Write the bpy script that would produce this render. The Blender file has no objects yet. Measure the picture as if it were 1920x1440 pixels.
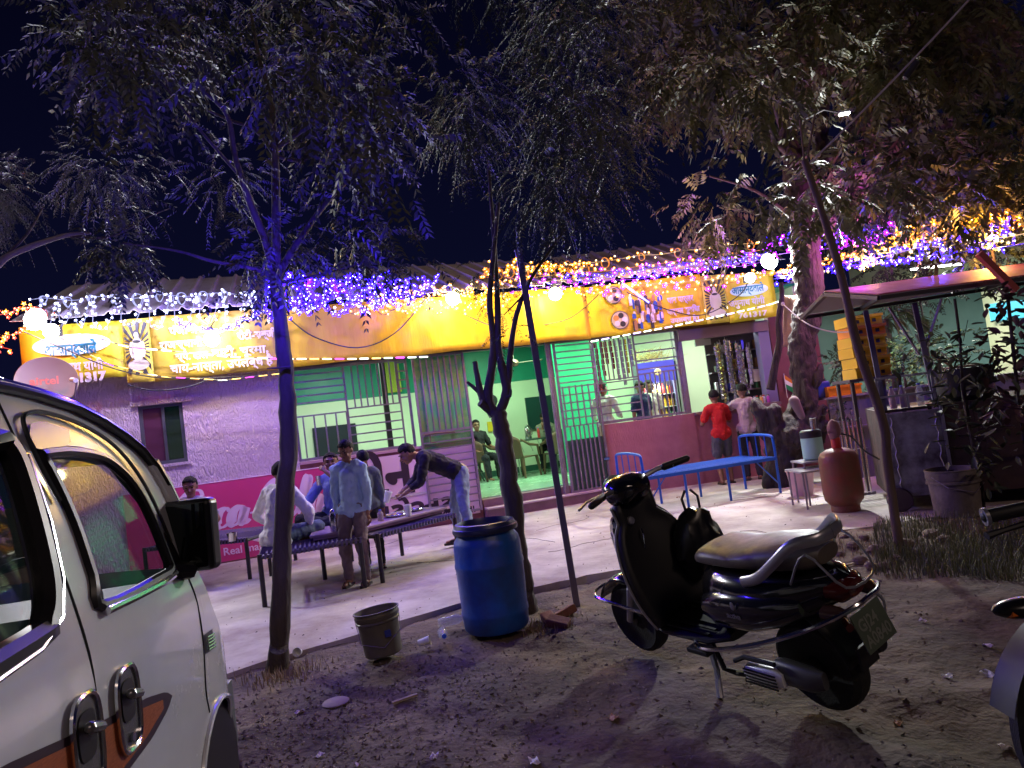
import bpy, math, random
import numpy as np
from mathutils import Vector, Matrix, Euler
import mathutils.noise as mn
sc = bpy.context.scene
R = random.Random(7)
rad = math.radians

# ---------------- camera ----------------
FOC, CH, ROLL, PITCH = 1331.0, 1.45, rad(7.4), rad(3.03)
cd = bpy.data.cameras.new('camera'); cam = bpy.data.objects.new('camera', cd); sc.collection.objects.link(cam); sc.camera = cam
cd.sensor_width = 36; cd.lens = 36*FOC/1920; cd.clip_end = 500; cd.clip_start = 0.03
_r = Vector((1, 0, 0)); _u = Vector((0, -math.sin(PITCH), math.cos(PITCH))); _f = Vector((0, math.cos(PITCH), math.sin(PITCH)))
RR = _r*math.cos(ROLL)-_u*math.sin(ROLL); UU = _r*math.sin(ROLL)+_u*math.cos(ROLL)
m = Matrix((RR, UU, -_f)).transposed().to_4x4(); m.translation = (0, 0, CH); cam.matrix_world = m

# ---------------- night sky, dim street glow, exposure ----------------
wd = bpy.data.worlds.new('World'); sc.world = wd; wd.use_nodes = True
nt = wd.node_tree; nt.nodes.clear()
wo = nt.nodes.new('ShaderNodeOutputWorld'); bg = nt.nodes.new('ShaderNodeBackground')
sky = nt.nodes.new('ShaderNodeTexSky'); sky.sky_type = 'NISHITA'; sky.sun_disc = False
sky.sun_elevation = rad(-6); sky.sun_rotation = rad(200)
tc = nt.nodes.new('ShaderNodeTexCoord'); sp = nt.nodes.new('ShaderNodeSeparateXYZ'); nt.links.new(tc.outputs['Generated'], sp.inputs[0])
rp = nt.nodes.new('ShaderNodeValToRGB'); nt.links.new(sp.outputs['Z'], rp.inputs[0])
rp.color_ramp.elements[0].color = (.0014, .0017, .0085, 1); rp.color_ramp.elements[0].position = .12
rp.color_ramp.elements[1].color = (.0003, .0003, .0022, 1); rp.color_ramp.elements[1].position = .62
mx = nt.nodes.new('ShaderNodeMixRGB'); mx.blend_type = 'ADD'; mx.inputs[0].default_value = .02
nt.links.new(rp.outputs[0], mx.inputs[1]); nt.links.new(sky.outputs[0], mx.inputs[2])
nt.links.new(mx.outputs[0], bg.inputs[0]); bg.inputs[1].default_value = 1.0; nt.links.new(bg.outputs[0], wo.inputs[0])
sl = bpy.data.lights.new('sun', 'SUN'); sl.energy = .14; sl.angle = rad(12); sl.color = (1, .74, .62)
so = bpy.data.objects.new('sun', sl); sc.collection.objects.link(so); so.rotation_euler = Vector((-.35, .72, -.60)).to_track_quat('-Z', 'Y').to_euler()
sc.view_settings.view_transform = 'Standard'; sc.view_settings.look = 'None'; sc.view_settings.gamma = 1; sc.view_settings.exposure = 1.2
sc.cycles.use_denoising = True
try: sc.cycles.denoiser = 'OPENIMAGEDENOISE'
except Exception: pass
sc.cycles.max_bounces = 6; sc.cycles.transparent_max_bounces = 12; sc.cycles.sample_clamp_indirect = 4

# ---------------- helpers ----------------
def ray(px, py): return RR*((px-960)/FOC)-UU*((py-720)/FOC)+_f
def G(px, py, z=0.0):
    d = ray(px, py); t = (z-CH)/d.z; return Vector((0, 0, CH))+d*t
def D(px, py, Y):
    d = ray(px, py); return Vector((0, 0, CH))+d*(Y/d.y)
WORLD = {}
def link(o): sc.collection.objects.link(o); return o
def tag(o, label=None, cat=None, group=None, kind=None):
    if label: o['label'] = label
    if cat: o['category'] = cat
    if group: o['group'] = group
    if kind: o['kind'] = kind
    return o
def thing(name, label, cat, loc=(0, 0, 0), rz=0.0, group=None, kind=None):
    o = link(bpy.data.objects.new(name, None)); o.location = loc; o.rotation_euler = (0, 0, rz); o.empty_display_size = .1
    WORLD[o.name] = Matrix.Translation(Vector(loc)) @ Matrix.Rotation(rz, 4, 'Z')
    return tag(o, label, cat, group, kind)
def copy_tree(o, parent=None):
    c = o.copy(); link(c)
    if parent is not None: c.parent = parent
    for ch in list(o.children): copy_tree(ch, c)
    return c
_mats = {}
def M(name, col=(.5, .5, .5), rough=.6, metal=0.0, emit=None, bump=None, var=None, spec=None, alpha=None, trans=None, coat=None, sub=None):
    if name in _mats: return _mats[name]
    mt = bpy.data.materials.new(name); mt.use_nodes = True; n = mt.node_tree; b = n.nodes['Principled BSDF']; _mats[name] = mt
    b.inputs['Base Color'].default_value = (*col, 1); b.inputs['Roughness'].default_value = rough; b.inputs['Metallic'].default_value = metal
    if spec is not None: b.inputs['Specular IOR Level'].default_value = spec
    if coat is not None: b.inputs['Coat Weight'].default_value = coat; b.inputs['Coat Roughness'].default_value = .06
    if alpha is not None: b.inputs['Alpha'].default_value = alpha
    if trans is not None: b.inputs['Transmission Weight'].default_value = trans
    if emit: b.inputs['Emission Color'].default_value = (*emit[0], 1); b.inputs['Emission Strength'].default_value = emit[1]
    if var or bump:
        t = n.nodes.new('ShaderNodeTexCoord')
    if var:
        # var = (scale, dark colour, amount, [stretch])
        mp = n.nodes.new('ShaderNodeMapping'); n.links.new(t.outputs['Object'], mp.inputs[0])
        if len(var) > 3: mp.inputs['Scale'].default_value = var[3]
        ns = n.nodes.new('ShaderNodeTexNoise'); ns.inputs['Scale'].default_value = var[0]; ns.inputs['Detail'].default_value = 7; ns.inputs['Roughness'].default_value = .65
        n.links.new(mp.outputs[0], ns.inputs[0])
        r = n.nodes.new('ShaderNodeValToRGB'); r.color_ramp.elements[0].position = .38; r.color_ramp.elements[1].position = .64
        r.color_ramp.elements[0].color = (*var[1], 1); r.color_ramp.elements[1].color = (*col, 1)
        mm = n.nodes.new('ShaderNodeMixRGB'); mm.inputs[0].default_value = var[2]; mm.inputs[1].default_value = (*col, 1)
        n.links.new(ns.outputs[0], r.inputs[0]); n.links.new(r.outputs[0], mm.inputs[2]); n.links.new(mm.outputs[0], b.inputs['Base Color'])
        ro = n.nodes.new('ShaderNodeMapRange'); n.links.new(ns.outputs[0], ro.inputs[0]); ro.inputs[1].default_value = .3; ro.inputs[2].default_value = .7
        ro.inputs[3].default_value = min(1, rough+.12); ro.inputs[4].default_value = max(.04, rough-.08); n.links.new(ro.outputs[0], b.inputs['Roughness'])
    if bump:
        mp = n.nodes.new('ShaderNodeMapping'); n.links.new(t.outputs['Object'], mp.inputs[0])
        if len(bump) > 3: mp.inputs['Scale'].default_value = bump[3]
        ns = n.nodes.new('ShaderNodeTexNoise'); ns.inputs['Scale'].default_value = bump[0]; ns.inputs['Detail'].default_value = 6
        if len(bump) > 4: ns.inputs['Distortion'].default_value = bump[4]
        n.links.new(mp.outputs[0], ns.inputs[0]); bp = n.nodes.new('ShaderNodeBump')
        bp.inputs['Strength'].default_value = bump[1]; bp.inputs['Distance'].default_value = bump[2]
        n.links.new(ns.outputs[0], bp.inputs['Height']); n.links.new(bp.outputs[0], b.inputs['Normal'])
    return mt
def glow(name, col, s):
    mt = M(name, (.02, .02, .02), .5, emit=(col, s))
    try: mt.cycles.emission_sampling = 'NONE'
    except Exception: pass
    return mt
class MB:
    def __init__(s): s.v = []; s.f = []
    def add(s, vs, fs):
        k = len(s.v); s.v += [tuple(p) for p in vs]; s.f += [tuple(i+k for i in f) for f in fs]; return s
    def box(s, a, b):
        x0, y0, z0 = a; x1, y1, z1 = b
        return s.add([(x0, y0, z0), (x1, y0, z0), (x1, y1, z0), (x0, y1, z0), (x0, y0, z1), (x1, y0, z1), (x1, y1, z1), (x0, y1, z1)],
                     [(0, 3, 2, 1), (4, 5, 6, 7), (0, 1, 5, 4), (1, 2, 6, 5), (2, 3, 7, 6), (3, 0, 4, 7)])
    def beam(s, p, q, w, h=None, up=(0, 0, 1)):
        h = h or w; p = Vector(p); q = Vector(q); d = (q-p).normalized(); up = Vector(up)
        if abs(d.dot(up)) > .98: up = Vector((0, 1, 0))
        a = d.cross(up).normalized()*(w/2); b = a.cross(d).normalized()*(h/2)
        return s.add([p-a-b, p+a-b, p+a+b, p-a+b, q-a-b, q+a-b, q+a+b, q-a+b],
                     [(0, 1, 2, 3), (7, 6, 5, 4), (0, 4, 5, 1), (1, 5, 6, 2), (2, 6, 7, 3), (3, 7, 4, 0)])
    def tube(s, pts, r, n=8, close=False, flat=None):
        pts = [Vector(p) for p in pts]; N = len(pts); rs = r if isinstance(r, (list, tuple)) else [r]*N
        vs = []; up = None
        for i, p in enumerate(pts):
            if close: t = pts[(i+1) % N]-pts[i-1]
            else: t = pts[min(i+1, N-1)]-pts[max(i-1, 0)]
            t = t.normalized() if t.length > 1e-9 else Vector((0, 0, 1))
            if up is None: up = Vector((0, 0, 1)) if abs(t.z) < .9 else Vector((1, 0, 0))
            a = t.cross(up)
            if a.length < 1e-5: a = t.cross(Vector((.3, 1, .2)))
            a.normalize(); b = a.cross(t).normalized(); up = b
            fa, fb = flat if flat else (1, 1)
            for k in range(n):
                w = 2*math.pi*k/n; vs.append(p+(a*math.cos(w)*fa+b*math.sin(w)*fb)*rs[i])
        fs = []
        for i in range(N if close else N-1):
            j = (i+1) % N
            for k in range(n): fs.append((i*n+k, i*n+(k+1) % n, j*n+(k+1) % n, j*n+k))
        if not close: fs.append(tuple(range(n))[::-1]); fs.append(tuple((N-1)*n+k for k in range(n)))
        return s.add(vs, fs)
    def lathe(s, prof, c=(0, 0, 0), n=24, ax=None):
        mt = Matrix.Translation(Vector(c)) @ (Vector((0, 0, 1)).rotation_difference(Vector(ax)).to_matrix().to_4x4() if ax is not None else Matrix())
        vs = [mt @ Vector((r*math.cos(2*math.pi*k/n), r*math.sin(2*math.pi*k/n), z)) for r, z in prof for k in range(n)]
        fs = [(i*n+k, i*n+(k+1) % n, (i+1)*n+(k+1) % n, (i+1)*n+k) for i in range(len(prof)-1) for k in range(n)]
        if prof[0][0] > 1e-4: fs.append(tuple(range(n))[::-1])
        if prof[-1][0] > 1e-4: fs.append(tuple((len(prof)-1)*n+k for k in range(n)))
        return s.add(vs, fs)
    def ell(s, c, r, n=12, mt=None):
        if not isinstance(r, (tuple, list)): r = (r, r, r)
        m2 = max(4, n//2); vs = [Vector((0, 0, -r[2]))]
        for i in range(1, m2):
            th = math.pi*i/m2-math.pi/2
            for k in range(n): vs.append(Vector((r[0]*math.cos(th)*math.cos(2*math.pi*k/n), r[1]*math.cos(th)*math.sin(2*math.pi*k/n), r[2]*math.sin(th))))
        vs.append(Vector((0, 0, r[2]))); L = len(vs)-1
        fs = [(0, 1+(k+1) % n, 1+k) for k in range(n)]
        for i in range(m2-2):
            a = 1+i*n; b = a+n; fs += [(a+k, a+(k+1) % n, b+(k+1) % n, b+k) for k in range(n)]
        a = 1+(m2-2)*n; fs += [(a+k, a+(k+1) % n, L) for k in range(n)]
        mt3 = mt if mt is not None else Matrix.Identity(3)
        return s.add([mt3 @ v+Vector(c) for v in vs], fs)
    def cap(s, p, q, r1, r2=None, n=10, flat=None):
        r2 = r1 if r2 is None else r2; p = Vector(p); q = Vector(q); d = q-p; L = d.length
        if L < 1e-6: return s.ell(p, r1, n)
        d /= L; pts = []; rs = []
        for k in range(5): a = math.pi/2*k/4; pts.append(p-d*r1*math.cos(a)); rs.append(max(1e-3, r1*math.sin(a)))
        for k in range(5): a = math.pi/2*k/4; pts.append(q+d*r2*math.sin(a)); rs.append(max(1e-3, r2*math.cos(a)))
        return s.tube(pts, rs, n, flat=flat)
    def ext(s, outl, vec, tri=None):
        n = len(outl); v = [Vector(p) for p in outl]; vec = Vector(vec)
        fs = [tuple(range(n))[::-1], tuple(range(n, 2*n))]+[(i, (i+1) % n, n+(i+1) % n, n+i) for i in range(n)]
        return s.add(v+[p+vec for p in v], fs)
    def grid(s, fn, nu, nv):
        vs = [fn(i/nu, j/nv) for j in range(nv+1) for i in range(nu+1)]
        fs = [(j*(nu+1)+i, j*(nu+1)+i+1, (j+1)*(nu+1)+i+1, (j+1)*(nu+1)+i) for j in range(nv) for i in range(nu)]
        return s.add(vs, fs)
    def xf(s, mt): s.v = [tuple(mt @ Vector(p)) for p in s.v]; return s
    def mesh(s, name, mat, smooth=False):
        me = bpy.data.meshes.new(name); me.from_pydata(s.v, [], s.f)
        if mat: me.materials.append(mat)
        if smooth: me.polygons.foreach_set('use_smooth', [True]*len(me.polygons))
        me.update(); return me
    def b(s, name, mat, parent=None, smooth=False, world=False, label=None, cat=None, group=None, kind=None, fix=False):
        if world and parent is not None:
            p = parent
            while p.parent is not None: p = p.parent
            inv = WORLD[p.name].inverted(); s.xf(inv)
        me = s.mesh(name, mat, smooth)
        if fix:
            import bmesh
            bm = bmesh.new(); bm.from_mesh(me); bmesh.ops.recalc_face_normals(bm, faces=bm.faces); bm.to_mesh(me); bm.free()
        o = link(bpy.data.objects.new(name, me))
        if parent is not None: o.parent = parent
        if smooth:
            me.set_sharp_from_angle(angle=rad(38)) if hasattr(me, 'set_sharp_from_angle') else None
        return tag(o, label, cat, group, kind)
def bev(o, w=.004, seg=2):
    md = o.modifiers.new('bevel', 'BEVEL'); md.width = w; md.segments = seg; md.limit_method = 'ANGLE'; return o
def inst(name, me, parent, loc=(0, 0, 0), rot=(0, 0, 0), scale=(1, 1, 1), **k):
    o = link(bpy.data.objects.new(name, me)); o.parent = parent; o.location = loc; o.rotation_euler = rot; o.scale = scale
    return tag(o, **k) if k else o
def text(body, size, mat, parent, loc, rot=(math.pi/2, 0, 0), offset=0.0, sx=1.0, align='LEFT', name='lettering', shear=0.0, ext=.0015):
    f = bpy.data.curves.new(name, 'FONT'); f.body = body; f.size = size; f.offset = offset; f.align_x = align; f.shear = shear; f.extrude = ext
    f.materials.append(mat); f.resolution_u = 3
    o = link(bpy.data.objects.new(name, f)); o.parent = parent; o.location = loc; o.rotation_euler = rot; o.scale = (sx, 1, 1); return o
def sag(p, q, d, n=16):
    p = Vector(p); q = Vector(q); return [p.lerp(q, t/n)-Vector((0, 0, d*4*(t/n)*(1-t/n))) for t in range(n+1)]
def smoothpts(P, k=6):
    P = [Vector(p) for p in P]; out = []
    for i in range(len(P)-1):
        a, b, c, d = P[max(i-1, 0)], P[i], P[i+1], P[min(i+2, len(P)-1)]
        for j in range(k):
            t = j/k; out.append(.5*((2*b)+(c-a)*t+(2*a-5*b+4*c-d)*t*t+(3*b-a-3*c+d)*t*t*t))
    out.append(P[-1]); return out
def lamp(name, loc, power, col, size=.08, kind='POINT', parent=None, rot=None):
    l = bpy.data.lights.new(name, kind); l.energy = power; l.color = col
    if kind == 'AREA': l.size = size
    else: l.shadow_soft_size = size
    o = link(bpy.data.objects.new(name, l)); o.location = loc
    if rot: o.rotation_euler = rot
    if parent is not None: o.parent = parent
    return o

# wall frames of the building: x along the facade, y into the building, z up
A1, A2 = rad(18), rad(4)
O1, O2 = Vector((-3.96, 10.26, 0)), Vector((1.29, 11.97, 0))
def hit(O, A, px, py, n=0.0):
    nrm = Vector((-math.sin(A), math.cos(A), 0)); ux = Vector((math.cos(A), math.sin(A), 0)); c = Vector((0, 0, CH)); d = ray(px, py)
    t = ((O+nrm*n-c).dot(nrm))/d.dot(nrm); p = c+d*t; return Vector(((p-O).dot(ux), n, p.z))
def w1(px, py, n=0.0): return hit(O1, A1, px, py, n)
def w2(px, py, n=0.0): return hit(O2, A2, px, py, n)
# ---------------- ground ----------------
def nz(x, y, s, z=0): return mn.fractal(Vector((x*s, y*s, z)), 1.0, 2.0, 4)
def dirt_z(x, y):
    h = .05*nz(x, y, .5, 3)+.026*nz(x, y, 2.2, 9)+.010*nz(x, y, 7, 1)
    d = slab_front(x)-y            # positive in front of the slab
    if d > 0: h += -.02-.0*d
    else: h = min(h, 0)-.12
    if d > 0 and x > .2: h += .06*math.exp(-((d-.35)/.4)**2)*min(1, (x-.2)/.8)
    return h-.02
EDGE = [(-9, 3.4), (-3.3, 4.4), (-2.18, 4.95), (-.69, 6.02), (.44, 6.43), (2.78, 6.94), (4.2, 7.05), (7, 7.5), (16, 8.6)]
def slab_front(x):
    for (a, b), (c, d) in zip(EDGE, EDGE[1:]):
        if x <= c: return b+(d-b)*(x-a)/(c-a) if x > a else b
    return EDGE[-1][1]
dirt = M('dirt', (.165, .108, .078), .95, var=(1.4, (.062, .042, .034), .95), bump=(30, .6, .02))
conc = M('concrete', (.60, .54, .50), .85, var=(.9, (.27, .20, .195), .9), bump=(14, .45, .012))
xs = np.concatenate([np.linspace(-40, -3, 22)[:-1], np.linspace(-3, 4.6, 270), np.linspace(4.6, 40, 26)[1:]])
ys = np.concatenate([np.linspace(-12, .6, 10)[:-1], np.linspace(.6, 7.6, 250), np.linspace(7.6, 80, 16)[1:]])
vs = [(float(x), float(y), dirt_z(x, y)) for y in ys for x in xs]; nx = len(xs)
fs = [(j*nx+i, j*nx+i+1, (j+1)*nx+i+1, (j+1)*nx+i) for j in range(len(ys)-1) for i in range(nx-1)]
MB().add(vs, fs).b('dirt_ground', dirt, smooth=True, kind='structure')
# paved forecourt: a concrete sheet with a broken front edge
pts = []
for i in range(len(EDGE)-1):
    (a, b), (c, d) = EDGE[i], EDGE[i+1]; k = max(2, int((c-a)/.12))
    for t in range(k): x = a+(c-a)*t/k; pts.append((x, b+(d-b)*t/k+.06*nz(x, b, 3)+.02*R.uniform(-1, 1)))
pts.append(EDGE[-1]); n = len(pts); NY = 10
fc = MB(); vv = []
for j in range(NY+1):
    for x, y in pts:
        yb = 20.0; t = (j/NY)**1.6; Y = y+(yb-y)*t; vv.append((x, Y, .004*nz(x, Y, 1.3)))
ff = [(j*n+i, j*n+i+1, (j+1)*n+i+1, (j+1)*n+i) for j in range(NY) for i in range(n-1)]
vv += [(x, y, -.16) for x, y in pts]; b0 = (NY+1)*n
ff += [(b0+i, b0+i+1, i+1, i) for i in range(n-1)]
fc.add(vv, ff).b('concrete_forecourt', conc, kind='structure')
# expansion joints and cracks in the slab are thin dark grooves laid as real strips
ck = MB()
for k in range(9):
    x = R.uniform(-3, 3.6); y = R.uniform(7.2, 10.5); p = [(x, y, .003)]; a = R.uniform(-.5, .6)
    for t in range(R.randint(5, 14)): a += R.uniform(-.6, .6); x += .09*math.cos(a); y += .09*math.sin(a); p.append((x, y, .003))
    ck.tube(p, .004, 4, flat=(1, .5))
ck.b('pavement_crack', M('crack', (.09, .07, .07), 1), kind='stuff')

# ---------------- main building ----------------
plaster = M('plaster', (.62, .47, .56), .8, bump=(16, 1.0, .045, (1.6, 1, .7), 1.2), var=(1.1, (.46, .33, .42), .6))
redtile = M('red_laminate', (.36, .13, .17), .45, bump=(26, .45, .012, (2.2, 1, .35)), var=(5, (.27, .09, .12), .6))
maroon = M('maroon_paint', (.22, .07, .09), .6, var=(3, (.12, .04, .05), .6))
steel = M('grille_paint', (.27, .22, .30), .42, .35, var=(9, (.16, .11, .13), .6))
inwall = M('interior_wall', (.64, .76, .55), .7, var=(.8, (.54, .66, .46), .5))
ingreen = M('interior_green', (.01, .26, .16), .45, var=(1.0, (.008, .19, .12), .5))
floorg = M('interior_floor', (.30, .52, .36), .22, var=(2, (.24, .42, .30), .6))
dark = M('dark_recess', (.015, .02, .025), .35)
bld = thing('roadside_restaurant', 'long single storey roadside eatery with corrugated roof, lilac plaster wall and barred green dining hall', 'building', O1, A1)
def w1b(name, mt, boxes, par=bld, **k):
    m_ = MB()
    for a, b in boxes: m_.box(a, b)
    return m_.b(name, mt, par, **k)
TOP = 3.5
# solid left wall around its window
w1b('plaster_wall', plaster, [((-2.5, 0, -.1), (-1.32, .2, TOP)), ((-1.32, 0, -.1), (-.75, .2, 1.49)), ((-1.32, 0, 2.33), (-.75, .2, TOP)), ((-.75, 0, -.1), (.74, .2, TOP))])
w1b('window_lintel', plaster, [((-1.40, -.05, 2.335), (-.60, -.001, 2.40))])
wn = w1b('window_frame', M('window_frame', (.10, .10, .12), .4, .3), [((-1.32, .03, 1.49), (-1.27, .09, 2.33)), ((-.80, .03, 1.49), (-.75, .09, 2.33)), ((-1.27, .03, 1.49), (-.80, .09, 1.54)), ((-1.27, .03, 2.29), (-.80, .09, 2.33)), ((-1.03, .025, 1.54), (-.995, .095, 2.29))])
MB().box((-1.27, .05, 1.54), (-1.03, .06, 2.29)).b('shutter_pane', M('maroon_glass', (.10, .03, .06), .25), wn)
MB().box((-.995, .055, 1.54), (-.80, .06, 2.29)).b('glass_pane', M('clear_glass', (.015, .02, .02), .04, alpha=.75), wn)
w1b('window_sill', plaster, [((-1.36, -.03, 1.45), (-.71, -.001, 1.487))])
# low wall under the grilles, cap, and the right side
w1b('parapet', maroon, [((.74, .0, -.1), (3.42, .18, 1.22))])
w1b('parapet_cap', M('pink_cap', (.45, .25, .33), .6), [((.742, -.03, 1.222), (3.42, .21, 1.262))])
w1b('lintel_beam', M('dark_beam', (.10, .07, .10), .6), [((.742, .02, 2.66), (5.5, .16, 3.46))])
# hall interior
hall = w1b('hall_back_wall', inwall, [((-2.4, 4.3, .25), (10.5, 4.45, 2.35))])
w1b('hall_upper_wall', ingreen, [((-2.4, 4.295, 2.353), (10.5, 4.45, 4.1))])
w1b('wall_skirting', M('skirting', (.02, .08, .06), .4), [((-2.4, 4.27, .30), (10.5, 4.298, .43))])
w1b('hall_side_wall', inwall, [((-2.48, .21, -.1), (-2.38, 4.29, 3.5))])
w1b('hall_floor', floorg, [((-2.37, .19, -.08), (9.3, 4.26, .30))])
w1b('hall_ceiling', ingreen, [((-2.45, .22, 3.5), (9.2, 4.28, 3.54))])
w1b('door_step', M('step_stone', (.20, .10, .13), .5, var=(6, (.12, .06, .08), .6)), [((3.43, -.22, -.1), (5.5, .185, .14)), ((3.43, -.02, .142), (5.5, .186, .285))])
w1b('step_nosing', M('step_edge', (.42, .28, .34), .5), [((3.43, -.25, .142), (5.5, -.03, .165))])
w1b('rear_window', M('blackboard_green', (.012, .05, .045), .3), [((5.81, 4.24, 1.22), (6.45, 4.29, 1.95))])
w1b('rear_window', M('dark_pane', (.02, .028, .03), .3), [((1.12, 4.24, 1.15), (2.0, 4.29, 1.85))])
w1b('yellow_poster', M('yellow_paper', (.75, .55, .02), .6), [((4.86, 4.26, 1.30), (5.02, 4.293, 1.52)), ])
w1b('calendar', M('yellow_paper2', (.7, .6, .1), .6), [((4.9, 4.25, 1.78), (5.1, 4.292, 1.86))])
w1b('yellow_lit_panel', M('yellow_lit_panel', (.35, .42, .05), .25, bump=(20, .6, .03)), [((2.75, 4.22, 2.40), (3.05, 4.28, 3.3))])  # green panel with the yellowish light on it put into its colour
clock = MB().lathe([(0, 0), (.12, 0), (.13, .03), (.0, .032)], (5.02, 4.25, 1.98), 20, (0, -1, 0)).b('wall_clock', M('clock_black', (.02, .03, .03), .3), bld)
MB().lathe([(0, 0), (.03, 0), (.03, .006), (0, .006)], (5.02, 4.215, 1.98), 12, (0, -1, 0)).b('clock_hand', M('white_paint', (.7, .7, .7), .5), clock)
for u, y in ((2.32, 1.6), (3.05, 2.2), (4.0, 4.0)):
    MB().box((u-.045, y-.045, .3), (u+.045, y+.045, 3.49)).b('hall_post', M('post_brown', (.06, .05, .05), .5), bld)
# corrugated roof sheets
roofm = M('corrugated_steel', (.72, .70, .72), .5, .1, var=(1.5, (.33, .26, .24), .7, (1, .25, 1)))
def roof(name, O, A, u0, u1):
    t = thing(name, {'a': 'corrugated steel roof over the left wall and dining hall of the eatery', 'b': 'corrugated steel roof over the snack counter end of the eatery'}[name[-1]], 'roof', O, A) if False else None
    par = bld
    k = 0
    u = u0
    while u < u1-.01:
        w = min(1.0, u1-u); mb = MB(); nn = max(4, int(w/.03))
        def fn(a, b, u=u, w=w):
            uu = u+w*a; ph = (uu % .30)/.30; rib = .045 if ph < .16 else (.0 if ph > .28 else .045*(1-(ph-.16)/.12))
            y = -.42+b*3.2; return P2(O, A, (uu, y, 3.56+.39*(y+.42)*.98/1.0*.98+rib+.004*(k % 2)))
        for sgn in (0,): mb.grid(fn, nn, 3)
        o = mb.b('roof_sheet', roofm, par, world=True); sm = o.modifiers.new('thick', 'SOLIDIFY'); sm.thickness = .004
        u += w; k += 1
def P2(O, A, p): x, y, z = p; return Vector(O)+Vector((x*math.cos(A)-y*math.sin(A), x*math.sin(A)+y*math.cos(A), z))
roof('roof_a', O1, A1, -2.62, 5.5); roof('roof_b', O2, A2, 0.0, 3.5)
# second frame: the counter end
bl2 = thing('snack_counter_wing', 'right end of the eatery with red laminate low wall and open snack counter', 'building', O2, A2)
def w2b(name, mt, boxes, **k):
    m_ = MB()
    for a, b in boxes: m_.box(a, b)
    return m_.b(name, mt, bl2, **k)
w2b('low_wall', redtile, [((.10, 0, -.1), (1.72, .18, 1.2))])
w2b('low_wall', redtile, [((1.722, .02, -.1), (3.25, .2, 1.16))])
w2b('counter_top', M('counter_stone', (.18, .12, .13), .3), [((1.724, -.08, 1.163), (3.22, .4, 1.21))])
w2b('end_pillar', M('pillar_paint', (.17, .15, .27), .4), [((3.03, .0, 1.215), (3.22, .2, 2.62))])
w2b('wing_wall', M('wing_red', (.20, .055, .07), .6, var=(2, (.12, .03, .045), .6)), [((3.26, .05, -.1), (4.1, .2, 2.9))])
w2b('fascia', M('fascia_brown', (.16, .06, .06), .6), [((1.60, .02, 2.45), (3.02, .16, 2.9)), ((.0, .02, 2.68), (1.59, .16, 2.9))])
w2b('shutter_box', M('shutter_box', (.20, .11, .13), .5), [((1.62, -.06, 2.44), (3.2, .015, 2.62))])
w2b('counter_post', steel, [((1.60, -.0, 1.21), (1.68, .08, 2.66))])
w2b('counter_wing_floor', floorg, [((2.4, .21, -.08), (4.1, 4.1, .28))])
w2b('side_partition', M('partition_white', (.62, .68, .58), .7), [((3.9, .3, .3), (4.0, 4.1, 3.3))])
w2b('counter_ceiling', ingreen, [((2.3, .25, 3.2), (4.0, 4.1, 3.24))])
w2b('green_screen_wall', M('green_lit_wall', (.025, .50, .24), .5, var=(4, (.02, .38, .18), .5)), [((w2(1046, 740, 2.2).x, 2.2, .32), (.75, 2.28, 3.1))])  # the green lamp's light is put into this wall colour
w2b('back_wall_panel', inwall, [((.76, 2.6, .32), (3.0, 2.7, 3.2))])
w2b('wall_pipe_post', M('grey_post', (.22, .22, .22), .6), [((2.02, 1.6, .3), (2.16, 1.72, 3.1))])

# ---- grille bars: one object each, sharing unit meshes ----
barv = MB().box((-.011, -.011, 0), (.011, .011, 1)).mesh('bar_upright', steel)
barh = MB().box((0, -.011, -.011), (1, .011, .011)).mesh('bar_cross', steel)
def vbars(par, u0, u1, n, z0, z1, y, ends=True):
    for i in range(n):
        u = u0+(u1-u0)*(i/(n-1) if ends else (i+1)/(n+1)); inst('bar', barv, par, (u, y, z0), (0, 0, 0), (1, 1, z1-z0))
def hbars(par, z0, z1, n, u0, u1, y, ends=True):
    for i in range(n):
        z = z0+(z1-z0)*(i/(n-1) if ends else (i+1)/(n+1)); inst('bar', barh, par, (u0, y, z), (0, 0, 0), (u1-u0, 1, 1))
def frame(par, u0, u1, z0, z1, y, w=.045):
    f = MB().box((u0, y-.02, z0), (u0+w, y+.02, z1)).box((u1-w, y-.02, z0), (u1, y+.02, z1)).box((u0+w, y-.02, z0), (u1-w, y+.02, z0+w)).box((u0+w, y-.02, z1-w), (u1-w, y+.02, z1))
    return f.b('grille_frame', steel, par)
g1 = thing('window_grille', 'wide steel bar grille of mixed upright and level bars above the cola advert', 'grille', O1, A1)
frame(g1, .74, 2.50, 1.265, 2.66, .05, .04)
hbars(g1, 2.02, 2.66, 5, .78, 1.50, .06, False); vbars(g1, .86, 1.50, 5, 1.31, 1.92, .06)
inst('bar', barh, g1, (.78, .06, 1.93), (0, 0, 0), (.72, 1, 1)); inst('bar', barv, g1, (1.52, .06, 1.3), (0, 0, 0), (1.4, 1.4, 1.32))
vbars(g1, 1.55, 2.42, 8, 1.98, 2.62, .085, False); hbars(g1, 1.30, 1.97, 6, 1.53, 2.34, .085)
inst('bar', barv, g1, (2.34, .08, 1.3), (0, 0, 0), (1.2, 1.2, 1.32)); hbars(g1, 2.05, 2.6, 5, 2.35, 2.46, .08)
def leaf(label, u0, u1, z0, z1):
    t = thing('steel_gate', label, 'gate', O1, A1, 'steel bar gate leaves at the hall door'); frame(t, u0, u1, z0, z1, -.05, .035); return t
gl = leaf('left gate leaf half covered in translucent green sheet, beside the grille', 2.56, 3.40, .14, 2.66)
vbars(gl, 2.6, 3.36, 7, 1.46, 2.63, -.06, False); inst('bar', barh, gl, (2.58, -.06, 1.45), (0, 0, 0), (.8, 1, 1.6)); hbars(gl, .3, 1.4, 11, 2.59, 3.37, -.06)
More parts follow.
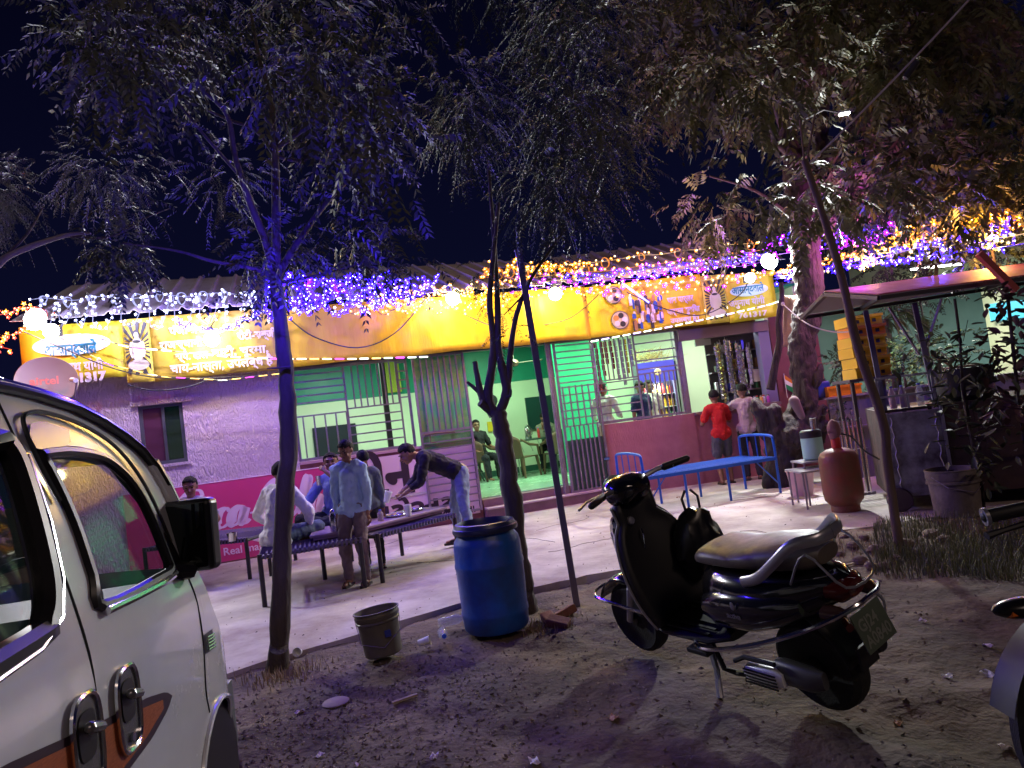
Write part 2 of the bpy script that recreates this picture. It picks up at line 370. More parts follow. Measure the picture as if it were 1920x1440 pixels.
MB().box((2.60, -.03, .75), (3.365, -.024, 2.62)).b('green_plastic_sheet', M('plastic_green', (.10, .42, .22), .25, alpha=.72, var=(3, (.35, .45, .08), .7), bump=(5, .6, .03)), gl)
MB().box((2.60, -.03, .18), (3.365, -.024, .748)).b('dark_sheet', M('sheet_dark', (.05, .09, .10), .4), gl)
MB().tube([(2.62, -.09, 1.42), (2.8, -.10, 1.43), (3.1, -.09, 1.41)], .014, 6).tube([(2.7, -.1, 1.43), (2.7, -.11, 1.30), (2.78, -.11, 1.28)], .01, 6).b('latch', M('rust', (.12, .06, .05), .7), gl)
gr = leaf('right gate leaf with level bars above a check grid and uprights below', 4.93, 5.66, .16, 2.68)
hbars(gr, 1.98, 2.6, 7, 4.96, 5.63, -.06); hbars(gr, 1.25, 1.9, 6, 4.96, 5.63, -.06); vbars(gr, 5.0, 5.58, 6, 1.25, 1.92, -.075); vbars(gr, 4.97, 5.62, 7, .2, 1.24, -.06, False)
MB().box((4.97, -.03, .19), (5.62, -.026, 1.02)).b('dark_sheet', M('sheet_dark'), gr)
MB().box((5.56, -.11, .62), (5.66, -.07, .66)).b('latch', M('chrome', (.6, .6, .6), .15, 1), gr)
MB().box((4.80, -.06, .14), (4.84, -.02, 2.68)).box((4.86, -.03, .14), (4.90, .01, 2.68)).b('door_jamb', steel, bld)
g2 = thing('counter_grille', 'steel bar grille over the red laminate wall with hanging snack strips behind', 'grille', O2, A2)
frame(g2, .10, 1.60, 1.215, 2.68, .04, .035)
vbars(g2, .13, .85, 8, 1.95, 2.65, .05, False); inst('bar', barh, g2, (.13, .05, 1.94), (0, 0, 0), (.72, 1, 1)); hbars(g2, 1.25, 1.90, 6, .13, .85, .05)
inst('bar', barv, g2, (.86, .05, 1.23), (0, 0, 0), (1.3, 1.3, 1.43)); hbars(g2, 2.05, 2.64, 5, .87, 1.58, .05); inst('bar', barh, g2, (.87, .05, 1.97), (0, 0, 0), (.72, 1, 1)); vbars(g2, .90, 1.56, 7, 1.24, 1.96, .05, False)

# ceiling fan
fan = thing('ceiling_fan', 'dusty brown three blade ceiling fan seen through the open doorway', 'fan', P2(O1, A1, (5.1, 2.6, 2.62)), .3)
MB().tube([(0, 0, .06), (0, 0, .86)], .014, 6).b('rod', M('fan_grey', (.30, .27, .22), .5), fan)
MB().lathe([(0, -.07), (.08, -.06), (.11, 0), (.08, .06), (0, .08)], (0, 0, 0), 16).b('motor', M('fan_brown', (.16, .09, .07), .45), fan, smooth=True)
for k in range(3):
    a = 2*math.pi*k/3+.1; MB().ext([(.1, -.04, 0), (.62, -.07, .02), (.64, .06, .0), (.1, .05, 0)], (0, 0, .008)).xf(Matrix.Rotation(a, 4, 'Z')).b('blade', M('fan_grey'), fan)

# ---------------- advertisement boards ----------------
pink = M('ad_pink', (.62, .045, .19), .35); pinkred = M('ad_red', (.50, .02, .05), .35); lil = M('ad_lilac', (.72, .50, .66), .35); adw = M('ad_white', (.80, .58, .74), .4)
ad1 = thing('cola_advert_board', 'long pink and red cola advert board along the foot of the lilac wall', 'sign', P2(O1, A1, (0, -.012, 0)), A1)
MB().box((-1.60, -.02, .02), (1.19, 0, 1.14)).b('panel', pink, ad1)
MB().box((-1.60, -.026, 1.142), (1.19, .004, 1.155)).b('top_edge', adw, ad1)
MB().box((-1.60, -.026, -.02), (1.19, .004, .018)).b('bottom_edge', M('brown_edge', (.12, .04, .03), .6), ad1)
def ribbon(mb, pts, wfun, y=-.024, k=5):
    P = smoothpts([Vector((p[0], 0, p[1])) for p in pts], k); L = []; Rr = []
    for i, p in enumerate(P):
        t = (P[min(i+1, len(P)-1)]-P[max(i-1, 0)]); t.normalize() if t.length > 0 else None
        w = wfun(i/(len(P)-1), t)/2; nrm = Vector((-t.z, 0, t.x)); L.append(p+nrm*w+Vector((0, y, 0))); Rr.append(p-nrm*w+Vector((0, y, 0)))
    n = len(P); mb.add(L+Rr, [(i, n+i, n+i+1, i+1) for i in range(n-1)])
def script(mb, glyphs, x0, z0, h, s=.22):
    def wf(t, d): return h*(.05+.13*max(0, d.z*-.9+abs(d.z)*.45+.05*0)+.06*abs(d.z))
    for off, P in glyphs: ribbon(mb, [(x0+(px+off+py*s)*h, z0+py*h) for px, py in P], wf)
Cc = [(.62, .95), (.52, 1.12), (.28, 1.10), (.06, .80), (.02, .40), (.14, .06), (.38, .0), (.60, .16)]
oo = [(.30, .50), (.12, .46), (.03, .26), (.08, .05), (.22, .0), (.36, .12), (.40, .34), (.30, .50), (.34, .42), (.5, .44)]
cc = [(.34, .42), (.26, .52), (.10, .44), (.03, .24), (.09, .04), (.24, .0), (.40, .12)]
aa = [(.36, .46), (.22, .52), (.07, .40), (.03, .18), (.10, .02), (.22, .05), (.34, .24), (.38, .48), (.34, .20), (.36, .03), (.46, .03), (.54, .12)]
ll = [(.02, .14), (.16, .5), (.24, .98), (.14, 1.1), (.08, .8), (.06, .3), (.12, .02), (.26, .08)]
hy = [(0, .28), (.22, .30)]
mb = MB(); g = []
xk = 0
for P, w in ((Cc, .60), (oo, .44), (cc, .40), (aa, .52), (hy, .30), (Cc, .62), (oo, .46), (ll, .26), (aa, .5)): g.append((xk, P)); xk += w
script(mb, g, -1.02, .50, .50)
wf2 = lambda t, d: .075*math.sin(math.pi*min(1, t*1.02))+.008
ribbon(mb, [(-.56, .30), (-.36, .37), (-.12, .33), (.12, .24), (.4, .18), (.8, .30), (1.0, .62), (1.12, .70)], wf2)
mb.b('script_lettering', adw, ad1)
text('Real magic', .15, adw, ad1, (-.42, -.025, .105), offset=.002)
ad2 = thing('restaurant_name_board', 'lilac board with big dark letters on the low wall behind the bending man', 'sign', P2(O1, A1, (0, -.012, 0)), A1)
MB().box((1.20, -.02, .10), (3.36, 0, 1.18)).b('panel', lil, ad2)
ink = M('sign_ink', (.03, .012, .03), .5)
text('मीनल', .62, ink, ad2, (1.55, -.022, .62), offset=.022, name='lettering') if False else text('દીન', .74, ink, ad2, (1.42, -.024, .60), offset=.028)
text('રેસ્ટોરન્ટ', .36, ink, ad2, (1.45, -.024, .20), offset=.016, sx=1.25)
text('ચા-નાસ્તા', .15, ink, ad2, (2.74, -.024, .13), offset=.005)
MB().box((1.3, -.03, .525), (2.62, -.021, .56)).b('divider', M('grey_strip', (.5, .45, .5), .5), ad2)

# ---------------- long yellow banner ----------------
yel = M('banner_yellow', (.72, .50, .012), .55, bump=(3, .5, .03, (3, 1, .4)), var=(1.2, (.66, .42, .012), .6, (3, 1, .6)))
yel2 = M('banner_lemon', (.60, .52, .02), .5)
bn = thing('banner_sign', 'long orange yellow printed banner hung under the roof edge across the whole eatery', 'sign', O1, A1)
def banner(u0, u1, z0, z1, fr, nn, name='banner_cloth', mt=yel, y=-.30, par=bn):
    def fn(a, b):
        u = u0+(u1-u0)*a; z = z0+(z1-z0)*b+(-.02*abs(math.sin(u*1.9)) if b < .5 else 0)
        p = P2(O1 if fr == 1 else O2, A1 if fr == 1 else A2, (u, y+.012*math.sin(u*7+z*3)+.01*math.sin(u*17), z)); return p
    o = MB().grid(fn, nn, 8).b(name, mt, par, smooth=True, world=True); s_ = o.modifiers.new('t', 'SOLIDIFY'); s_.thickness = .004; return o
banner(.62, 5.53, 2.66, 3.52, 1, 60); banner(-.02, 2.05, 2.66, 3.5, 2, 30)
banner(-1.02, .615, 2.64, 3.52, 1, 20, 'text_panel', M('banner_ochre', (.50, .36, .04), .5))
banner(-2.56, -1.36, 2.74, 3.5, 1, 8, 'text_panel', yel2, -.30)
banner(-1.355, -1.025, 2.65, 3.51, 1, 4, 'portrait_panel', M('banner_ochre2', (.62, .5, .06), .5))
banner(2.055, 2.44, 2.66, 3.46, 2, 4, 'portrait_panel', M('banner_ochre2'))
banner(2.445, 3.30, 2.64, 3.42, 2, 8, 'text_panel', yel2)
wt = M('print_white', (.62, .54, .62), .5); bt = M('print_blue', (.02, .22, .35), .5); kt = M('print_black', (.03, .03, .03), .5)
def t1(s, px, py, h, mt=wt, sx=1.0, off=.004, px2=None):
    p = w1(px, py, -.33)
    if px2: # measure the width wanted
        q = w1(px2, py, -.33); o = text(s, h, mt, bn, (p.x, -.332, p.z), offset=off); bpy.context.view_layer.update(); o.scale = ((q.x-p.x)/max(.01, o.dimensions.x), 1, 1); return o
    return text(s, h, mt, bn, (p.x, -.332, p.z), sx=sx, offset=off)
def t2(s, px, py, h, mt=wt, px2=None, off=.004):
    p = w2(px, py, -.33); q = w2(px2, py, -.33); W = P2(O2, A2, (p.x, -.332, p.z)); L = WORLD[bn.name].inverted() @ W
    o = text(s, h, mt, bn, L, (math.pi/2, 0, A2-A1), offset=off); bpy.context.view_layer.update(); o.scale = ((q.x-p.x)/max(.01, o.dimensions.x), 1, 1); return o
def oval(fr, u, z, ru, rz, mt, name='printed_oval', y=-.326):
    O, A = (O1, A1) if fr == 1 else (O2, A2); n = 28; c = [P2(O, A, (u+ru*math.cos(2*math.pi*k/n), y, z+rz*math.sin(2*math.pi*k/n))) for k in range(n)]
    return MB().add(c, [tuple(range(n))]).b(name, mt, bn, world=True)
p = w1(135, 650, -.33); oval(1, p.x, p.z+.03, .46, .14, M('print_white2', (.85, .85, .85), .5))
t1('आसान्दवाले', 84, 668, .20, bt, px2=184, off=.008)
t1('जगुनाथ योगी', 92, 700, .17, wt, px2=196); t1('9761317', 108, 720, .16, wt, px2=202, off=.010)
t1('पंजाबी', 318, 628, .15, px2=372); t1('रोटी-सब्जी', 446, 637, .15, px2=520); t1('राजस्थानी', 300, 655, .15, px2=382); t1('बाटी, चूरमा,', 398, 669, .15, px2=505)
t1('स्पे. दाल', 330, 676, .14, px2=392); t1('चाय-नास्ता, उपलब्ध है', 320, 700, .17, px2=515)
t2('पान पार्लर', 1252, 569, .14, px2=1302); t2('पार्सल सुविधा', 1252, 590, .13, px2=1314); t2('उपलब्ध है।', 1258, 606, .11, px2=1312)
p = w2(1405, 546, -.33); oval(2, p.x, p.z+.02, .33, .10, M('print_paleblue', (.55, .75, .80), .5))
t2('आसान्दवाले', 1373, 552, .17, bt, px2=1434); t2('जगुनाथ योगी', 1368, 576, .15, px2=1436); t2('761317', 1385, 597, .12, px2=1440)
# printed seated figure inside sun rays (flat print)
def rays(fr, u, z, ru, rz):
    O, A = (O1, A1) if fr == 1 else (O2, A2); mb = MB()
    for k in range(22):
        a = 2*math.pi*k/22; b_ = a+math.pi/22
        def e(w): s_ = 1/max(abs(math.cos(w))/ru, abs(math.sin(w))/rz); return (u+math.cos(w)*s_, -.328, z+math.sin(w)*s_)
        def i_(w): return (u+.07*math.cos(w), -.328, z+.09*math.sin(w))
        mb.add([P2(O, A, q) for q in (i_(a), e(a), e(b_), i_(b_))], [(0, 1, 2, 3)])
    mb.b('printed_rays', kt, bn, world=True)
    gy = M('print_grey', (.55, .52, .40), .5)
    def blob(du, dz, a, b, mt, y): oval(fr, u+du, z+dz, a, b, mt, 'printed_figure', y)
    blob(0, -.23, ru*.86, .075, gy, -.3295); blob(0, -.02, .075, .17, gy, -.3300); blob(-.07, -.02, .028, .11, gy, -.3300); blob(.07, -.02, .028, .11, gy, -.3302)
    blob(0, .19, .042, .06, kt, -.3304); blob(0, .175, .03, .045, gy, -.3310); blob(0, .09, .05, .02, kt, -.3312)
rays(1, -1.19, 3.10, .15, .36)
p = w2(1345, 566, -.33); rays(2, 2.245, 3.04, .17, .33)
for (px, py, r) in ((1150, 553, .15), (1163, 600, .155)):
    p = w2(px, py, -.33); oval(2, p.x, p.z, r, r, M('print_plate', (.10, .09, .08), .5)); oval(2, p.x, p.z, r*.9, r*.9, M('print_food', (.45, .38, .28), .5), 'printed_food', -.3285)
    for a in range(5): oval(2, p.x+r*.5*math.cos(a*1.3), p.z+r*.5*math.sin(a*1.3), r*.3, r*.3, (wt, kt, M('print_curry', (.5, .2, .05), .5))[a % 3], 'printed_food', -.3300-.0006*a)
p = w2(1213, 582, -.33); q = w2(1180, 553, -.33); mbs = [MB() for _ in range(4)]
for k in range(60):
    u = p.x+R.uniform(-.26, .26); z = p.z+R.uniform(-.24, .20); w = R.uniform(.015, .035); h = R.uniform(.04, .09); y = -.3285-.0004*(k % 9)
    mbs[k % 4].add([P2(O2, A2, c) for c in ((u-w, y, z-h), (u+w, y, z-h), (u+w, y, z+h*.6), (u+w*.4, y, z+h), (u-w*.4, y, z+h), (u-w, y, z+h*.6))], [(0, 1, 2, 3, 4, 5)])
for mb, mt in zip(mbs, (wt, kt, M('print_bottle_blue', (.03, .08, .35), .4), M('print_bottle_brown', (.3, .16, .08), .4))): mb.b('printed_products', mt, bn, world=True, kind='stuff')

# ---------------- lamps ----------------
def P1w(u, n, z): return P2(O1, A1, (u, n, z))
def globe(px, py, fr, label, pw):
    v = (w1 if fr == 1 else w2)(px, py, -.55); W = P2(O1 if fr == 1 else O2, A1 if fr == 1 else A2, v)
    t = thing('bulb_lamp', label, 'lamp', W, 0, 'warm globe bulbs in front of the banner')
    MB().ell((0, 0, 0), .105, 20).b('globe', glow('globe_glow', (1, .93, .42), 26), t, smooth=True)  # ball larger than the bulb, its bloom put into the size
    MB().lathe([(.03, .08), (.035, .10), (.03, .17), (0, .18)], (0, 0, 0), 12).b('holder', M('black_plastic', (.02, .02, .02), .4), t)
    MB().tube([(0, 0, .17), (.02, .1, .26), (.0, .3, .34)], .008, 6).b('arm', M('black_plastic'), t)
    lamp('globe_light', (0, -.13, -.02), pw, (1, .92, .36), .09, parent=t)
globe(397, 636, 1, 'yellow globe bulb in front of the left banner text', 26)
globe(849, 560, 1, 'yellow globe bulb by the forked pruned tree', 32)
globe(1041, 551, 1, 'yellow globe bulb just right of the leaning steel post', 32)
def flood(px, py, fr, n, label, pw, r, col):
    v = (w1 if fr == 1 else w2)(px, py, n); W = P2(O1 if fr == 1 else O2, A1 if fr == 1 else A2, v)
    t = thing('flood_lamp', label, 'lamp', W, 0, 'white flood lamps at the roof edge')
    MB().box((-.09, -.02, -.06), (.09, .05, .06)).b('housing', M('lamp_black', (.03, .03, .03), .6), t)
    MB().lathe([(0, 0), (r, 0), (r*.92, .04), (r*.5, .07), (0, .08)], (0, -.03, 0), 20, (0, -1, .15)).b('lens', glow('flood_glow', (.93, 1, 1), 22), t, smooth=True)  # lens made oversize, the glare is put into its shape
    MB().tube([(0, .05, 0), (0, .2, .12)], .015, 6).b('bracket', M('lamp_grey', (.08, .08, .09), .5), t)
    l = lamp('flood_light', (0, -.16, -.02), pw, col, .10, 'SPOT', t, Vector((.0, -.93, -.36)).to_track_quat('-Z', 'Y').to_euler()); l.data.spot_size = rad(136); l.data.spot_blend = .35
flood(70, 600, 1, -.75, 'very bright white flood lamp at the far left roof corner', 300, .14, (.9, .95, 1))
flood(100, 622, 1, -.62, 'second white lamp glaring over the left banner panel', 8, .10, (1, .97, .8))
flood(1441, 491, 2, -.8, 'white flood lamp at the right roof corner beside the big tree', 540, .13, (.93, 1, .97))
flood(1405, 522, 2, -.62, 'small white lamp tube glaring over the right banner text', 60, .08, (1, 1, .92))
# hall lighting: ceiling tubes out of sight behind the banner
def tubelight(W, rz, pw, col, label):
    t = thing('tube_light', label, 'lamp', W, rz, 'tube lights under the hall roof'); MB().tube([(-.55, 0, 0), (.55, 0, 0)], .018, 8).b('tube', glow('tube_glow_%d' % int(col[0]*100), col, 8), t)
    MB().box((-.6, -.03, .02), (.6, .03, .06)).b('batten', M('white_paint'), t); lamp('tube_glow_light', (0, 0, -.08), pw, col, .9, 'AREA', t)
tubelight(P1w(1.6, 2.2, 3.2), A1, 36, (.93, 1, .93), 'cool tube light under the roof behind the window grille')
tubelight(P1w(5.0, 2.2, 3.2), A1, 54, (.62, 1, .62), 'green tinted tube light above the doorway tables')
tubelight(P2(O2, A2, (.9, .95, 3.05)), A2, 42, (.60, 1, .60), 'green tinted tube light over the hanging snack strips')
tubelight(P2(O2, A2, (2.7, 1.1, 3.05)), A2, 26, (1, .96, .9), 'white tube light above the snack counter')
# ---------------- decorative string lights ----------------
wire = M('wire_black', (.03, .03, .035), .5)
COL = {'white': ((.42, .46, 1), 1.7, (.92, .95, 1), 7), 'blue': ((.022, .004, 1), 4.5, (.80, .84, 1), 6), 'amber': ((1, .27, .006), 2.4, (1, .80, .35), 5),
       'purple': ((.40, .01, .95), 3.0, (.95, .8, 1), 5), 'cream': ((1, .62, .22), 1.3, (1, .95, .7), 5), 'red': ((1, .05, .02), 1.8, (1, .45, .25), 4)}
def fs(px, py, n, fr=1): # point on a plane parallel to the facade
    return P2(O1 if fr == 1 else O2, A1 if fr == 1 else A2, (w1 if fr == 1 else w2)(px, py, n))
def along(P, k):
    L = [0]
    for a, b in zip(P, P[1:]): L.append(L[-1]+(b-a).length)
    out = []
    for i in range(k):
        s = L[-1]*(i+.5)/k; j = max(0, min(len(P)-2, next((q for q in range(len(L)-1) if L[q+1] >= s), len(P)-2)))
        t = (s-L[j])/max(1e-6, L[j+1]-L[j]); out.append(P[j].lerp(P[j+1], t))
    return out
def bulbs(t, pts, cols, jit=.02, r=.024, wires=True):
    by = {}
    for i, p in enumerate(pts): by.setdefault(cols[i % len(cols)], []).append(p)
    lead = MB()
    for c, ps in by.items():
        pe, co, cs, cc2 = COL[c]; A = MB(); B = MB()
        for p in ps:
            q = p+Vector((R.gauss(0, jit), R.gauss(0, jit), R.gauss(0, jit))); rot = Euler((R.uniform(-.7, .7), R.uniform(-.6, .6), R.uniform(0, 6.3))).to_matrix()
            base = Matrix.Rotation(math.pi/2, 3, 'X'); rr = r*R.uniform(.8, 1.25)*(1.75 if c in ('blue', 'purple') else 1.3 if c == 'amber' else 1)
            mt = base @ rot; vs = [mt @ Vector((0, 0, .006))]
            for k in range(10):
                a = math.pi*k/5; q_ = rr*(1 if k % 2 == 0 else .48); vs.append(mt @ Vector((q_*math.cos(a), q_*math.sin(a), -.004)))
            vs.append(mt @ Vector((0, 0, -.016)))
            A.add([v+q for v in vs], [(0, 1+k, 1+(k+1) % 10) for k in range(10)]+[(11, 1+(k+1) % 10, 1+k) for k in range(10)])
            s = r*(.27 if c in ('blue', 'purple') else .36); f = Vector((0, -.012, 0))+q
            B.add([f+Vector(d)*s for d in ((1, 0, 0), (0, 1, 0), (-1, 0, 0), (0, -1, 0), (0, 0, 1), (0, 0, -1))], [(0, 1, 4), (1, 2, 4), (2, 3, 4), (3, 0, 4), (1, 0, 5), (2, 1, 5), (3, 2, 5), (0, 3, 5)])
            if wires and R.random() < .5: lead.tube([p, q], .0025, 3)
        A.b('petal_shade', glow('petal_'+c, pe, co), t, world=True, kind='stuff'); B.b('bulb', glow('core_'+c, cs, cc2), t, world=True, kind='stuff')
    if lead.v: lead.b('lead', wire, t, world=True, kind='stuff')
def string(label, P, count, cols, group, jit=.02, rings=0, ringc='white', wr=.004, r=.024, L=None):
    P = [Vector(p) for p in P]; t = thing('string_light', label, 'string light', P[0], 0, group)
    MB().tube(smoothpts(P, 3), wr, 5).b('cable', glow('cable_'+cols[0], COL[cols[0]][0], .45) if wr > .0035 else wire, t, world=True)  # the cable itself emits, carrying bulb glow along the wire
    bulbs(t, along(P, count), cols, jit, r)
    if rings:
        mb = MB()
        for p in along(P, rings):
            rr = R.uniform(.045, .07)
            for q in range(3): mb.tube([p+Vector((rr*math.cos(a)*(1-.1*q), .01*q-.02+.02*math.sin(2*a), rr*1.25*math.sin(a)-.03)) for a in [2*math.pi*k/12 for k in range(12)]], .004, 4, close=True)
        mb.b('coiled_lead', glow('coil_'+ringc, COL[ringc][0], .5), t, world=True, kind='stuff')  # coils emit as well, bulb glow put on plain lead
    for (W, pw, c, sz) in (L or []): lamp('string_glow', Vector(W)-P[0], pw, c, sz, parent=t)
    return t
gA = 'white string lights swagged under the left roof edge'; gB = 'blue string lights over the middle of the eatery'; gC = 'amber string lights over the banner'
gD = 'mixed string lights running to the right roof corner'; gE = 'string lights strung across the right side'
cols_x = [76, 108, 140, 172, 225, 278, 325, 372, 420, 476]
P = []
for i, x in enumerate(cols_x):
    yt = 565-(x-75)*.045+R.uniform(-8, 8); yb = 606-(x-75)*.01+R.uniform(-8, 8)
    P += [fs(x-3, yt, -.55), fs(x+2, (yt+yb)/2, -.58), fs(x+4, yb, -.62)]
    if i < len(cols_x)-1: P.append(fs((x+cols_x[i+1])/2, min(yb, 612)+6, -.62))
string('cool white string of bulbs dropping in nine short loops under the left roof edge', P, 190, ['white'], gA, .028, 0, L=[(fs(210, 545, -1.1), 48, (.66, .60, 1), .03), (fs(400, 535, -1.1), 60, (.40, .28, 1), .03)])
string('cool white string with coiled rings of lead at each hook, left roof edge', [fs(x, 562-(x-75)*.03+3*math.sin(x), -.5) for x in range(60, 500, 20)], 46, ['white'], gA, .03, 10, 'white')
string('loose white string sagging over the left banner print', [fs(x, 598+22*math.sin((x-330)/42.), -.66) for x in range(330, 500, 12)], 60, ['white', 'blue'], gA, .015)
string('red and amber string at the far left roof corner', [fs(-40, 600, -.8), fs(20, 585, -.7), fs(60, 575, -.6), fs(90, 590, -.6), fs(30, 625, -.7), fs(-30, 640, -.8), fs(20, 655, -.8)], 90, ['red', 'amber', 'red'], gA, .03, L=[(fs(10, 620, -1.0), 14, (1, .15, .03), .05)])
# blue curtain: several zigzag rows reaching from the near tree to the roof
def bl(x, y): # depth eases from the near tree to the facade
    k = min(1, max(0, (x-505)/230.0)); f = fs(x, y, -.6); return D(x, y, 7.2+(f.y-7.2)*k)
rowsB = [(527, 8, 92), (540, 10, 98), (554, 10, 104), (567, 9, 92), (580, 8, 84)]
for i, (y0, am, cnt) in enumerate(rowsB):
    pts_ = [bl(x, y0-(x-505)*(.035 if i > 2 else .005)+am*math.sin(x/9.0+i*1.7)+4*math.sin(x/23.+i)) for x in range(505, 830-18*i, 7)]
    L = [(bl([540, 640, 720, 800, 585][i], [560, 545, 540, 535, 535][i])-Vector((0, .16, 0)), [26, 42, 46, 34, 30][i], (.035, .0, 1), .025)]
    string(['uppermost', 'second', 'third', 'fourth', 'lowest'][i]+' zigzag row of blue bulbs by the middle roof', pts_, cnt, ['blue'] if i < 3 else ['blue', 'blue', 'white'], gB, .03, wr=.003, L=L)
string('blue string wound round the first fork of the left tree', [D(500, 565, 4.75), D(470, 585, 4.9), D(500, 597, 4.7), D(545, 590, 4.75), D(575, 575, 5.0)], 8, ['blue'], gB, .02, r=.011, wr=.002, L=[(D(484, 546, 4.4), 15, (.05, .02, 1), .008), (D(556, 530, 4.45), 9, (.05, .02, 1), .008)])
for i, (ys, cnt) in enumerate(((546, 60), (560, 70), (574, 70), (584, 44))):
    string(['top', 'second', 'third', 'bottom'][i]+' wavy row of amber bulbs above the plain part of the banner', [fs(x, ys-(x-690)*.03+7*math.sin(x/8.+i*2)+3*math.sin(x/19.), -.6) for x in range(690-12*i, 960, 7)], cnt, ['amber', 'cream', 'amber'], gC, .03, wr=.003,
           L=[(fs(900, 530, -1.1), 30, (1, .5, .08), .04)] if i == 1 else [])
string('thick amber cluster wound round the tops of the pruned tree and steel post', [D(905, 515, 9.5), D(925, 500, 9.3), D(945, 520, 9.3), D(968, 490, 9.2), D(985, 515, 9.2), D(1010, 500, 9.3), D(1060, 503, 9.6), D(1110, 500, 9.8)], 74, ['amber'], gC, .05, 9, 'amber', L=[(D(1010, 490, 8.6), 22, (1, .5, .06), .03)])
# right half: nearly parallel strings converging on the roof corner
def rt(x, y, n=-.6): return fs(x, y, n, 2)
rows = [(960, 512, 1130, 490, 1440, 452, ['cream', 'amber']), (960, 524, 1150, 505, 1440, 466, ['amber', 'purple']), (960, 536, 1150, 515, 1440, 478, ['cream', 'blue', 'purple']), (960, 546, 1160, 528, 1440, 490, ['purple', 'cream']),
        (970, 556, 1170, 540, 1450, 505, ['amber', 'cream', 'purple']), (1060, 520, 1250, 500, 1450, 472, ['blue']), (1090, 548, 1260, 545, 1440, 515, ['amber', 'purple', 'cream']), (1180, 520, 1300, 505, 1440, 484, ['blue', 'blue', 'purple']), (1110, 535, 1250, 530, 1430, 512, ['cream'])]
nm = ['topmost cream and amber', 'second amber and purple', 'third cream, blue and purple', 'fourth purple and cream', 'fifth amber, cream and purple', 'short all blue', 'lowest amber and purple', 'short blue and purple', 'plain cream']
for i, (a, b, c, d, e, f, cl) in enumerate(rows):
    ps = []
    for k in range(13):
        t = k/12; x = a+(e-a)*t; y = (b*(1-t)+f*t)+((d-(b+(f-b)*(c-a)/(e-a)))*math.sin(math.pi*t))+R.uniform(-3, 3); ps.append(rt(x, y, -.55-.05*(i % 3)))
    string(nm[i]+' string slanting up to the right roof corner', ps, 52 if i < 5 else 34, cl, gD, .028, 7 if i == 0 else 0, 'amber', wr=.004, L=[(ps[6]-Vector((0, .5, -.2)), 34, ((1, .55, .15) if i == 1 else (.5, .15, 1)), .04)] if i in (1, 5) else [])
rows = [(1455, 520, 1905, 415, ['blue']), (1450, 524, 1900, 440, ['blue', 'cream']), (1440, 515, 1690, 440, ['amber']), (1448, 512, 1720, 446, ['amber']), (1430, 452, 1690, 420, ['purple', 'blue']), (1430, 462, 1670, 436, ['blue', 'purple']), (1440, 480, 1660, 452, ['purple']),
        (1670, 432, 1905, 398, ['amber']), (1690, 445, 1910, 410, ['amber']), (1700, 458, 1925, 425, ['amber', 'cream']), (1600, 480, 1930, 436, ['cream']), (1560, 505, 1925, 455, ['blue', 'cream'])]
nm = ['lowest deep blue', 'blue and cream', 'lower amber', 'second lower amber', 'top purple and blue', 'second purple and blue', 'plain purple', 'upper right amber', 'second upper right amber', 'amber and cream', 'plain cream', 'blue and cream outer']
for i, (a, b, e, f, cl) in enumerate(rows):
    ps = []
    for k in range(11):
        t = k/10; x = a+(e-a)*t; y = b+(f-b)*t+7*math.sin(math.pi*t)*(1 if i < 4 else .3)+R.uniform(-3, 3); q = (x-1440)/480; ps.append(D(x, y, 11.4-3.6*q))
    string(nm[i]+' string from the roof corner past the big tree', ps, [46, 44, 30, 30, 26, 24, 22, 26, 26, 26, 28, 34][i], cl, gE, .03, 7 if i in (4, 7, 8) else 0, 'purple' if i == 4 else 'amber', r=.030, wr=.006,
           L=[(ps[6]-Vector((0, .3, .2)), {0: 50, 3: 40, 4: 36, 8: 50}[i], {0: (.06, .04, 1), 3: (1, .5, .1), 4: (.7, .05, .8), 8: (1, .45, .08)}[i], .04)] if i in (0, 3, 4, 8) else [])
# lozenge tube strips
def strip(label, P, n, seq, w=.011):
    t = thing('led_strip', label, 'led strip', P[0], 0, 'strips of coloured lozenge lights'); P = [Vector(p) for p in P]
    MB().tube(P, .006, 5).b('cable', wire, t, world=True); pts_ = along(P, n)
    for i, p in enumerate(pts_):
        d = (pts_[min(i+1, n-1)]-pts_[max(i-1, 0)]).normalized(); c = seq[i % len(seq)]
        MB().cap(p-d*.055, p+d*.055, w, w, 6).b('lozenge_light', glow('loz_'+c, {'w': (.9, .95, .75), 'y': (1, .55, .1), 'm': (.85, .05, .75), 'g': (.75, 1, .45), 'v': (.55, .4, 1)}[c], 2.6), t, world=True)
strip('sagging coloured strip crossing the left banner below the globe', [fs(165, 628, -.5), fs(240, 651, -.5), fs(330, 659, -.5), fs(430, 669, -.5), fs(530, 673, -.5), fs(660, 673, -.5), fs(805, 669, -.5)], 26, 'wygmw')
strip('lower strip hanging from the left flood lamp to the tree trunk', [fs(90, 620, -.7), fs(200, 682, -.6), fs(300, 706, -.5), fs(420, 713, -.5), fs(530, 700, -.5)], 17, 'yywym', .006)
strip('white and violet strip under the right banner edge', [rt(1105, 641, -.45), rt(1180, 627, -.45), rt(1260, 612, -.45), rt(1370, 588, -.45), rt(1440, 572, -.45), D(1500, 552, 10.9)], 22, 'wvw')
def cable(label, pts_, r=.007, mt=wire):
    return MB().tube(smoothpts(pts_, 5), r, 6).b('cable', mt, label=label, cat='cable', smooth=True)
cable('black cable looping low across the plain banner cloth', [fs(545, 600, -.4), fs(590, 632, -.4), fs(670, 652, -.4), fs(740, 625, -.4), fs(798, 560, -.4)], .010)
cable('black cable sagging below the left banner print', [fs(240, 722, -.32), fs(290, 732, -.33), fs(350, 726, -.33), fs(390, 712, -.33)], .010)
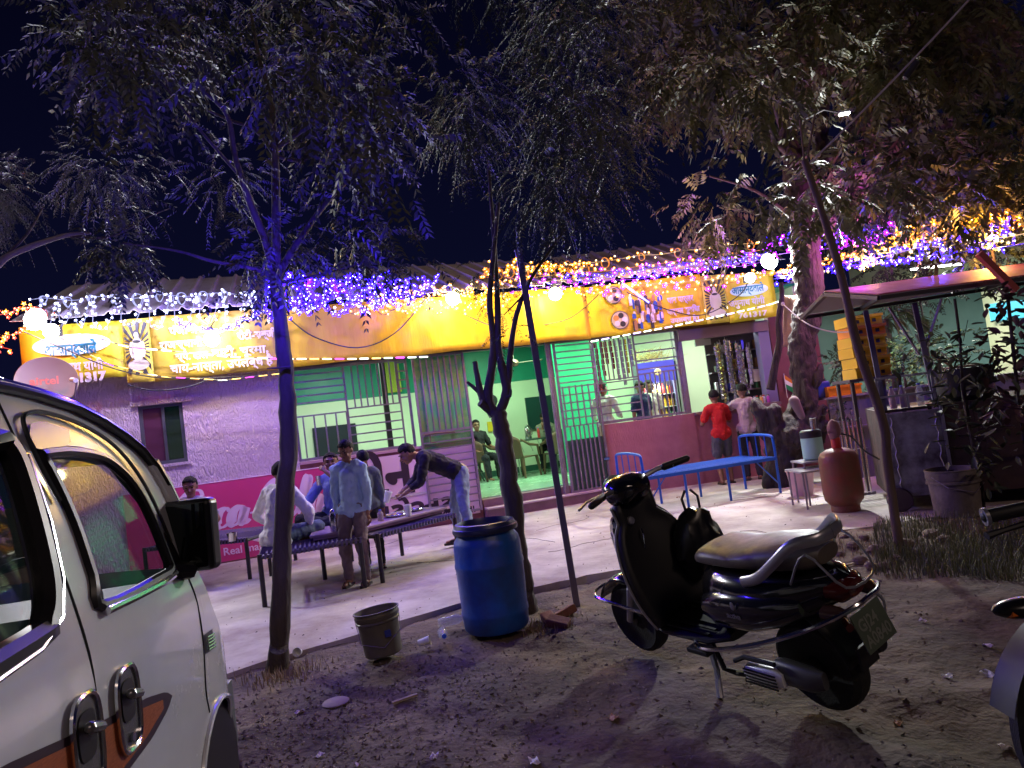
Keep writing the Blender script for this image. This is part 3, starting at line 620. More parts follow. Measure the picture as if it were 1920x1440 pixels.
cable('dark cable from the left flood lamp down across the banner', [fs(45, 622, -.8), fs(110, 650, -.6), (fs(220, 693, -.45)), fs(330, 710, -.45), fs(520, 702, -.45)], .007)
cable('thin cable from the middle globe to the pruned tree', [fs(850, 580, -.5), fs(905, 605, -.7), D(930, 612, 9.0)], .008)
cable('cable sagging between the right globe and the steel post top', [rt(1000, 612, -.5), rt(1070, 596, -.5), rt(1130, 545, -.5)], .008)
cable('cable sagging over the printed portrait at the right', [rt(1175, 548, -.5), rt(1250, 580, -.5), rt(1320, 590, -.5), rt(1390, 550, -.5), rt(1405, 510, -.5)], .009)
t = thing('blue_tube', 'short glowing blue tube hanging by the printed bottles', 'light', rt(1170, 535, -.5)); MB().tube([rt(1165, 530, -.55), rt(1218, 568, -.5)], .014, 8).b('tube', glow('bluetube', (.10, .10, 1), 6), t, world=True)
MB().ell(rt(1165, 530, -.55), .022, 8).ell(rt(1218, 568, -.5), .02, 8).b('end_cap', wire, t, world=True)
t = thing('pale_rope', 'pale rope sagging between the gnarled trunk and the awning', 'rope', D(1470, 570, 9)); MB().tube(smoothpts([D(1468, 570, 10), D(1510, 605, 8.8), D(1560, 622, 8.2), D(1610, 620, 7.6)], 5), .008, 6).b('cord', M('rope', (.45, .40, .38), .8), t, world=True)
MB().ell(D(1468, 570, 10), .03, 6).b('knot', M('rope'), t, world=True)

# ---------------- interior and counter furniture ----------------
chairbrown = M('chair_brown', (.13, .075, .045), .4)
def chair(label, loc, rz, g='brown moulded plastic chairs in the hall', proto=None):
    t = thing('plastic_chair', label, 'chair', loc, rz, g)
    if proto is None:
        bev(MB().box((-.24, -.22, .40), (.24, .22, .425)).b('seat', chairbrown, t), .01)
        def fn(a, b): x = (a-.5)*.5; return Vector((x, .23+.06*b+.03*(1-4*(a-.5)**2), .40+.48*b-.10*b*(2*(a-.5))**2))
        o = MB().grid(fn, 10, 6).b('backrest', chairbrown, t, smooth=True); s_ = o.modifiers.new('t', 'SOLIDIFY'); s_.thickness = .02
        for s in (-1, 1):
            MB().tube([(s*.25, .26, .78), (s*.28, .05, .66), (s*.27, -.2, .62), (s*.25, -.24, .42)], [.02, .028, .028, .02], 8).b('armrest', chairbrown, t, smooth=True)
            for y in (-.2, .22): MB().tube([(s*.21, y, .41), (s*.25, y*1.15, 0)], [.035, .022], 8).b('leg', chairbrown, t, smooth=True)
    return t
c0 = chair('brown plastic chair holding the man in black by the doorway', (-.83, 14.9, .3), 2.6)
def cc(label, loc, rz):
    c = copy_tree(c0); c.location = loc; c.rotation_euler = (0, 0, rz); c['label'] = label; WORLD[c.name] = Matrix.Translation(Vector(loc)) @ Matrix.Rotation(rz, 4, 'Z'); return c
cc('empty brown plastic chair at the left end of the steel table', (.02, 14.6, .3), 2.4)
cc('brown plastic chair right of the steel table, behind the leaning post', (.75, 14.55, .3), 3.5)
tb = thing('dining_table', 'black steel dining table with cup and jug inside the doorway', 'table', (.35, 15.1, .3), .35)
MB().box((-.6, -.35, .72), (.6, .35, .75)).b('tabletop', M('table_dark', (.05, .08, .07), .2), tb)
for x in (-.55, .55):
    for y in (-.3, .3): MB().tube([(x, y, 0), (x, y, .72)], .016, 6).b('leg', M('table_steel', (.45, .5, .45), .3, .8), tb)
for k in range(6): MB().tube([(-.5+.2*k, -.33, .72), (-.42+.2*k, -.33, .50)], .009, 5).b('brace', M('table_steel'), tb)
ld = thing('folded_stand', 'dark folded metal stand leaning by the hall doorway', 'stand', P2(O1, A1, (3.9, 3.4, .3)), A1)
MB().beam((.50, 0, 0), (.1, .1, .95), .03).beam((.56, 0, 0), (.16, .1, .95), .03).b('frame', M('table_dark'), ld)
for k in range(3): MB().box((.44-.1*k, .0+.03*k, .2+.22*k), (.50-.1*k, .02+.03*k, .22+.22*k)).b('rung', M('table_dark'), ld)
steelm = M('stainless', (.62, .60, .62), .22, 1)
def jug(label, loc, h=.2, r=.055, cup=False, g=None, par=None):
    t = thing('steel_tumbler' if cup else 'steel_jug', label, 'cup' if cup else 'jug', loc, R.uniform(0, 6), g)
    if cup: MB().lathe([(r*.75, 0), (r, h), (r*.92, h), (r*.7, .01), (0, .008)], (0, 0, 0), 16).b('cup_body', steelm, t, smooth=True)
    else:
        MB().lathe([(r*.9, 0), (r, .01), (r, h*.8), (r*.8, h*.92), (r*.9, h), (r*.82, h), (0, h*.95)], (0, 0, 0), 20).b('jug_body', steelm, t, smooth=True)
        MB().lathe([(r*.85, h+.002), (r*.6, h+.02), (.012, h+.03), (.012, h+.045), (0, h+.05)], (0, 0, 0), 16).b('lid', steelm, t, smooth=True)
        MB().tube([(r, 0, h*.85), (r+.05, 0, h*.8), (r+.05, 0, h*.35), (r, 0, h*.25)], .007, 6).b('handle', steelm, t, smooth=True)
    return t
jug('steel water jug on the hall table', (.2, 15.05, 1.052), .26, .07)
def bottle(label, loc, h, r, col, name='bottle', capc=(.1, .1, .6), g=None, rot=None, al=.45):
    t = thing(name, label, 'bottle', loc, 0, g); mt = Matrix() if rot is None else rot
    o = MB().lathe([(r*.9, 0), (r, .01), (r, h*.35), (r*.94, h*.4), (r, h*.45), (r, h*.68), (r*.45, h*.86), (r*.42, h*.93)], (0, 0, 0), 14).xf(mt).b('bottle_body', M('bottle_%d_%d_%d' % tuple(int(99*c) for c in col), col, .12, alpha=al), t, smooth=True)
    MB().lathe([(r*.47, h*.93), (r*.47, h), (0, h)], (0, 0, 0), 10).xf(mt).b('bottle_cap', M('cap_%d_%d_%d' % tuple(int(99*c) for c in capc), capc, .4), t)
    return t
bottle('small cola bottle on the hall table', (.42, 14.95, 1.052), .22, .03, (.5, .05, .05), al=1)
# fridge behind the counter grille
fr = thing('drinks_fridge', 'lit glass door drinks fridge with blue header behind the counter grille', 'fridge', P2(O2, A2, (1.62, 1.6, .3)), A2)
bev(MB().box((-.36, 0, 0), (-.31, .5, 1.95)).box((.31, 0, 0), (.36, .5, 1.95)).box((-.31, .45, 0), (.31, .5, 1.95)).box((-.31, 0, 0), (.31, .45, .25)).b('cabinet', M('fridge_grey', (.12, .12, .2), .4), fr))
MB().box((-.36, -.02, 1.55), (.36, .02, 1.95)).b('header_panel', M('fridge_header', (.03, .03, .22), .3, emit=((.1, .08, .6), .35)), fr)
MB().lathe([(0, 0), (.07, 0), (.05, .012), (0, .015)], (0.02, -.022, 1.74), 10, (0, -1, 0)).b('emblem', M('emblem_cream', (.8, .5, .25), .5), fr)
for s in (-1, 1): MB().box((s*.325-.012, .03, .27), (s*.325+.012, .05, 1.53)).b('door_light', glow('fridge_led', (.85, .92, 1), 6), fr)
lamp('fridge_glow', (0, .05, 1.45), 14, (.85, .93, 1), .06, parent=fr)
for k in range(5):
    z = .30+.25*k; MB().box((-.30, .04, z), (.30, .44, z+.012)).b('shelf', M('white_paint'), fr)
    for i in range(8):
        c = [(.75, .30, .02), (.8, .75, .65), (.55, .03, .02), (.75, .45, .05), (.05, .25, .12), (.85, .8, .3)][R.randint(0, 5)]
        MB().lathe([(.028, 0), (.03, .01), (.03, .12), (.012, .17), (.012, .2), (0, .2)], (-.26+.074*i, .1, z+.014), 8).b('drink_bottle', M('drink_%d' % int(c[0]*90+c[1]*10), c, .3), fr, smooth=True)
bs = thing('straw_heap', 'heap of dry straw piled on top of the drinks fridge', 'straw', P2(O2, A2, (1.62, 1.85, 2.25)), A2, kind=None)
mb = MB()
for k in range(160):
    a = R.uniform(0, 6.28); x = R.gauss(0, .16); y = R.gauss(0, .1); L_ = R.uniform(.15, .34); mb.beam((x, y, R.uniform(0, .14)), (x+L_*math.cos(a), y+L_*.5*math.sin(a), R.uniform(.02, .3)), .008, .004)
mb.b('straw_pile', M('straw', (.42, .30, .12), .9), bs, kind='stuff')
# hanging snack strips
pk = [M('pack_%d' % i, c, .25, .3) for i, c in enumerate([(.30, .04, .22), (.05, .06, .35), (.35, .20, .08), (.10, .30, .12), (.4, .4, .42), (.3, .05, .05), (.45, .35, .05)])]
def packs(label, W, n, w=.06, h=.10, mts=pk):
    t = thing('snack_strip', label, 'snack strip', W, A2, 'snack packet strips hanging at the counter'); mt = R.choice(mts)
    MB().tube([(0, .004, .05), (0, .004, -n*h)], .003, 4).b('string_line', M('white_paint'), t)
    for k in range(n):
        a = MB(); x = R.uniform(-.006, .006); z = -k*h
        a.add([(x-w/2, 0, z), (x+w/2, 0, z), (x+w/2, 0, z-h*.92), (x-w/2, 0, z-h*.92), (x, -.018, z-h*.3), (x, -.018, z-h*.65), (x, .014, z-h*.3), (x, .014, z-h*.65)], [(0, 4, 1), (1, 4, 5, 2), (2, 5, 3), (3, 5, 4, 0), (1, 6, 0), (2, 7, 6, 1), (3, 7, 2), (0, 6, 7, 3)])
        a.b('packet', mt, t)
lab = ['first', 'second', 'third', 'fourth', 'fifth', 'sixth', 'seventh', 'eighth', 'ninth']
for i in range(9): packs('snack strip behind the counter grille, %s from the green gate' % lab[i], P2(O2, A2, (.16+.085*i, .22+.03*(i % 2), 2.62)), [7, 9, 6, 4, 5, 7, 8, 6, 5][i])
sil = [M('pack_silver', (.6, .58, .55), .2, .8), M('pack_gold', (.55, .42, .15), .22, .8), pk[4]]
for i in range(11): packs('shiny packet strip in the open counter window, %s from the left' % (lab+['tenth', 'eleventh'])[i], P2(O2, A2, (2.36+.062*i, .30+.05*(i % 3), 2.40-.03*abs(i-3))), [10, 11, 12, 10, 11, 9, 10, 8, 9, 7, 6][i], .055, .095, sil)
# counter contents
sh = thing('counter_shelf', 'dark back shelf unit with packets and boxes behind the snack counter', 'shelf', P2(O2, A2, (2.35, .5, 1.22)), A2)
MB().box((-.1, .02, 0), (1.0, .05, 1.35)).b('back_panel', M('shelf_dark', (.05, .04, .05), .5), sh)
for z in (.25, .62, .95, 1.25): MB().box((-.1, -.16, z), (1.0, .018, z+.02)).b('shelf_board', M('shelf_board', (.12, .09, .10), .5), sh)
for i in range(26):
    z = [.272, .642, .972][i % 3]; x = -.05+.04*i; c = R.choice(pk+sil); w = R.uniform(.02, .05); MB().box((x, -.13, z), (x+w, -.03, z+R.uniform(.08, .2))).b('box', c, sh)
MB().box((.62, -.2, .38), (.86, -.17, .60)).b('carton', M('carton', (.55, .48, .36), .7), sh)
for i in range(12):
    x = 2.45+.058*i; c = [(.6, .55, .5), (.1, .3, .1), (.55, .3, .08), (.5, .5, .6), (.4, .06, .4), (.7, .7, .7)][i % 6]
    t = thing('counter_jar', 'sweet jar on the snack counter, %s from the left' % (lab+['tenth', 'eleventh', 'twelfth'])[i], 'jar', P2(O2, A2, (x, -.01+.05*(i % 2), 1.212)), 0, 'jars on the snack counter')
    MB().lathe([(.026, 0), (.03, .01), (.03, .10), (.02, .12), (0, .12)], (0, 0, 0), 10).b('jar_body', M('jar_%d' % (i % 6), c, .15), t, smooth=True); MB().lathe([(.024, .121), (.024, .145), (0, .145)], (0, 0, 0), 10).b('jar_lid', M('lid_red', (.4, .05, .04), .4) if i % 2 else steelm, t)
MB().box((0, 0, 0), (.28, .06, .2)).xf(Matrix.Translation(P2(O2, A2, (2.08, .5, 2.36)))).b('wall_meter', M('meter', (.3, .3, .3), .4), label='grey electric meter box high beside the counter opening', cat='meter')
fl = thing('small_flag', 'small tricolour flag stuck at the counter end', 'flag', P2(O2, A2, (3.36, -.03, 1.25)), A2); MB().tube([(0, 0, 0), (0, 0, .42)], .005, 5).b('pole', M('white_paint'), fl)
for i, c in enumerate([(.7, .22, .02), (.8, .8, .8), (.02, .3, .08)]): MB().add([(.005, 0, .4-.08*i), (.12+.02*i, .01, .30-.08*i), (.13, .01, .22-.08*i), (.005, 0, .32-.08*i)], [(0, 1, 2, 3)]).b('stripe', M('flag%d' % i, c, .7), fl)

# satellite dish
dk = thing('satellite_dish', 'white satellite dish with airtel lettering on the left wall', 'satellite dish', fs(88, 717, -.75), A1)
MB().lathe([(.0, -.07), (.14, -.06), (.26, -.025), (.34, .03), (.345, .04), (.34, .045), (.26, -.01), (.14, -.045), (0, -.055)], (0, 0, 0), 36, (.25, -.9, .35)).b('reflector', M('dish_white', (.20, .175, .17), .6), dk, smooth=True)
MB().tube([(.14, .0, -.28), (.34, -.2, -.22), (.40, -.3, -.06)], .012, 6).b('feed_arm', steel, dk); MB().lathe([(.03, 0), (.03, .1), (0, .1)], (.40, -.34, -.05), 10, (-.6, .7, .2)).b('feed_horn', M('white_paint'), dk)
MB().tube([(0, .08, 0), (0.05, .5, -.1)], .02, 6).b('mount', steel, dk)
o = text('airtel', .15, M('airtel_red', (.55, .16, .12), .5), dk, (-.16, -.10, -.03), (rad(72), 0, rad(14)), offset=.004)

# ---------------- people ----------------
skin = M('skin', (.24, .115, .07), .5, sub=True); skin2 = M('skin_light', (.36, .18, .11), .5); hairm = M('hair', (.008, .006, .007), .7, bump=(80, 1, .015), spec=.25); eyem = M('eye_dark', (.01, .008, .01), .2); lipm = M('lips', (.20, .07, .06), .5); sandal = M('sandal', (.03, .02, .02), .5)
def fabric(name, col=(.6,.56,.54), v=None, bs=14): return M(name, col, .85, var=v or (5, tuple(c*.75 for c in col), .4), bump=(bs, .8, .018, (1, 1, .45)))
def ik(a, b, l1, l2, pole):
    a = Vector(a); b = Vector(b); d = b-a; L = d.length
    if L > (l1+l2)*.995: b = a+d.normalized()*(l1+l2)*.995; d = b-a; L = d.length
    c = (l1*l1-l2*l2+L*L)/(2*L); h = math.sqrt(max(0, l1*l1-c*c)); n = d.normalized(); p = Vector(pole); p = p-n*p.dot(n)
    if p.length < 1e-4: p = Vector((0, 1, 0))
    return a+n*c+p.normalized()*h, b
def person(label, loc, rz, h, pel=(0, 0, .525), chest=(0, 0, .75), turn=0, head=(0, 0), neckdir=None, handL=None, handR=None, poleL=(.3, .6, -.6), poleR=(-.3, .6, -.6),
           footL=(.06, 0, .04), footR=(-.06, 0, .04), kL=(.1, -1, 0), kR=(-.1, -1, 0), shirt=None, pants=None, sleeve=1.0, shorts=False, sk=None, vox=.011, hair=1.0, collar=True, group=None, hemdrop=.03, grip=.5, shoe=None, footdir=(0, -1)):
    sk = sk or skin; pel = Vector(pel)*h; chest = Vector(chest)*h; t = thing('person', label, 'person', loc, rz, group)
    up = (chest-pel).normalized(); side = Matrix.Rotation(turn, 3, 'Z') @ Vector((1, 0, 0)); side = (side-up*side.dot(up)).normalized(); fwd = up.cross(side)*-1  # faces -y when upright
    fwd = side.cross(up)*-1 if False else Vector(side.cross(up)); fwd = -fwd if fwd.y > 0 and abs(turn) < 1.5 and abs(up.z) > .3 else fwd
    nd = Vector(neckdir).normalized() if neckdir else up
    neck = chest+up*.065*h; hc = neck+nd*.105*h; nk2 = neck+nd*.05*h
    shL = chest+side*.094*h+up*.045*h; shR = chest-side*.094*h+up*.045*h; hpL = pel+side*.05*h; hpR = pel-side*.05*h
    HL = Vector(handL)*h if handL else shL+Vector((.03, 0, -.34))*h; HR = Vector(handR)*h if handR else shR+Vector((-.03, 0, -.34))*h
    eL, HL = ik(shL, HL, .172*h, .150*h, poleL); eR, HR = ik(shR, HR, .172*h, .150*h, poleR)
    kneeL, aL = ik(hpL, Vector(footL)*h, .245*h, .245*h, kL); kneeR, aR = ik(hpR, Vector(footR)*h, .245*h, .245*h, kR)
    # body: one surface
    b = MB(); hm = Matrix.Rotation(head[0], 3, 'Z') @ Matrix.Rotation(turn, 3, 'Z') @ Matrix.Rotation(head[1], 3, 'X')
    b.cap(pel, pel+up*.08*h, .068*h, .062*h, 12); b.cap(pel+up*.1*h, chest, .064*h, .068*h, 12)
    b.cap(shL-side*.04*h, shR+side*.04*h, .05*h, .05*h, 12)
    b.cap(neck-up*.02*h, nk2+nd*.02*h, .031*h, .029*h, 10)
    r = .056*h
    b.ell(hc+hm @ Vector((0, .006*h, .014*h)), (r*.86, r*1.02, r*1.0), 18, hm); b.ell(hc+hm @ Vector((0, -.016*h, -.025*h)), (r*.66, r*.68, r*.80), 14, hm); b.ell(hc+hm @ Vector((0, -.034*h, -.055*h)), (r*.33, r*.3, r*.26), 10, hm)
    b.cap(hc+hm @ Vector((0, -.051*h, .004*h)), hc+hm @ Vector((0, -.066*h, -.017*h)), .005*h, .0092*h, 8)
    for s in (-1, 1):
        b.ell(hc+hm @ Vector((s*.047*h, .004*h, -.004*h)), (.006*h, .012*h, .018*h), 8, hm); b.ell(hc+hm @ Vector((s*.024*h, -.043*h, -.017*h)), (.014*h, .012*h, .013*h), 8, hm)
        b.cap(hc+hm @ Vector((s*.010*h, -.055*h, .015*h)), hc+hm @ Vector((s*.033*h, -.047*h, .016*h)), .006*h, .005*h, 6)
    for sh_, e_, H_ in ((shL, eL, HL), (shR, eR, HR)):
        b.cap(sh_, e_, .030*h, .024*h, 10); b.cap(e_, H_, .024*h, .016*h, 10)
        d = (H_-e_).normalized(); w = d.cross(side)
        if w.length < .2: w = d.cross(Vector((0, 0, 1)))
        w.normalize(); s2 = w.cross(d).normalized(); pc = H_+d*.03*h
        b.cap(H_, pc+d*.012*h, .015*h, .018*h, 8, flat=(1, .62)); inn = s2 if (pc-s2).length > 0 else s2
        for q in range(4):
            o = s2*((q-1.5)*.0095*h); L_ = [.036, .042, .039, .030][q]*h; a = pc+d*.022*h+o; m_ = a+d*L_*.5+w*L_*.18*grip*2; e2 = m_+d*L_*.38*(1-.5*grip)+w*L_*.5*grip
            b.cap(a, m_, .0052*h, .0048*h, 6); b.cap(m_, e2, .0048*h, .0042*h, 6)
        a = pc+s2*.014*h; b.cap(a-d*.008*h, a+d*.014*h+s2*.014*h+w*.006*h, .006*h, .0052*h, 6); b.cap(a+d*.014*h+s2*.014*h+w*.006*h, a+d*.03*h+s2*.014*h+w*.016*h, .0052*h, .0045*h, 6)
    fd = Vector((footdir[0], footdir[1], 0)).normalized()
    for hp, kn, an in ((hpL, kneeL, aL), (hpR, kneeR, aR)):
        b.cap(hp, kn, .052*h, .034*h, 12); b.cap(kn, kn.lerp(an, .35), .033*h, .034*h, 10); b.cap(kn.lerp(an, .3), an, .034*h, .021*h, 10)
        b.cap(an+Vector((0, 0, -.014*h))-fd*.012*h, an+fd*.085*h+Vector((0, 0, -.026*h)), .020*h, .014*h, 10)
    def fin(mb, name, mt, v, disp=0, dsc=.08, it=2):
        o = mb.b(name, mt, t, smooth=True); q = o.modifiers.new('r', 'REMESH'); q.mode = 'VOXEL'; q.voxel_size = v; q.use_smooth_shade = True
        q = o.modifiers.new('s', 'SMOOTH'); q.factor = .5; q.iterations = it
        if disp:
            tx = bpy.data.textures.get('folds%.2f' % dsc) or bpy.data.textures.new('folds%.2f' % dsc, 'CLOUDS'); tx.noise_scale = dsc; tx.noise_depth = 2
            q = o.modifiers.new('d', 'DISPLACE'); q.texture = tx; q.strength = disp; q.mid_level = .5
        return o
    body = fin(b, 'body', sk, vox*.8)
    if shirt:
        s = MB(); e = .012*h
        s.cap(hpL.lerp(hpR,.1)+up*(.05-hemdrop)*h, hpR.lerp(hpL,.1)+up*(.05-hemdrop)*h, .071*h, .071*h, 14); s.cap(pel+up*(.05-hemdrop)*h, pel+up*.12*h, .078*h, .076*h, 14, flat=(1.05, .92)); s.cap(pel+up*.1*h, chest, .076*h, .080*h, 14, flat=(1.1, .9)); s.cap(shL-side*.035*h, shR+side*.035*h, .056*h, .056*h, 12)
        s.cap(chest+up*.04*h, neck+up*.004*h, .05*h, .036*h, 12)
        for sh_, e_, H_ in ((shL, eL, HL), (shR, eR, HR)):
            if sleeve > .5: s.cap(sh_, e_, .040*h, .034*h, 10); s.cap(e_, e_.lerp(H_, .1+.83*(sleeve-.5)*2), .034*h, .025*h, 10)
            else: s.cap(sh_, sh_.lerp(e_, .68), .042*h, .040*h, 10)
        fin(s, 'shirt', shirt, vox, .024*h, .075, 1)
        if collar:
            c = MB(); ring = [neck+side*.038*h*math.cos(a)+side.cross(up)*.036*h*math.sin(a)+up*.004*h for a in [2*math.pi*k/14 for k in range(14)]]
            c.tube(ring, .010*h, 6, close=True).b('collar', shirt, t, smooth=True)
    if pants:
        s = MB(); s.cap(hpL.lerp(hpR,.08)+up*.008*h, hpR.lerp(hpL,.08)+up*.008*h, .059*h, .059*h, 12); s.cap(pel, pel+up*.055*h, .062*h, .058*h, 12)
        for hp, kn, an in ((hpL, kneeL, aL), (hpR, kneeR, aR)):
            if shorts: s.cap(hp, hp.lerp(kn, .86), .057*h, .054*h, 12)
            else: s.cap(hp, kn, .058*h, .043*h, 12); s.cap(kn, an+Vector((0, 0, .012*h)), .043*h, .032*h, 10)
        fin(s, 'trousers' if not shorts else 'shorts', pants, vox, .020*h, .06, 1)
    # hair
    hr = MB(); n = 34
    hr.ell((0, 0, 0), (r*.905, r*1.075, r*1.055), n); vs = []
    for v in hr.v:
        v = Vector(v); q = v.normalized(); face = max(0, -q.y*.9-q.z*.15+.05) ; low = q.z < -.28+(.25 if q.y < .1 else -.2)
        if (q.y < -.30+.12*mn.noise(q*9+Vector(loc)) and q.z < .46+.16*mn.noise(q*11)) or low: v = v*.90
        else: v = v*(1.02+.04*mn.noise(q*5+Vector(loc))+.012*hair+(.05*hair if (q.z > .45 and q.y < .2) else 0)+.07*mn.noise(q*13))
        vs.append(tuple(hc+hm @ (v+Vector((0, .006*h, .014*h)))))
    hr.v = vs; hr.b('hair', hairm, t, smooth=True)
    for s in (-1, 1):
        MB().ell(hc+hm @ Vector((s*.020*h, -.0495*h, .0035*h)), (.0085*h, .004*h, .0048*h), 8, hm).b('eye', eyem, t, smooth=True)
        MB().cap(hc+hm @ Vector((s*.009*h, -.0605*h, .0165*h)), hc+hm @ Vector((s*.032*h, -.0515*h, .0195*h)), .0028*h, .0018*h, 6).b('eyebrow', hairm, t)
    MB().ell(hc+hm @ Vector((0, -.0575*h, -.0375*h)), (.013*h, .005*h, .0055*h), 8, hm).b('lips', lipm, t, smooth=True)
    if shoe:
        for an in (aL, aR):
            MB().ext([an+Vector((c[0]*h, c[1]*h, -.045*h)) for c in [(fd.x*a-fd.y*b_, fd.y*a+fd.x*b_) for a, b_ in ((-.04, -.022), (.0, -.026), (.07, -.03), (.11, -.012), (.11, .012), (.07, .03), (0, .026), (-.04, .022))]], (0, 0, .014*h)).b('sandal', shoe, t)
            c = an+fd*.05*h+Vector((0, 0, -.02*h)); s3 = Vector((-fd.y, fd.x, 0)); MB().tube([c-s3*.026*h-Vector((0, 0, .012*h)), c-s3*.018*h+Vector((0, 0, .006*h)), c+s3*.018*h+Vector((0, 0, .006*h)), c+s3*.026*h-Vector((0, 0, .012*h))], .007*h, 6, flat=(2.2, .6)).b('sandal_strap', shoe, t)
    return t
lblue = fabric('shirt_lightblue', (.36, .50, .72)); jeansb = fabric('trousers_dusty', (.16, .11, .13)); black_sh = fabric('shirt_black', (.015, .012, .02)); denim = fabric('jeans_blue', (.22, .28, .42)); dkp = fabric('trousers_dark', (.02, .02, .03))
whites = fabric('shirt_white', (.80, .77, .80)); red = fabric('tshirt_red', (.50, .008, .012)); greyshorts = fabric('shorts_grey', (.08, .08, .11)); pinkw = fabric('shirt_palepink', (.46, .34, .37)); plaid = fabric('shirt_plaid', (.20, .18, .42), (30, (.5, .48, .6), .9)); greyp = fabric('trousers_greyblue', (.09, .12, .16)); bluelit = fabric('shirt_blue_lit', (.18, .24, .62))  # the drinker's shirt colour has the blue string light put in
def Gp(px, py): g = G(px, py, 0); return (g.x, g.y, 0)
# boy in the light blue shirt, facing the road
person('boy in light blue shirt and dusty trousers standing between the rope cots, looking down', Gp(678, 1096), rad(-8), 1.50, turn=0, head=(rad(-14), rad(22)), handL=(.105, -.01, .475), handR=(-.105, -.01, .475), poleL=(1, .6, 0), poleR=(-1, .6, 0),
       footL=(.055, -.03, .045), footR=(-.085, .01, .045), shirt=lblue, pants=jeansb, sleeve=.9, shoe=sandal, hemdrop=.055, vox=.010)
bk = thing('pocket_patch', 'x', 'x') if False else None
person('dark haired youth in dark clothes standing close behind the boy', Gp(704, 1066), rad(200), 1.36, head=(rad(20), 0), footL=(.06, 0, .045), footR=(-.06, .04, .045), shirt=fabric('shirt_grey', (.10, .12, .16)), pants=dkp, sleeve=.9, shoe=sandal)
# man bending over the wooden table
gb = G(862, 1020, 0)
person('young man in black shirt and pale jeans bending over the wooden table', (gb.x+.08, gb.y-.35, 0), rad(-78), 1.68, pel=(0, .04, .545), chest=(0, -.17, .665), neckdir=(0, -.80, .30), head=(0, rad(28)), handL=(.06, -.38, .455), handR=(-.04, -.40, .46), poleL=(.4, .6, .1), poleR=(-.4, .6, .1),
       footL=(.24, .05, .045), footR=(-.12, -.02, .045), kL=(.2, -1, 0), shirt=black_sh, pants=denim, sleeve=.72, shoe=sandal, sk=skin2, hair=1.3, hemdrop=.0)
# charpoys --------------------------------------------------------------
cot_steel = M('cot_legs', (.035, .03, .04), .4, .4); rope = M('cot_rope', (.10, .07, .16), .8)
def cot(label, C0, rz, L_, W_, H_):
    t = thing('rope_cot', label, 'rope cot', (C0[0], C0[1], 0), rz, 'woven rope cots on the forecourt')
    for x in (0, L_):
        for y in (0, W_): MB().tube([(x, y, 0), (x, y, H_+.03)], .024, 8).b('leg', cot_steel, t)
    for a, b in (((0, 0), (L_, 0)), ((0, W_), (L_, W_)), ((0, 0), (0, W_)), ((L_, 0), (L_, W_))): MB().tube([(a[0], a[1], H_), (b[0], b[1], H_)], .022, 8).b('rail', cot_steel, t)
    wv = MB()
    for k in range(int(L_/.045)):
        x = .05+k*.045; wv.add([], []); wv.tube([(x, -.03, H_-.02), (x+.01, -.03, H_+.024), (x+.02, W_/2, H_-.015), (x+.03, W_+.03, H_+.024), (x+.02, W_+.03, H_-.02)], .012, 5)
    for k in range(int(W_/.06)): y = .05+k*.06; wv.tube([(0, y, H_+.02), (L_/2, y, H_-.0), (L_, y, H_+.02)], .009, 5)
    wv.b('rope_weave', rope, t, kind='stuff'); return t
ca = G(497, 1138); cb = G(655, 1110); rzA = math.atan2(cb.y-ca.y, cb.x-ca.x); LA = (cb-ca).length
cot('rope cot behind the left tree trunk where men in white and blue lit shirts sit', ca, rzA+rad(4), max(.95, LA), 1.75, .47)
cc1 = G(718, 1093); dB = Vector((.55, 1.05)).normalized()
cot('rope cot with wooden table board beside the standing boy', cc1, rad(52), 1.15, .95, .47)
cot('rope cot half hidden behind the van mirror', G(380, 1098)+Vector((-.85, .38, 0)), rad(-14), 1.45, 1.0, .46)
board = M('board_wood', (.40, .26, .34), .45, var=(6, (.28, .17, .24), .6, (1, 6, 1)))
def slab(label, loc, rz, L_, W_, z):
    t = thing('table_board', label, 'table', (loc[0], loc[1], z), rz, 'low serving boards on the cots'); bev(MB().box((0, 0, .03), (L_, W_, .055)).b('board_top', board, t)); MB().box((.03, .03, 0), (L_-.03, .06, .029)).b('batten', board, t); MB().box((.03, W_-.06, 0), (L_-.03, W_-.03, .029)).b('batten', board, t); return t
b2 = cc1+Vector((math.cos(rad(52))*.02-math.sin(rad(52))*.18, math.sin(rad(52))*.02+math.cos(rad(52))*.18, 0))
slab('long serving board with plates on the cot beside the boy', b2, rad(52), 1.22, .60, .51)
b1 = ca+(cb-ca)*.62+Vector((-.12, .35, 0)); slab('blue lit serving board with steel jug behind the left trunk', b1, rzA, .55, .8, .50)
# tableware
def onB(u, v): a = rad(52); return Vector((b2.x+u*math.cos(a)-v*math.sin(a), b2.y+u*math.sin(a)+v*math.cos(a), .568))
plate = M('steel_plate', (.5, .5, .52), .25, .9)
for i, (u, v, l) in enumerate(((.62, .22, 'steel thali plate with orange curry on the long board'), (.95, .30, 'steel thali plate with yellow curry at the far end of the board'))):
    t = thing('thali_plate', l, 'plate', onB(u, v), 0); MB().lathe([(0, 0), (.11, 0), (.13, .018), (.125, .02), (.105, .006), (0, .006)], (0, 0, 0), 22).b('plate', plate, t, smooth=True)
    for k in range(3): MB().lathe([(.02, .007), (.03, .03), (.026, .03), (0, .022)], (.055*math.cos(2.1*k), .055*math.sin(2.1*k), 0), 12).b('bowl', plate, t, smooth=True); MB().ell((.055*math.cos(2.1*k), .055*math.sin(2.1*k), .027), (.024, .024, .006), 8).b('curry', M('curry%d' % i, ((.6, .16, .02), (.7, .45, .02))[i], .5), t)
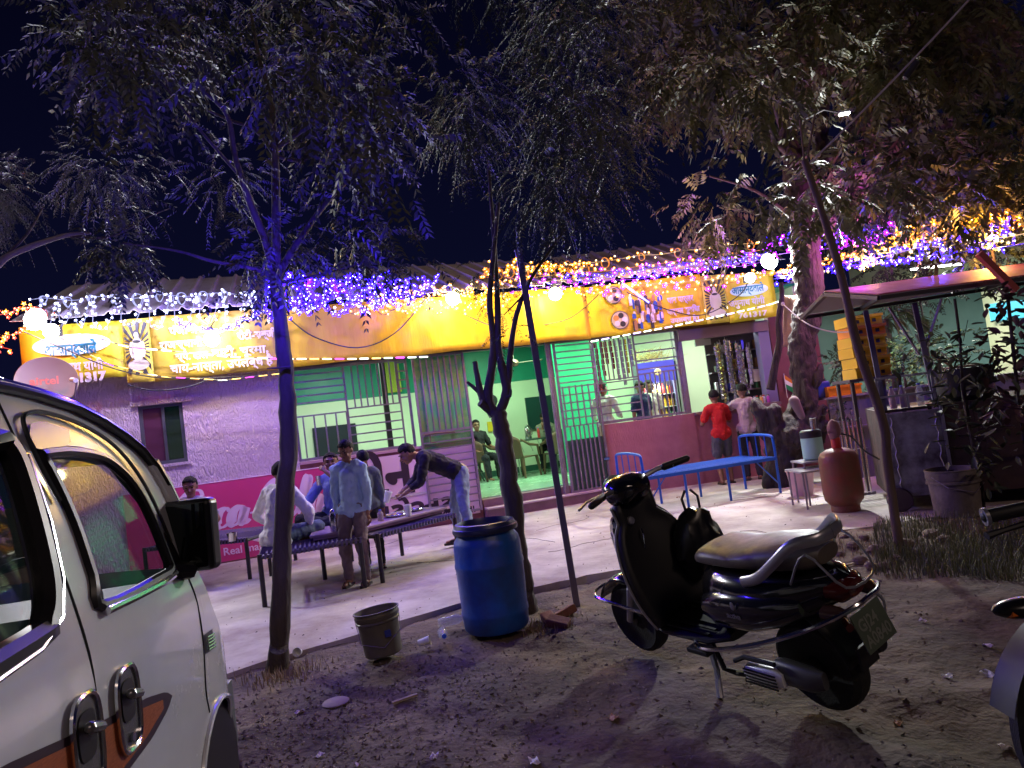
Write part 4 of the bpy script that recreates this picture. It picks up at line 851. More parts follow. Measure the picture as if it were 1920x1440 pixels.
def cup(label, W, h=.12, r=.042, rot=None, c=(.75, .75, .72)):
    t = thing('plastic_cup', label, 'cup', W); mt = rot or Matrix(); MB().lathe([(r*.7, 0), (r, h), (r*.95, h), (r*.66, .006), (0, .005)], (0, 0, 0), 16).xf(mt).b('cup_body', M('cup_white', c, .4), t, smooth=True); MB().tube([(r*math.cos(a), r*math.sin(a), h) for a in [2*math.pi*k/16 for k in range(16)]], .003, 4, close=True).xf(mt).b('rim', M('cup_white'), t); return t
cup('white cup standing on the long serving board', onB(.62, .02)); cup('tilted white cup in the hand of the bending man', D(724, 942, onB(.4, .1).y), rot=Matrix.Rotation(.35, 4, 'Y'))
bottle('clear water bottle at the near end of the board', onB(.08, .3), .25, .035, (.55, .5, .5)); bottle('small blue capped bottle on the near end of the board', onB(.20, .28), .09, .02, (.05, .08, .5), al=1)
jug('steel jug with lid on the blue lit board', (b1.x+.25, b1.y+.12, .556), .21, .062); jug('steel tumbler next to the lidded jug', (b1.x+.42, b1.y+.05, .556), .12, .04, True)
bottle('squat glass jar beside the thali', onB(.34, .16), .12, .034, (.45, .35, .4), al=.7)
# men on the cots
def seatpose(): return dict(pel=(0, 0, .06), chest=(0, -.03, .29))
sp_ = ca+(cb-ca)*.10+Vector((-.12, .62, 0))
person('man in white shirt sitting cross legged on the cot with his back to the road', (sp_.x, sp_.y, .47), rad(160), 1.68, pel=(0, 0, .065), chest=(0, -.06, .285), head=(rad(12), rad(8)), handL=(.13, -.17, .10), handR=(-.13, -.17, .09), poleL=(1, .5, 0), poleR=(-1, .5, 0),
       footL=(-.07, -.17, .03), footR=(.09, -.20, .05), kL=(1, -.25, .12), kR=(-1, -.25, .12), shirt=whites, pants=greyp, sleeve=.86, hemdrop=.06)
person('man in blue lit shirt drinking from a steel tumbler behind the left trunk', (-2.28, 8.55, .47), rad(-20), 1.68, pel=(0, 0, .06), chest=(.0, .0, .29), head=(rad(30), rad(-6)), handL=(.045, -.13, .405), handR=(-.16, -.2, .1), poleL=(.8, -.2, -.5), poleR=(-1, .3, 0),
       footL=(-.07, -.22, .03), footR=(.10, -.24, .05), kL=(1, -.4, .3), kR=(-1, -.4, .25), shirt=bluelit, pants=dkp, sleeve=.55, hemdrop=.0)
hc2 = D(598, 905, 8.35); t = jug('steel tumbler at the mouth of the drinking man', (hc2.x, hc2.y, hc2.z-.03), .11, .036, True)
ge = D(372, 1000, 8.75)
person('man in checked shirt eating with raised hand above the van mirror', (ge.x+.03, 8.6, .40), rad(4), 1.68, pel=(0, 0, .06), chest=(.0, .0, .29), head=(rad(10), rad(10)), handR=(-.03, -.105, .375), handL=(.14, -.18, .12), poleR=(-1, .1, -.1), poleL=(1, .3, 0),
       footL=(-.07, -.22, .03), footR=(.10, -.24, .05), kL=(1, -.5, .3), kR=(-1, -.5, .25), shirt=plaid, pants=dkp, sleeve=.45, hemdrop=.0)
t = jug('steel bowl on the cot beside the eating man', (G(430, 1018, .47).x, 8.5, .475), .10, .065, True); 
# customers at the counter
gr_ = G(1352, 898)
person('youth in red tee shirt and grey shorts leaning on the snack counter', (gr_.x-.10, 11.66, 0), rad(187), 1.58, chest=(0, -.035, .74), head=(rad(-12), rad(10)), handL=(.08, -.22, .70), handR=(-.08, -.22, .70), poleL=(.6, .3, -1), poleR=(-.6, .3, -1), footL=(.07, .02, .045), footR=(-.05, -.02, .045),
       shirt=red, pants=greyshorts, shorts=True, sleeve=.3, hemdrop=.05, collar=False, shoe=sandal)
person('man in pale shirt and dark trousers standing at the counter with hand on hip', (gr_.x+.34, 11.70, 0), rad(160), 1.60, head=(rad(35), rad(14)), handR=(-.16, -.05, .55), handL=(.13, -.22, .74), poleR=(-1, .6, 0), poleL=(1, .3, -.5), footL=(.06, .0, .045), footR=(-.06, -.03, .045),
       shirt=pinkw, pants=dkp, sleeve=.4, hemdrop=.04, shoe=sandal)
# people in the hall
person('man in black tee shirt seated inside the doorway', (-.83, 14.9, .73), rad(35), 1.65, pel=(0, 0, .05), chest=(0, .02, .28), head=(rad(-15), 0), handL=(.15, -.15, .13), handR=(-.14, -.15, .13), footL=(.07, -.25, -.21), footR=(-.07, -.25, -.21), kL=(.1, -.6, 1), kR=(-.1, -.6, 1), shirt=black_sh, pants=dkp, sleeve=.4, vox=.014)
person('man in patterned shirt eating at the hall table', (.62, 15.75, .73), rad(-8), 1.65, pel=(0, 0, .05), chest=(0, -.06, .27), head=(0, rad(35)), handL=(.13, -.22, .20), handR=(-.03, -.16, .30), footL=(.07, -.25, -.21), footR=(-.07, -.25, -.21), kL=(.1, -.6, 1), kR=(-.1, -.6, 1), shirt=fabric('shirt_dull', (.22, .22, .16)), pants=dkp, sleeve=.9, vox=.014)
q = P2(O2, A2, (.36, .75, .30)); person('man in white shirt seen from behind through the counter grille', q, rad(160), 1.66, head=(rad(-30), 0), handL=(.16, -.2, .6), handR=(-.13, -.15, .6), shirt=fabric('shirt_offwhite', (.62, .58, .55)), pants=dkp, sleeve=.8, vox=.014)
q = P2(O2, A2, (1.02, .70, .30)); person('dark haired person in navy top behind the counter grille', q, rad(30), 1.60, head=(rad(-20), rad(20)), shirt=fabric('top_navy', (.02, .035, .10)), pants=dkp, sleeve=.5, vox=.014)
q = P2(O2, A2, (1.28, 1.05, .30)); person('person in white shirt half hidden beside the lit fridge', q, rad(10), 1.60, head=(rad(30), rad(5)), shirt=fabric('shirt_offwhite'), pants=dkp, sleeve=.5, vox=.014)
# blue metal bed
bd = thing('metal_bed', 'blue painted metal strap bed standing in front of the snack counter', 'bed', (1.85, 9.95, 0), 0)
blue = M('bed_blue', (.012, .09, .50), .35); c = [G(1338, 938), G(1458, 917), G(1395, 908), G(1275, 930)]
p0, p1 = Vector((1.56, 9.42, 0)), Vector((3.50, 9.93, 0)); ax = (p1-p0).normalized(); ay = Vector((-ax.y, ax.x, 0)); BL = (p1-p0).length; W_ = .85; Hb = .48
def bp(x, y, z): return p0+ax*x+ay*y+Vector((0, 0, z))
for x in (0, BL):
    k = .80; MB().tube(smoothpts([bp(x, 0, 0), bp(x, 0, .3), bp(x, 0, k-.1), bp(x, .10, k), bp(x, W_-.10, k), bp(x, W_, k-.1), bp(x, W_, .3), bp(x, W_, 0)], 4), .019, 8).b('end_frame', blue, bd, world=True, smooth=True)
    for y in (.2, .42, .64): MB().tube([bp(x, y, Hb), bp(x, y, k)], .009, 6).b('spindle', blue, bd, world=True)
for y in (0, W_): MB().beam(bp(0, y, Hb), bp(BL, y, Hb), .03, .045).b('side_rail', blue, bd, world=True)
for x in (BL*.30, BL*.62):
    for y in (.02, W_-.02): MB().tube([bp(x, y, 0), bp(x, y, Hb)], .018, 8).b('leg', blue, bd, world=True)
for x, s in ((0, 1), (BL, -1)): MB().tube([bp(x, 0, .12), bp(x+s*.32, 0, Hb)], .009, 6).b('brace', blue, bd, world=True)
for i in range(13): y = .05+i*(W_-.1)/12; MB().beam(bp(.02, y, Hb+.022), bp(BL-.02, y, Hb+.022), .028, .003).b('strap', blue, bd, world=True)
for i in range(20): x = .08+i*(BL-.16)/19; MB().beam(bp(x, .02, Hb+.027), bp(x, W_-.02, Hb+.027), .022, .003).b('cross_strap', blue, bd, world=True)
# ---------------- van in the left foreground ----------------
paint = M('van_white', (.70, .72, .78), .2, coat=.9, bump=(1.5, .03, .02), var=(2.2, (.50, .50, .52), .35)); rub = M('rubber_black', (.012, .012, .014), .35); plas = M('mirror_plastic', (.010, .010, .012), .28); chromed = M('trim_chrome', (.7, .7, .72), .12, 1); seatm = M('seat_cloth', (.03, .035, .045), .8)
glass = M('van_glass', (.02, .05, .045), .03, alpha=.42, spec=.9)
VA = math.atan(.16)
van = thing('parked_van', 'white minivan with orange brown stripe parked at the left edge', 'van', (-1.08, 1.8, 0), math.pi/2+VA)
# van frame: x forward, y = left of the van; the visible right side lies at y = 0, so outward is -y
def vw(s, z):
    w = -.16*max(0, (z-.95)/.75)**1.3-.03*max(0, (.6-z)/.6)
    if s > .95: w -= .10*min(1, (s-.95)/.3)**2
    return w
def V(s, z, o=0.0): return Vector((s, -(vw(s, z)+o), z))
topL = [(-3.1, 1.50), (-2.9, 1.69), (-.5, 1.715), (-.07, 1.70), (.07, 1.689), (.26, 1.663), (.40, 1.628), (.52, 1.585), (.626, 1.535), (.70, 1.47), (.745, 1.39), (.775, 1.29), (.79, 1.18), (.82, 1.07), (.894, .93), (1.019, .765), (1.132, .62), (1.20, .49)]
def topz(s):
    for (a, b), (c, d) in zip(topL, topL[1:]):
        if s <= c: return b+(d-b)*(s-a)/(c-a)
    return topL[-1][1]
def botz(s): return .24 if s < 1.05 else .24+.2*((s-1.05)/.15)**1.5
def inpoly(x, y, P):
    c = False; n = len(P)
    for i in range(n):
        (x0, y0), (x1, y1) = P[i], P[i-1]
        if (y0 > y) != (y1 > y) and x < (x1-x0)*(y-y0)/(y1-y0)+x0: c = not c
    return c
W1 = [(-.023, 1.522), (.109, 1.526), (.25, 1.515), (.348, 1.495), (.44, 1.445), (.50, 1.38), (.535, 1.28), (.555, 1.16), (.55, 1.115), (.438, 1.11), (.028, 1.12), (.02, 1.2), (.02, 1.34), (.0, 1.46)]
W2 = [(-.172, 1.555), (-.150, 1.50), (-.165, 1.36), (-.198, 1.22), (-.253, 1.149), (-.35, 1.128), (-1.15, 1.115), (-1.25, 1.15), (-1.27, 1.5), (-1.22, 1.555)]
Sg = list(np.linspace(-3.1, -1.4, 14))+list(np.arange(-1.38, .70, .02))+list(np.arange(.70, 1.2001, .01)); NZ = 96
def side_mesh(sign):
    vs = []
    for s in Sg:
        for j in range(NZ+1):
            z = botz(s)+(topz(s)-botz(s))*j/NZ; p = V(s, z); vs.append((p.x, p.y if sign > 0 else 1.47-p.y, p.z))
    fs_ = []
    for i in range(len(Sg)-1):
        for j in range(NZ):
            s = (Sg[i]+Sg[i+1])/2; z = botz(s)+(topz(s)-botz(s))*(j+.5)/NZ
            if inpoly(s, z, W1) or inpoly(s, z, W2) or math.hypot(s-.87, z-.29) < .285 or math.hypot(s+1.85, z-.29) < .285: continue
            a = i*(NZ+1)+j; q = (a, a+NZ+1, a+NZ+2, a+1); fs_.append(q if sign > 0 else q[::-1])
    return MB().add(vs, fs_)
side_mesh(1).b('body_side', paint, van, smooth=True); side_mesh(-1).b('body_side', paint, van, smooth=True)
# roof, windscreen frame and nose between the two sides
def shell(i0, i1, name, mt, lo=0.0, hi=1.0, off=0.0, sub=4):
    T = []
    for (a, b), (c, d) in zip(topL[i0:i1], topL[i0+1:i1+1]):
        for k in range(sub): T.append((a+(c-a)*k/sub, b+(d-b)*k/sub))
    T.append(topL[i1])
    def fn(u, v):
        k = min(len(T)-1, int(round(v*(len(T)-1)))); s, z = T[k]; w = vw(s, z); y0, y1 = -w, 1.47+w; t = lo+(hi-lo)*u
        nx_ = max(0, min(1, (s-.3)/.5)); bul = math.sin(math.pi*t)**.7
        return Vector((s+off*nx_+.16*nx_*bul, y0+(y1-y0)*t, z+off*(1-nx_)+.045*(1-nx_)*bul+.02*bul))
    return MB().grid(fn, 20, len(T)-1).b(name, mt, van, smooth=True)
shell(1, 9, 'roof', paint); shell(9, 13, 'windscreen', glass, .05, .95); shell(13, 17, 'bonnet', paint)
MB().tube([V(s, z, .004) for s, z in topL[9:14]], .028, 8).b('windscreen_pillar', paint, van, smooth=True)
MB().tube([V(s, z-.012, .012) for s, z in topL[2:13]], .017, 8, flat=(1.2, .7)).b('drip_rail', rub, van, smooth=True)
MB().tube([V(s, z+.004, .004) for s, z in topL[2:13]], .012, 8).b('roof_gutter', chromed, van, smooth=True)
MB().box((1.15, .06, .26), (1.30, 1.41, .52)).b('bumper', M('bumper_grey', (.10, .10, .11), .5), van)
MB().box((-3.05, .06, .2), (1.0, 1.41, .26)).b('underbody', rub, van)
def patch(P, name, mt, o=.006, par=van):
    n = len(P); c = Vector((sum(p[0] for p in P)/n, 0, sum(p[1] for p in P)/n)); vs = [V(c.x, c.z, o)]; ks = 4
    for k in range(1, ks+1):
        for p in P: s = c.x+(p[0]-c.x)*k/ks; z = c.z+(p[1]-c.z)*k/ks; vs.append(V(s, z, o))
    f = [(0, 1+i, 1+(i+1) % n) for i in range(n)]
    for k in range(ks-1):
        a = 1+k*n; b_ = a+n; f += [(a+i, b_+i, b_+(i+1) % n, a+(i+1) % n) for i in range(n)]
    return MB().add(vs, f).b(name, mt, par, smooth=True)
for P, l in ((W1, 'front_door_window'), (W2, 'sliding_door_window')):
    g = patch(P, 'window_glass', glass, -.006)
    P3 = smoothpts([(p[0], 0, p[1]) for p in P]+[(P[0][0], 0, P[0][1])], 4)[:-1]
    MB().tube([V(p.x, p.z, .002) for p in P3], .016 if P is W1 else .030, 8, close=True, flat=(1, 1)).b('window_seal', rub, van, smooth=True)
    P3b = [(p[0], -0, p[1]) for p in P]
    g2_ = patch(P, 'window_glass', glass, -.006); g2_.scale = (1, -1, 1); g2_.location = (0, 1.47, 0)
MB().tube([V(s, z, .012) for s, z in ((.02, 1.108), (.2, 1.100), (.438, 1.093), (.56, 1.10))], .012, 8).b('window_ledge', chromed, van, smooth=True)
MB().tube([V(s, z, .022) for s, z in ((-1.2, 1.095), (-.6, 1.098), (-.33, 1.112), (-.22, 1.15), (-.165, 1.23), (-.135, 1.36), (-.125, 1.52))], .007, 8).b('seal_trim', chromed, van, smooth=True)
patch([(-.05, 1.535), (-.06, 1.57), (-.03, 1.60), (.03, 1.607), (.16, 1.585), (.14, 1.55), (.10, 1.536), (.0, 1.53)], 'rain_visor', plas, .014)
MB().tube(smoothpts([V(s, z, .012) for s, z in ((-.03, 1.40), (-.06, 1.50), (-.065, 1.59), (-.03, 1.625), (.08, 1.63), (.26, 1.60), (.42, 1.54), (.52, 1.45), (.575, 1.34), (.605, 1.20))], 4), .006, 6).b('door_frame_line', rub, van)
for P in ([(-.119, 1.69), (-.105, 1.57), (-.1, 1.46), (-.106, 1.26), (-.098, 1.04), (-.104, .86), (-.1, .6), (-.1, .26)], [(.64, 1.20), (.68, 1.11), (.725, 1.0), (.745, .9), (.75, .80), (.725, .66), (.745, .58)]):
    MB().tube(smoothpts([V(s, z, -.0005) for s, z in P], 4), .0045, 6).b('door_seam', rub, van)
def handle(s, z, w_, h, name, tilt=0):
    P = [(s+w_*math.cos(a)*abs(math.cos(a))**-.4*.5*1.0 if abs(math.cos(a)) > 1e-3 else s, z+h*.5*math.copysign(abs(math.sin(a))**.6, math.sin(a))) for a in [2*math.pi*k/24+.01 for k in range(24)]]
    hp = patch(P, name, M('handle_grey', (.22, .22, .23), .25, .6), .010)
    MB().tube([V(p[0], p[1], .012) for p in P], .007, 6, close=True).b('handle_rim', chromed, hp, smooth=True)
    P2_ = [(s+(p[0]-s)*.62, z+.02+(p[1]-z)*.5) for p in P]; patch(P2_, 'handle_recess', rub, .013, hp)
    MB().cap(V(s-w_*.18, z+h*.20, .030), V(s+w_*.20, z+h*.12, .030), .014, .012, 8).b('handle_lever', M('handle_grey'), hp, smooth=True)
    MB().lathe([(0, 0), (.012, 0), (.012, .006), (0, .006)], V(s+.0, z-h*.36, .012), 12, (0, -1, 0)).b('lock_barrel', chromed, hp)
handle(.045, .853, .135, .205, 'door_handle'); handle(-.19, .86, .14, .215, 'sliding_door_handle')
dk_ = M('stripe_dark', (.05, .03, .045), .3); orr = M('stripe_orange', (.42, .10, .025), .35, var=(60, (.25, .06, .02), .7, (1, 1, 5)))
def band(T, B, name, mt, o):
    def fn(a, b_):
        def at(L, a):
            for (p, q), (r_, s_) in zip(L, L[1:]):
                x = L[0][0]+(L[-1][0]-L[0][0])*a
                if x <= r_+1e-9: return (x, q+(s_-q)*(x-p)/(r_-p))
            return L[-1]
        t_ = at(T, a); u_ = at(B, a); z = u_[1]+(t_[1]-u_[1])*b_; return V(t_[0], z, o)
    return MB().grid(fn, 60, 3).b(name, mt, van, smooth=True)
band([(-1.6, .96), (-.5, .955), (-.12, .88), (.2, .826), (.34, .792), (.385, .765)], [(-1.6, .74), (-.5, .72), (-.1, .70), (.2, .715), (.34, .74), (.385, .763)], 'side_stripe', dk_, .0035)
band([(-1.6, .945), (-.5, .935), (-.12, .862), (.16, .812), (.30, .782)], [(-1.6, .77), (-.5, .75), (-.1, .722), (.16, .735), (.30, .757)], 'side_stripe_fill', orr, .0055)
for k in range(5): MB().tube([V(.775, .785+k*.011, .010), V(.86, .775+k*.011, .010)], .0035, 6).b('vent_slat', chromed, van)
patch([(.765, .775), (.87, .765), (.87, .835), (.765, .842)], 'side_vent', rub, .003)
for sx in (.87, -1.85):
    for y in (.07, 1.24):
        w = MB().lathe([(.12, 0), (.215, .0), (.245, .03), (.25, .08), (.245, .13), (.215, .16), (.12, .16)], (sx, y, .25), 36, (0, 1, 0)).b('wheel', rub, van, smooth=True)
        MB().lathe([(0, .0), (.05, -.012), (.10, .0), (.15, -.005), (.165, .02), (.12, .03)], (sx, y+.005 if y < 1 else y+.155, .25), 28, (0, 1, 0)).b('rim', M('rim_steel', (.3, .3, .3), .35, .8), w, smooth=True)
        for k in range(6): MB().lathe([(0, 0), (.014, 0), (.014, .01), (0, .01)], (sx+.08*math.cos(k*1.047), y-.008, .25+.08*math.sin(k*1.047)), 8, (0, -1, 0)).b('wheel_nut', chromed, w)
MB().lathe([(.30, 0), (.30, .3)], (.87, .03, .29), 30, (0, 1, 0)).b('wheel_arch', rub, van)
MB().tube([V(.87+.287*math.cos(a), .29+.287*math.sin(a), .004) for a in [math.pi*k/14 for k in range(15)]], .010, 6).b('arch_lip', paint, van, smooth=True)
# mirror
mh = bev(MB().box((-.045, -.095, -.125), (.03, .095, .125)).b('wing_mirror', plas, van), .022, 4); mh.location = WORLD[van.name].inverted() @ D(359, 1003, 2.52); mh.rotation_euler = (0, rad(3), rad(-14))
mg = MB().box((-.052, -.078, -.108), (-.0455, .078, .108)).b('mirror_glass', M('mirror_face', (.05, .06, .06), .05, .9), mh)
MB().tube([V(.62, 1.10, -.01), V(.64, 1.09, .03), tuple(Vector(mh.location)-Vector((0, 0, .10)))], [.035, .028, .02], 8).b('mirror_arm', plas, van, smooth=True)
patch([(.55, 1.10), (.57, 1.24), (.60, 1.22), (.67, 1.09), (.62, 1.06)], 'mirror_base', plas, .012)
MB().tube([V(.58, 1.42, -.05)+Vector((.16, .1, .05)), V(.80, 1.12, -.06)+Vector((.10, .0, 0))], .008, 6).b('wiper', rub, van)
# cabin
for y in (.34, 1.1): bev(MB().box((-.35, y-.22, .55), (.12, y+.22, .72)).box((-.45, y-.22, .721), (-.32, y+.22, 1.22)).b('seat', seatm, van), .03); bev(MB().box((-.44, y-.12, 1.24), (-.36, y+.12, 1.40)).b('headrest', seatm, van), .03)
MB().box((.42, .08, .75), (.80, 1.4, 1.05)).b('dashboard', M('dash_grey', (.05, .055, .06), .5), van)
MB().tube([(.33+.05*math.sin(a), .34+.19*math.cos(a), 1.06+.17*math.sin(a)) for a in [2*math.pi*k/24 for k in range(24)]], .013, 8, close=True).b('steering_wheel', rub, van)
MB().box((-3.0, .08, .35), (.8, 1.4, .50)).b('cabin_floor', rub, van)

# ---------------- scooter ----------------
blk = M('scooter_black', (.006, .006, .009), .16, coat=.7); mat_b = M('scooter_matt', (.012, .012, .014), .55); silver = M('scooter_silver', (.42, .42, .46), .3, .7); seatv = M('seat_vinyl', (.10, .08, .06), .46, var=(9, (.05, .04, .035), .6), bump=(70, .2, .003))  # seat vinyl lightened to tan to take in reflected lamp light
sct = thing('parked_scooter', 'black scooter with chrome guard rail leaning on its side stand', 'scooter', (1.25, 3.27, 0), rad(120.4)); sct.rotation_euler = (rad(-12), 0, rad(121))
def tyre(x, r_, par, wd=.10):
    o = MB().lathe([(r_-.07, -wd*.35), (r_-.03, -wd*.5), (r_-.006, -wd*.32), (r_, 0), (r_-.006, wd*.32), (r_-.03, wd*.5), (r_-.07, wd*.35)], (x, 0, r_), 36, (0, 1, 0)).b('wheel', M('tyre', (.012, .012, .012), .8, bump=(90, .6, .006)), par, smooth=True)
    MB().lathe([(0, -.05), (.04, -.05), (.05, -.02), (r_-.08, -.025), (r_-.068, -.035), (r_-.068, .035), (r_-.08, .025), (.05, .02), (.04, .05), (0, .05)], (x, 0, r_), 28, (0, 1, 0)).b('rim', M('rim_black', (.03, .03, .03), .4, .6), o, smooth=True)
tyre(0, .215, sct, .11); tyre(1.24, .215, sct, .10)
def loft(st, name, mt, n=20, p=2.6, par=sct, cap=True):
    vs = []; fs_ = []
    for x, hw, z0, z1, *yo in st:
        y0 = yo[0] if yo else 0
        for k in range(n):
            a = 2*math.pi*k/n; c, s = math.cos(a), math.sin(a); vs.append((x, y0+hw*math.copysign(abs(c)**(2/p), c), (z0+z1)/2+(z1-z0)/2*math.copysign(abs(s)**(2/p), s)))
    for i in range(len(st)-1):
        for k in range(n): fs_.append((i*n+k, i*n+(k+1) % n, (i+1)*n+(k+1) % n, (i+1)*n+k))
    if cap: fs_ += [tuple(range(n)), tuple((len(st)-1)*n+k for k in range(n))[::-1]]
    return MB().add(vs, fs_).b(name, mt, par, smooth=True, fix=True)
loft([(.50, .10, .34, .60), (.44, .15, .31, .66), (.30, .185, .33, .69), (.08, .205, .37, .69), (-.14, .195, .43, .70), (-.34, .15, .50, .70), (-.48, .09, .55, .69), (-.54, .04, .58, .66)], 'body_panel', blk)
loft([(.44, .185, .40, .56, .0), (.30, .215, .36, .62, .0), (.05, .232, .38, .64), (-.2, .215, .44, .64), (-.34, .17, .50, .62)], 'side_cowl', blk)
loft([(.50, .07, .66, .70), (.46, .12, .67, .745), (.36, .15, .675, .77), (.15, .16, .68, .765), (-.02, .165, .685, .79), (-.25, .155, .69, .815), (-.40, .12, .70, .815), (-.46, .07, .72, .79)], 'seat', seatv)
loft([(.90, .16, .26, .31), (.80, .19, .26, .315), (.50, .18, .26, .315), (.40, .12, .27, .32)], 'floorboard', mat_b)
for s in (1, -1):
    for y in (.05, .10, .15): MB().box((.5, s*y-.008, .316), (.84, s*y+.008, .322)).b('floor_strip', mat_b, sct)
# leg shield: curved sheet
def shield(a, b_):
    y = (a-.5)*2; z = .30+.66*b_; w = .12+.13*math.sin(math.pi*min(1, b_*1.05+.12))**.6+.03*b_; x = .90+.17*b_**1.6-.16*max(0, b_-.8)-.06*y*y
    return Vector((x, y*w, z))
o = MB().grid(shield, 14, 14).b('leg_shield', mat_b, sct, smooth=True); q = o.modifiers.new('t', 'SOLIDIFY'); q.thickness = .05; q.offset = -1
for s in (0, 1): MB().tube([shield(s, k/14) for k in range(15)], .008, 6).b('shield_trim', silver, sct, smooth=True)
loft([(1.0, .10, .50, .92), (1.06, .13, .52, .93), (1.13, .10, .55, .88), (1.17, .04, .60, .80)], 'front_apron', blk)
loft([(.88, .05, 1.0, 1.06), (.92, .12, .95, 1.09), (1.0, .14, .94, 1.10), (1.07, .11, .97, 1.09), (1.11, .04, 1.0, 1.06)], 'headlamp_cowl', blk)
MB().lathe([(0, 0), (.07, 0), (.055, .03), (0, .04)], (1.095, 0, 1.03), 18, (1, 0, .1)).b('headlamp', M('lamp_glass', (.5, .5, .5), .1, spec=.8), sct, smooth=True)
for s in (1, -1):
    MB().tube([(.97, s*.08, 1.04), (.93, s*.20, 1.06), (.87, s*.28, 1.06)], .014, 8).b('handlebar', silver, sct, smooth=True)
    MB().cap((.90, s*.235, 1.062), (.84, s*.36, 1.065), .021, .019, 10).b('grip', mat_b, sct, smooth=True)
    MB().tube([(.97, s*.20, 1.055), (.99, s*.28, 1.05), (.95, s*.37, 1.04)], .007, 6).b('brake_lever', silver, sct, smooth=True)
    MB().tube([(1.02, s*.12, .95), (.98, s*.14, .90), (.99, s*.13, .80)], .004, 5).b('control_wire', mat_b, sct)
MB().lathe([(0, 0), (.025, 0), (.02, .012), (0, .014)], (.945, .07, .86), 12, (-1, 0, .3)).b('key_switch', silver, sct)
MB().tube([(.93, .03, .80), (.90, .05, .78), (.92, .05, .70), (.93, .04, .64)], .005, 5).b('bag_hook', chromed, sct)
# crumpled bag hanging inside the leg shield
bg_ = thing('hanging_bag', 'crumpled black bag hung over the scooter leg shield', 'bag', (.92, 4.02, .64), rad(120))
mb = MB().ell((0, 0, 0), (.10, .15, .20), 28); mb.v = [tuple(Vector(v)*(1+.22*mn.noise(Vector(v)*14)+.1*mn.noise(Vector(v)*33))) for v in mb.v]; mb.b('bag_body', M('bag_black', (.008, .008, .010), .3), bg_, smooth=True)
for s in (-1, 1): MB().tube([(0, s*.05, .15), (.02, s*.06, .26), (.03, s*.02, .30)], .008, 5).b('bag_strap', mat_b, bg_)
for k in range(16): MB().tube([(R.uniform(-.04, .0), -.12+R.uniform(-.02, .02), -.02-.006*k), (-.10, -.17+R.uniform(-.03, .03), -.10-.006*k)], .0035, 4).b('tassel', mat_b, bg_)
# front mudguard + rail
mb = MB()
def mud(a, b_): th = rad(20+150*b_); y = (a-.5)*.15; return Vector((1.24+.25*math.cos(th), y, .215+(.25-.9*y*y*4)*math.sin(th)+.02))
o = mb.grid(mud, 6, 14).b('front_mudguard', blk, sct, smooth=True); q = o.modifiers.new('t', 'SOLIDIFY'); q.thickness = .006
MB().tube(smoothpts([(1.0, .14, .34), (1.2, .15, .36), (1.45, .12, .36), (1.53, 0, .36), (1.45, -.12, .36), (1.2, -.15, .36), (1.0, -.14, .34)], 4), .010, 8).b('front_guard', chromed, sct, smooth=True)
for s in (1, -1): MB().tube([(1.24, s*.07, .215), (1.15, s*.07, .42), (1.08, s*.05, .60)], .02, 8).b('fork', silver, sct, smooth=True)
# chrome rail round the body
MB().tube(smoothpts([(.62, .13, .27), (.52, .225, .29), (.30, .265, .33), (.0, .275, .40), (-.28, .26, .475), (-.50, .20, .535), (-.62, .08, .57), (-.63, 0, .575), (-.62, -.08, .57), (-.50, -.20, .535), (-.28, -.26, .475), (0, -.275, .40), (.30, -.265, .33), (.52, -.225, .29), (.62, -.13, .27)], 4), .0115, 8).b('guard_rail', chromed, sct, smooth=True)
MB().tube(smoothpts([(-.3, .14, .66), (-.45, .13, .80), (-.62, .10, .66), (-.62, -.10, .66), (-.45, -.13, .80), (-.3, -.14, .66)], 4), .006, 6).b('carrier_loop', silver, sct, smooth=True)
for s in (1, -1): MB().tube(smoothpts([(.02, s*.175, .655), (-.12, s*.185, .69), (-.26, s*.18, .765), (-.40, s*.15, .845), (-.50, s*.08, .85), (-.52, 0, .85)], 4), .017, 8, flat=(.7, 1.5)).b('grab_rail', silver, sct, smooth=True)
MB().tube(smoothpts([(-.57, -.1, .55), (-.60, -.12, .50), (-.60, -.1, .44)], 3), .007, 6).b('tail_bracket', silver, sct)
loft([(-.47, .11, .58, .66), (-.53, .095, .56, .66), (-.575, .05, .58, .645)], 'tail_lamp', M('tail_red', (.07, .006, .006), .12))
for s in (1, -1): loft([(-.47, .04, .53, .58, s*.13), (-.54, .035, .525, .575, s*.125), (-.58, .015, .54, .56, s*.11)], 'indicator', M('indicator_smoke', (.05, .025, .02), .2))
MB().tube([(-.54, .09, .50), (-.60, .13, .50)], .018, 8).b('reflector', M('reflector_red', (.06, .01, .01), .2), sct)
def rmud(a, b_): th = rad(95+75*b_); y = (a-.5)*.17; return Vector((-.05+.33*math.cos(th)-.10*b_, y, .24+.29*math.sin(th)-.02*b_))
o = MB().grid(rmud, 4, 10).b('rear_mudguard', mat_b, sct, smooth=True); q = o.modifiers.new('t', 'SOLIDIFY'); q.thickness = .008
MB().box((-.012, -.06, -.21), (.0, .06, -.11)).b('mud_flap', mat_b, sct).location = (-.50, 0, .47)
pl = bev(MB().box((-.006, -.10, -.10), (.0, .10, .06)).b('number_plate', M('plate_green', (.10, .13, .09), .4), sct), .002); pl.location = (-.565, 0, .47); pl.rotation_euler = (0, rad(16), 0)
mtl = M('plate_text', (.22, .24, .20), .5)
for s_, z in (('GJ24', -.015), ('A0840', -.080)):
    text(s_, .066, mtl, pl, (-.0075, .085, z), (math.pi/2, 0, -math.pi/2), offset=.0015, sx=.95, ext=.0005)
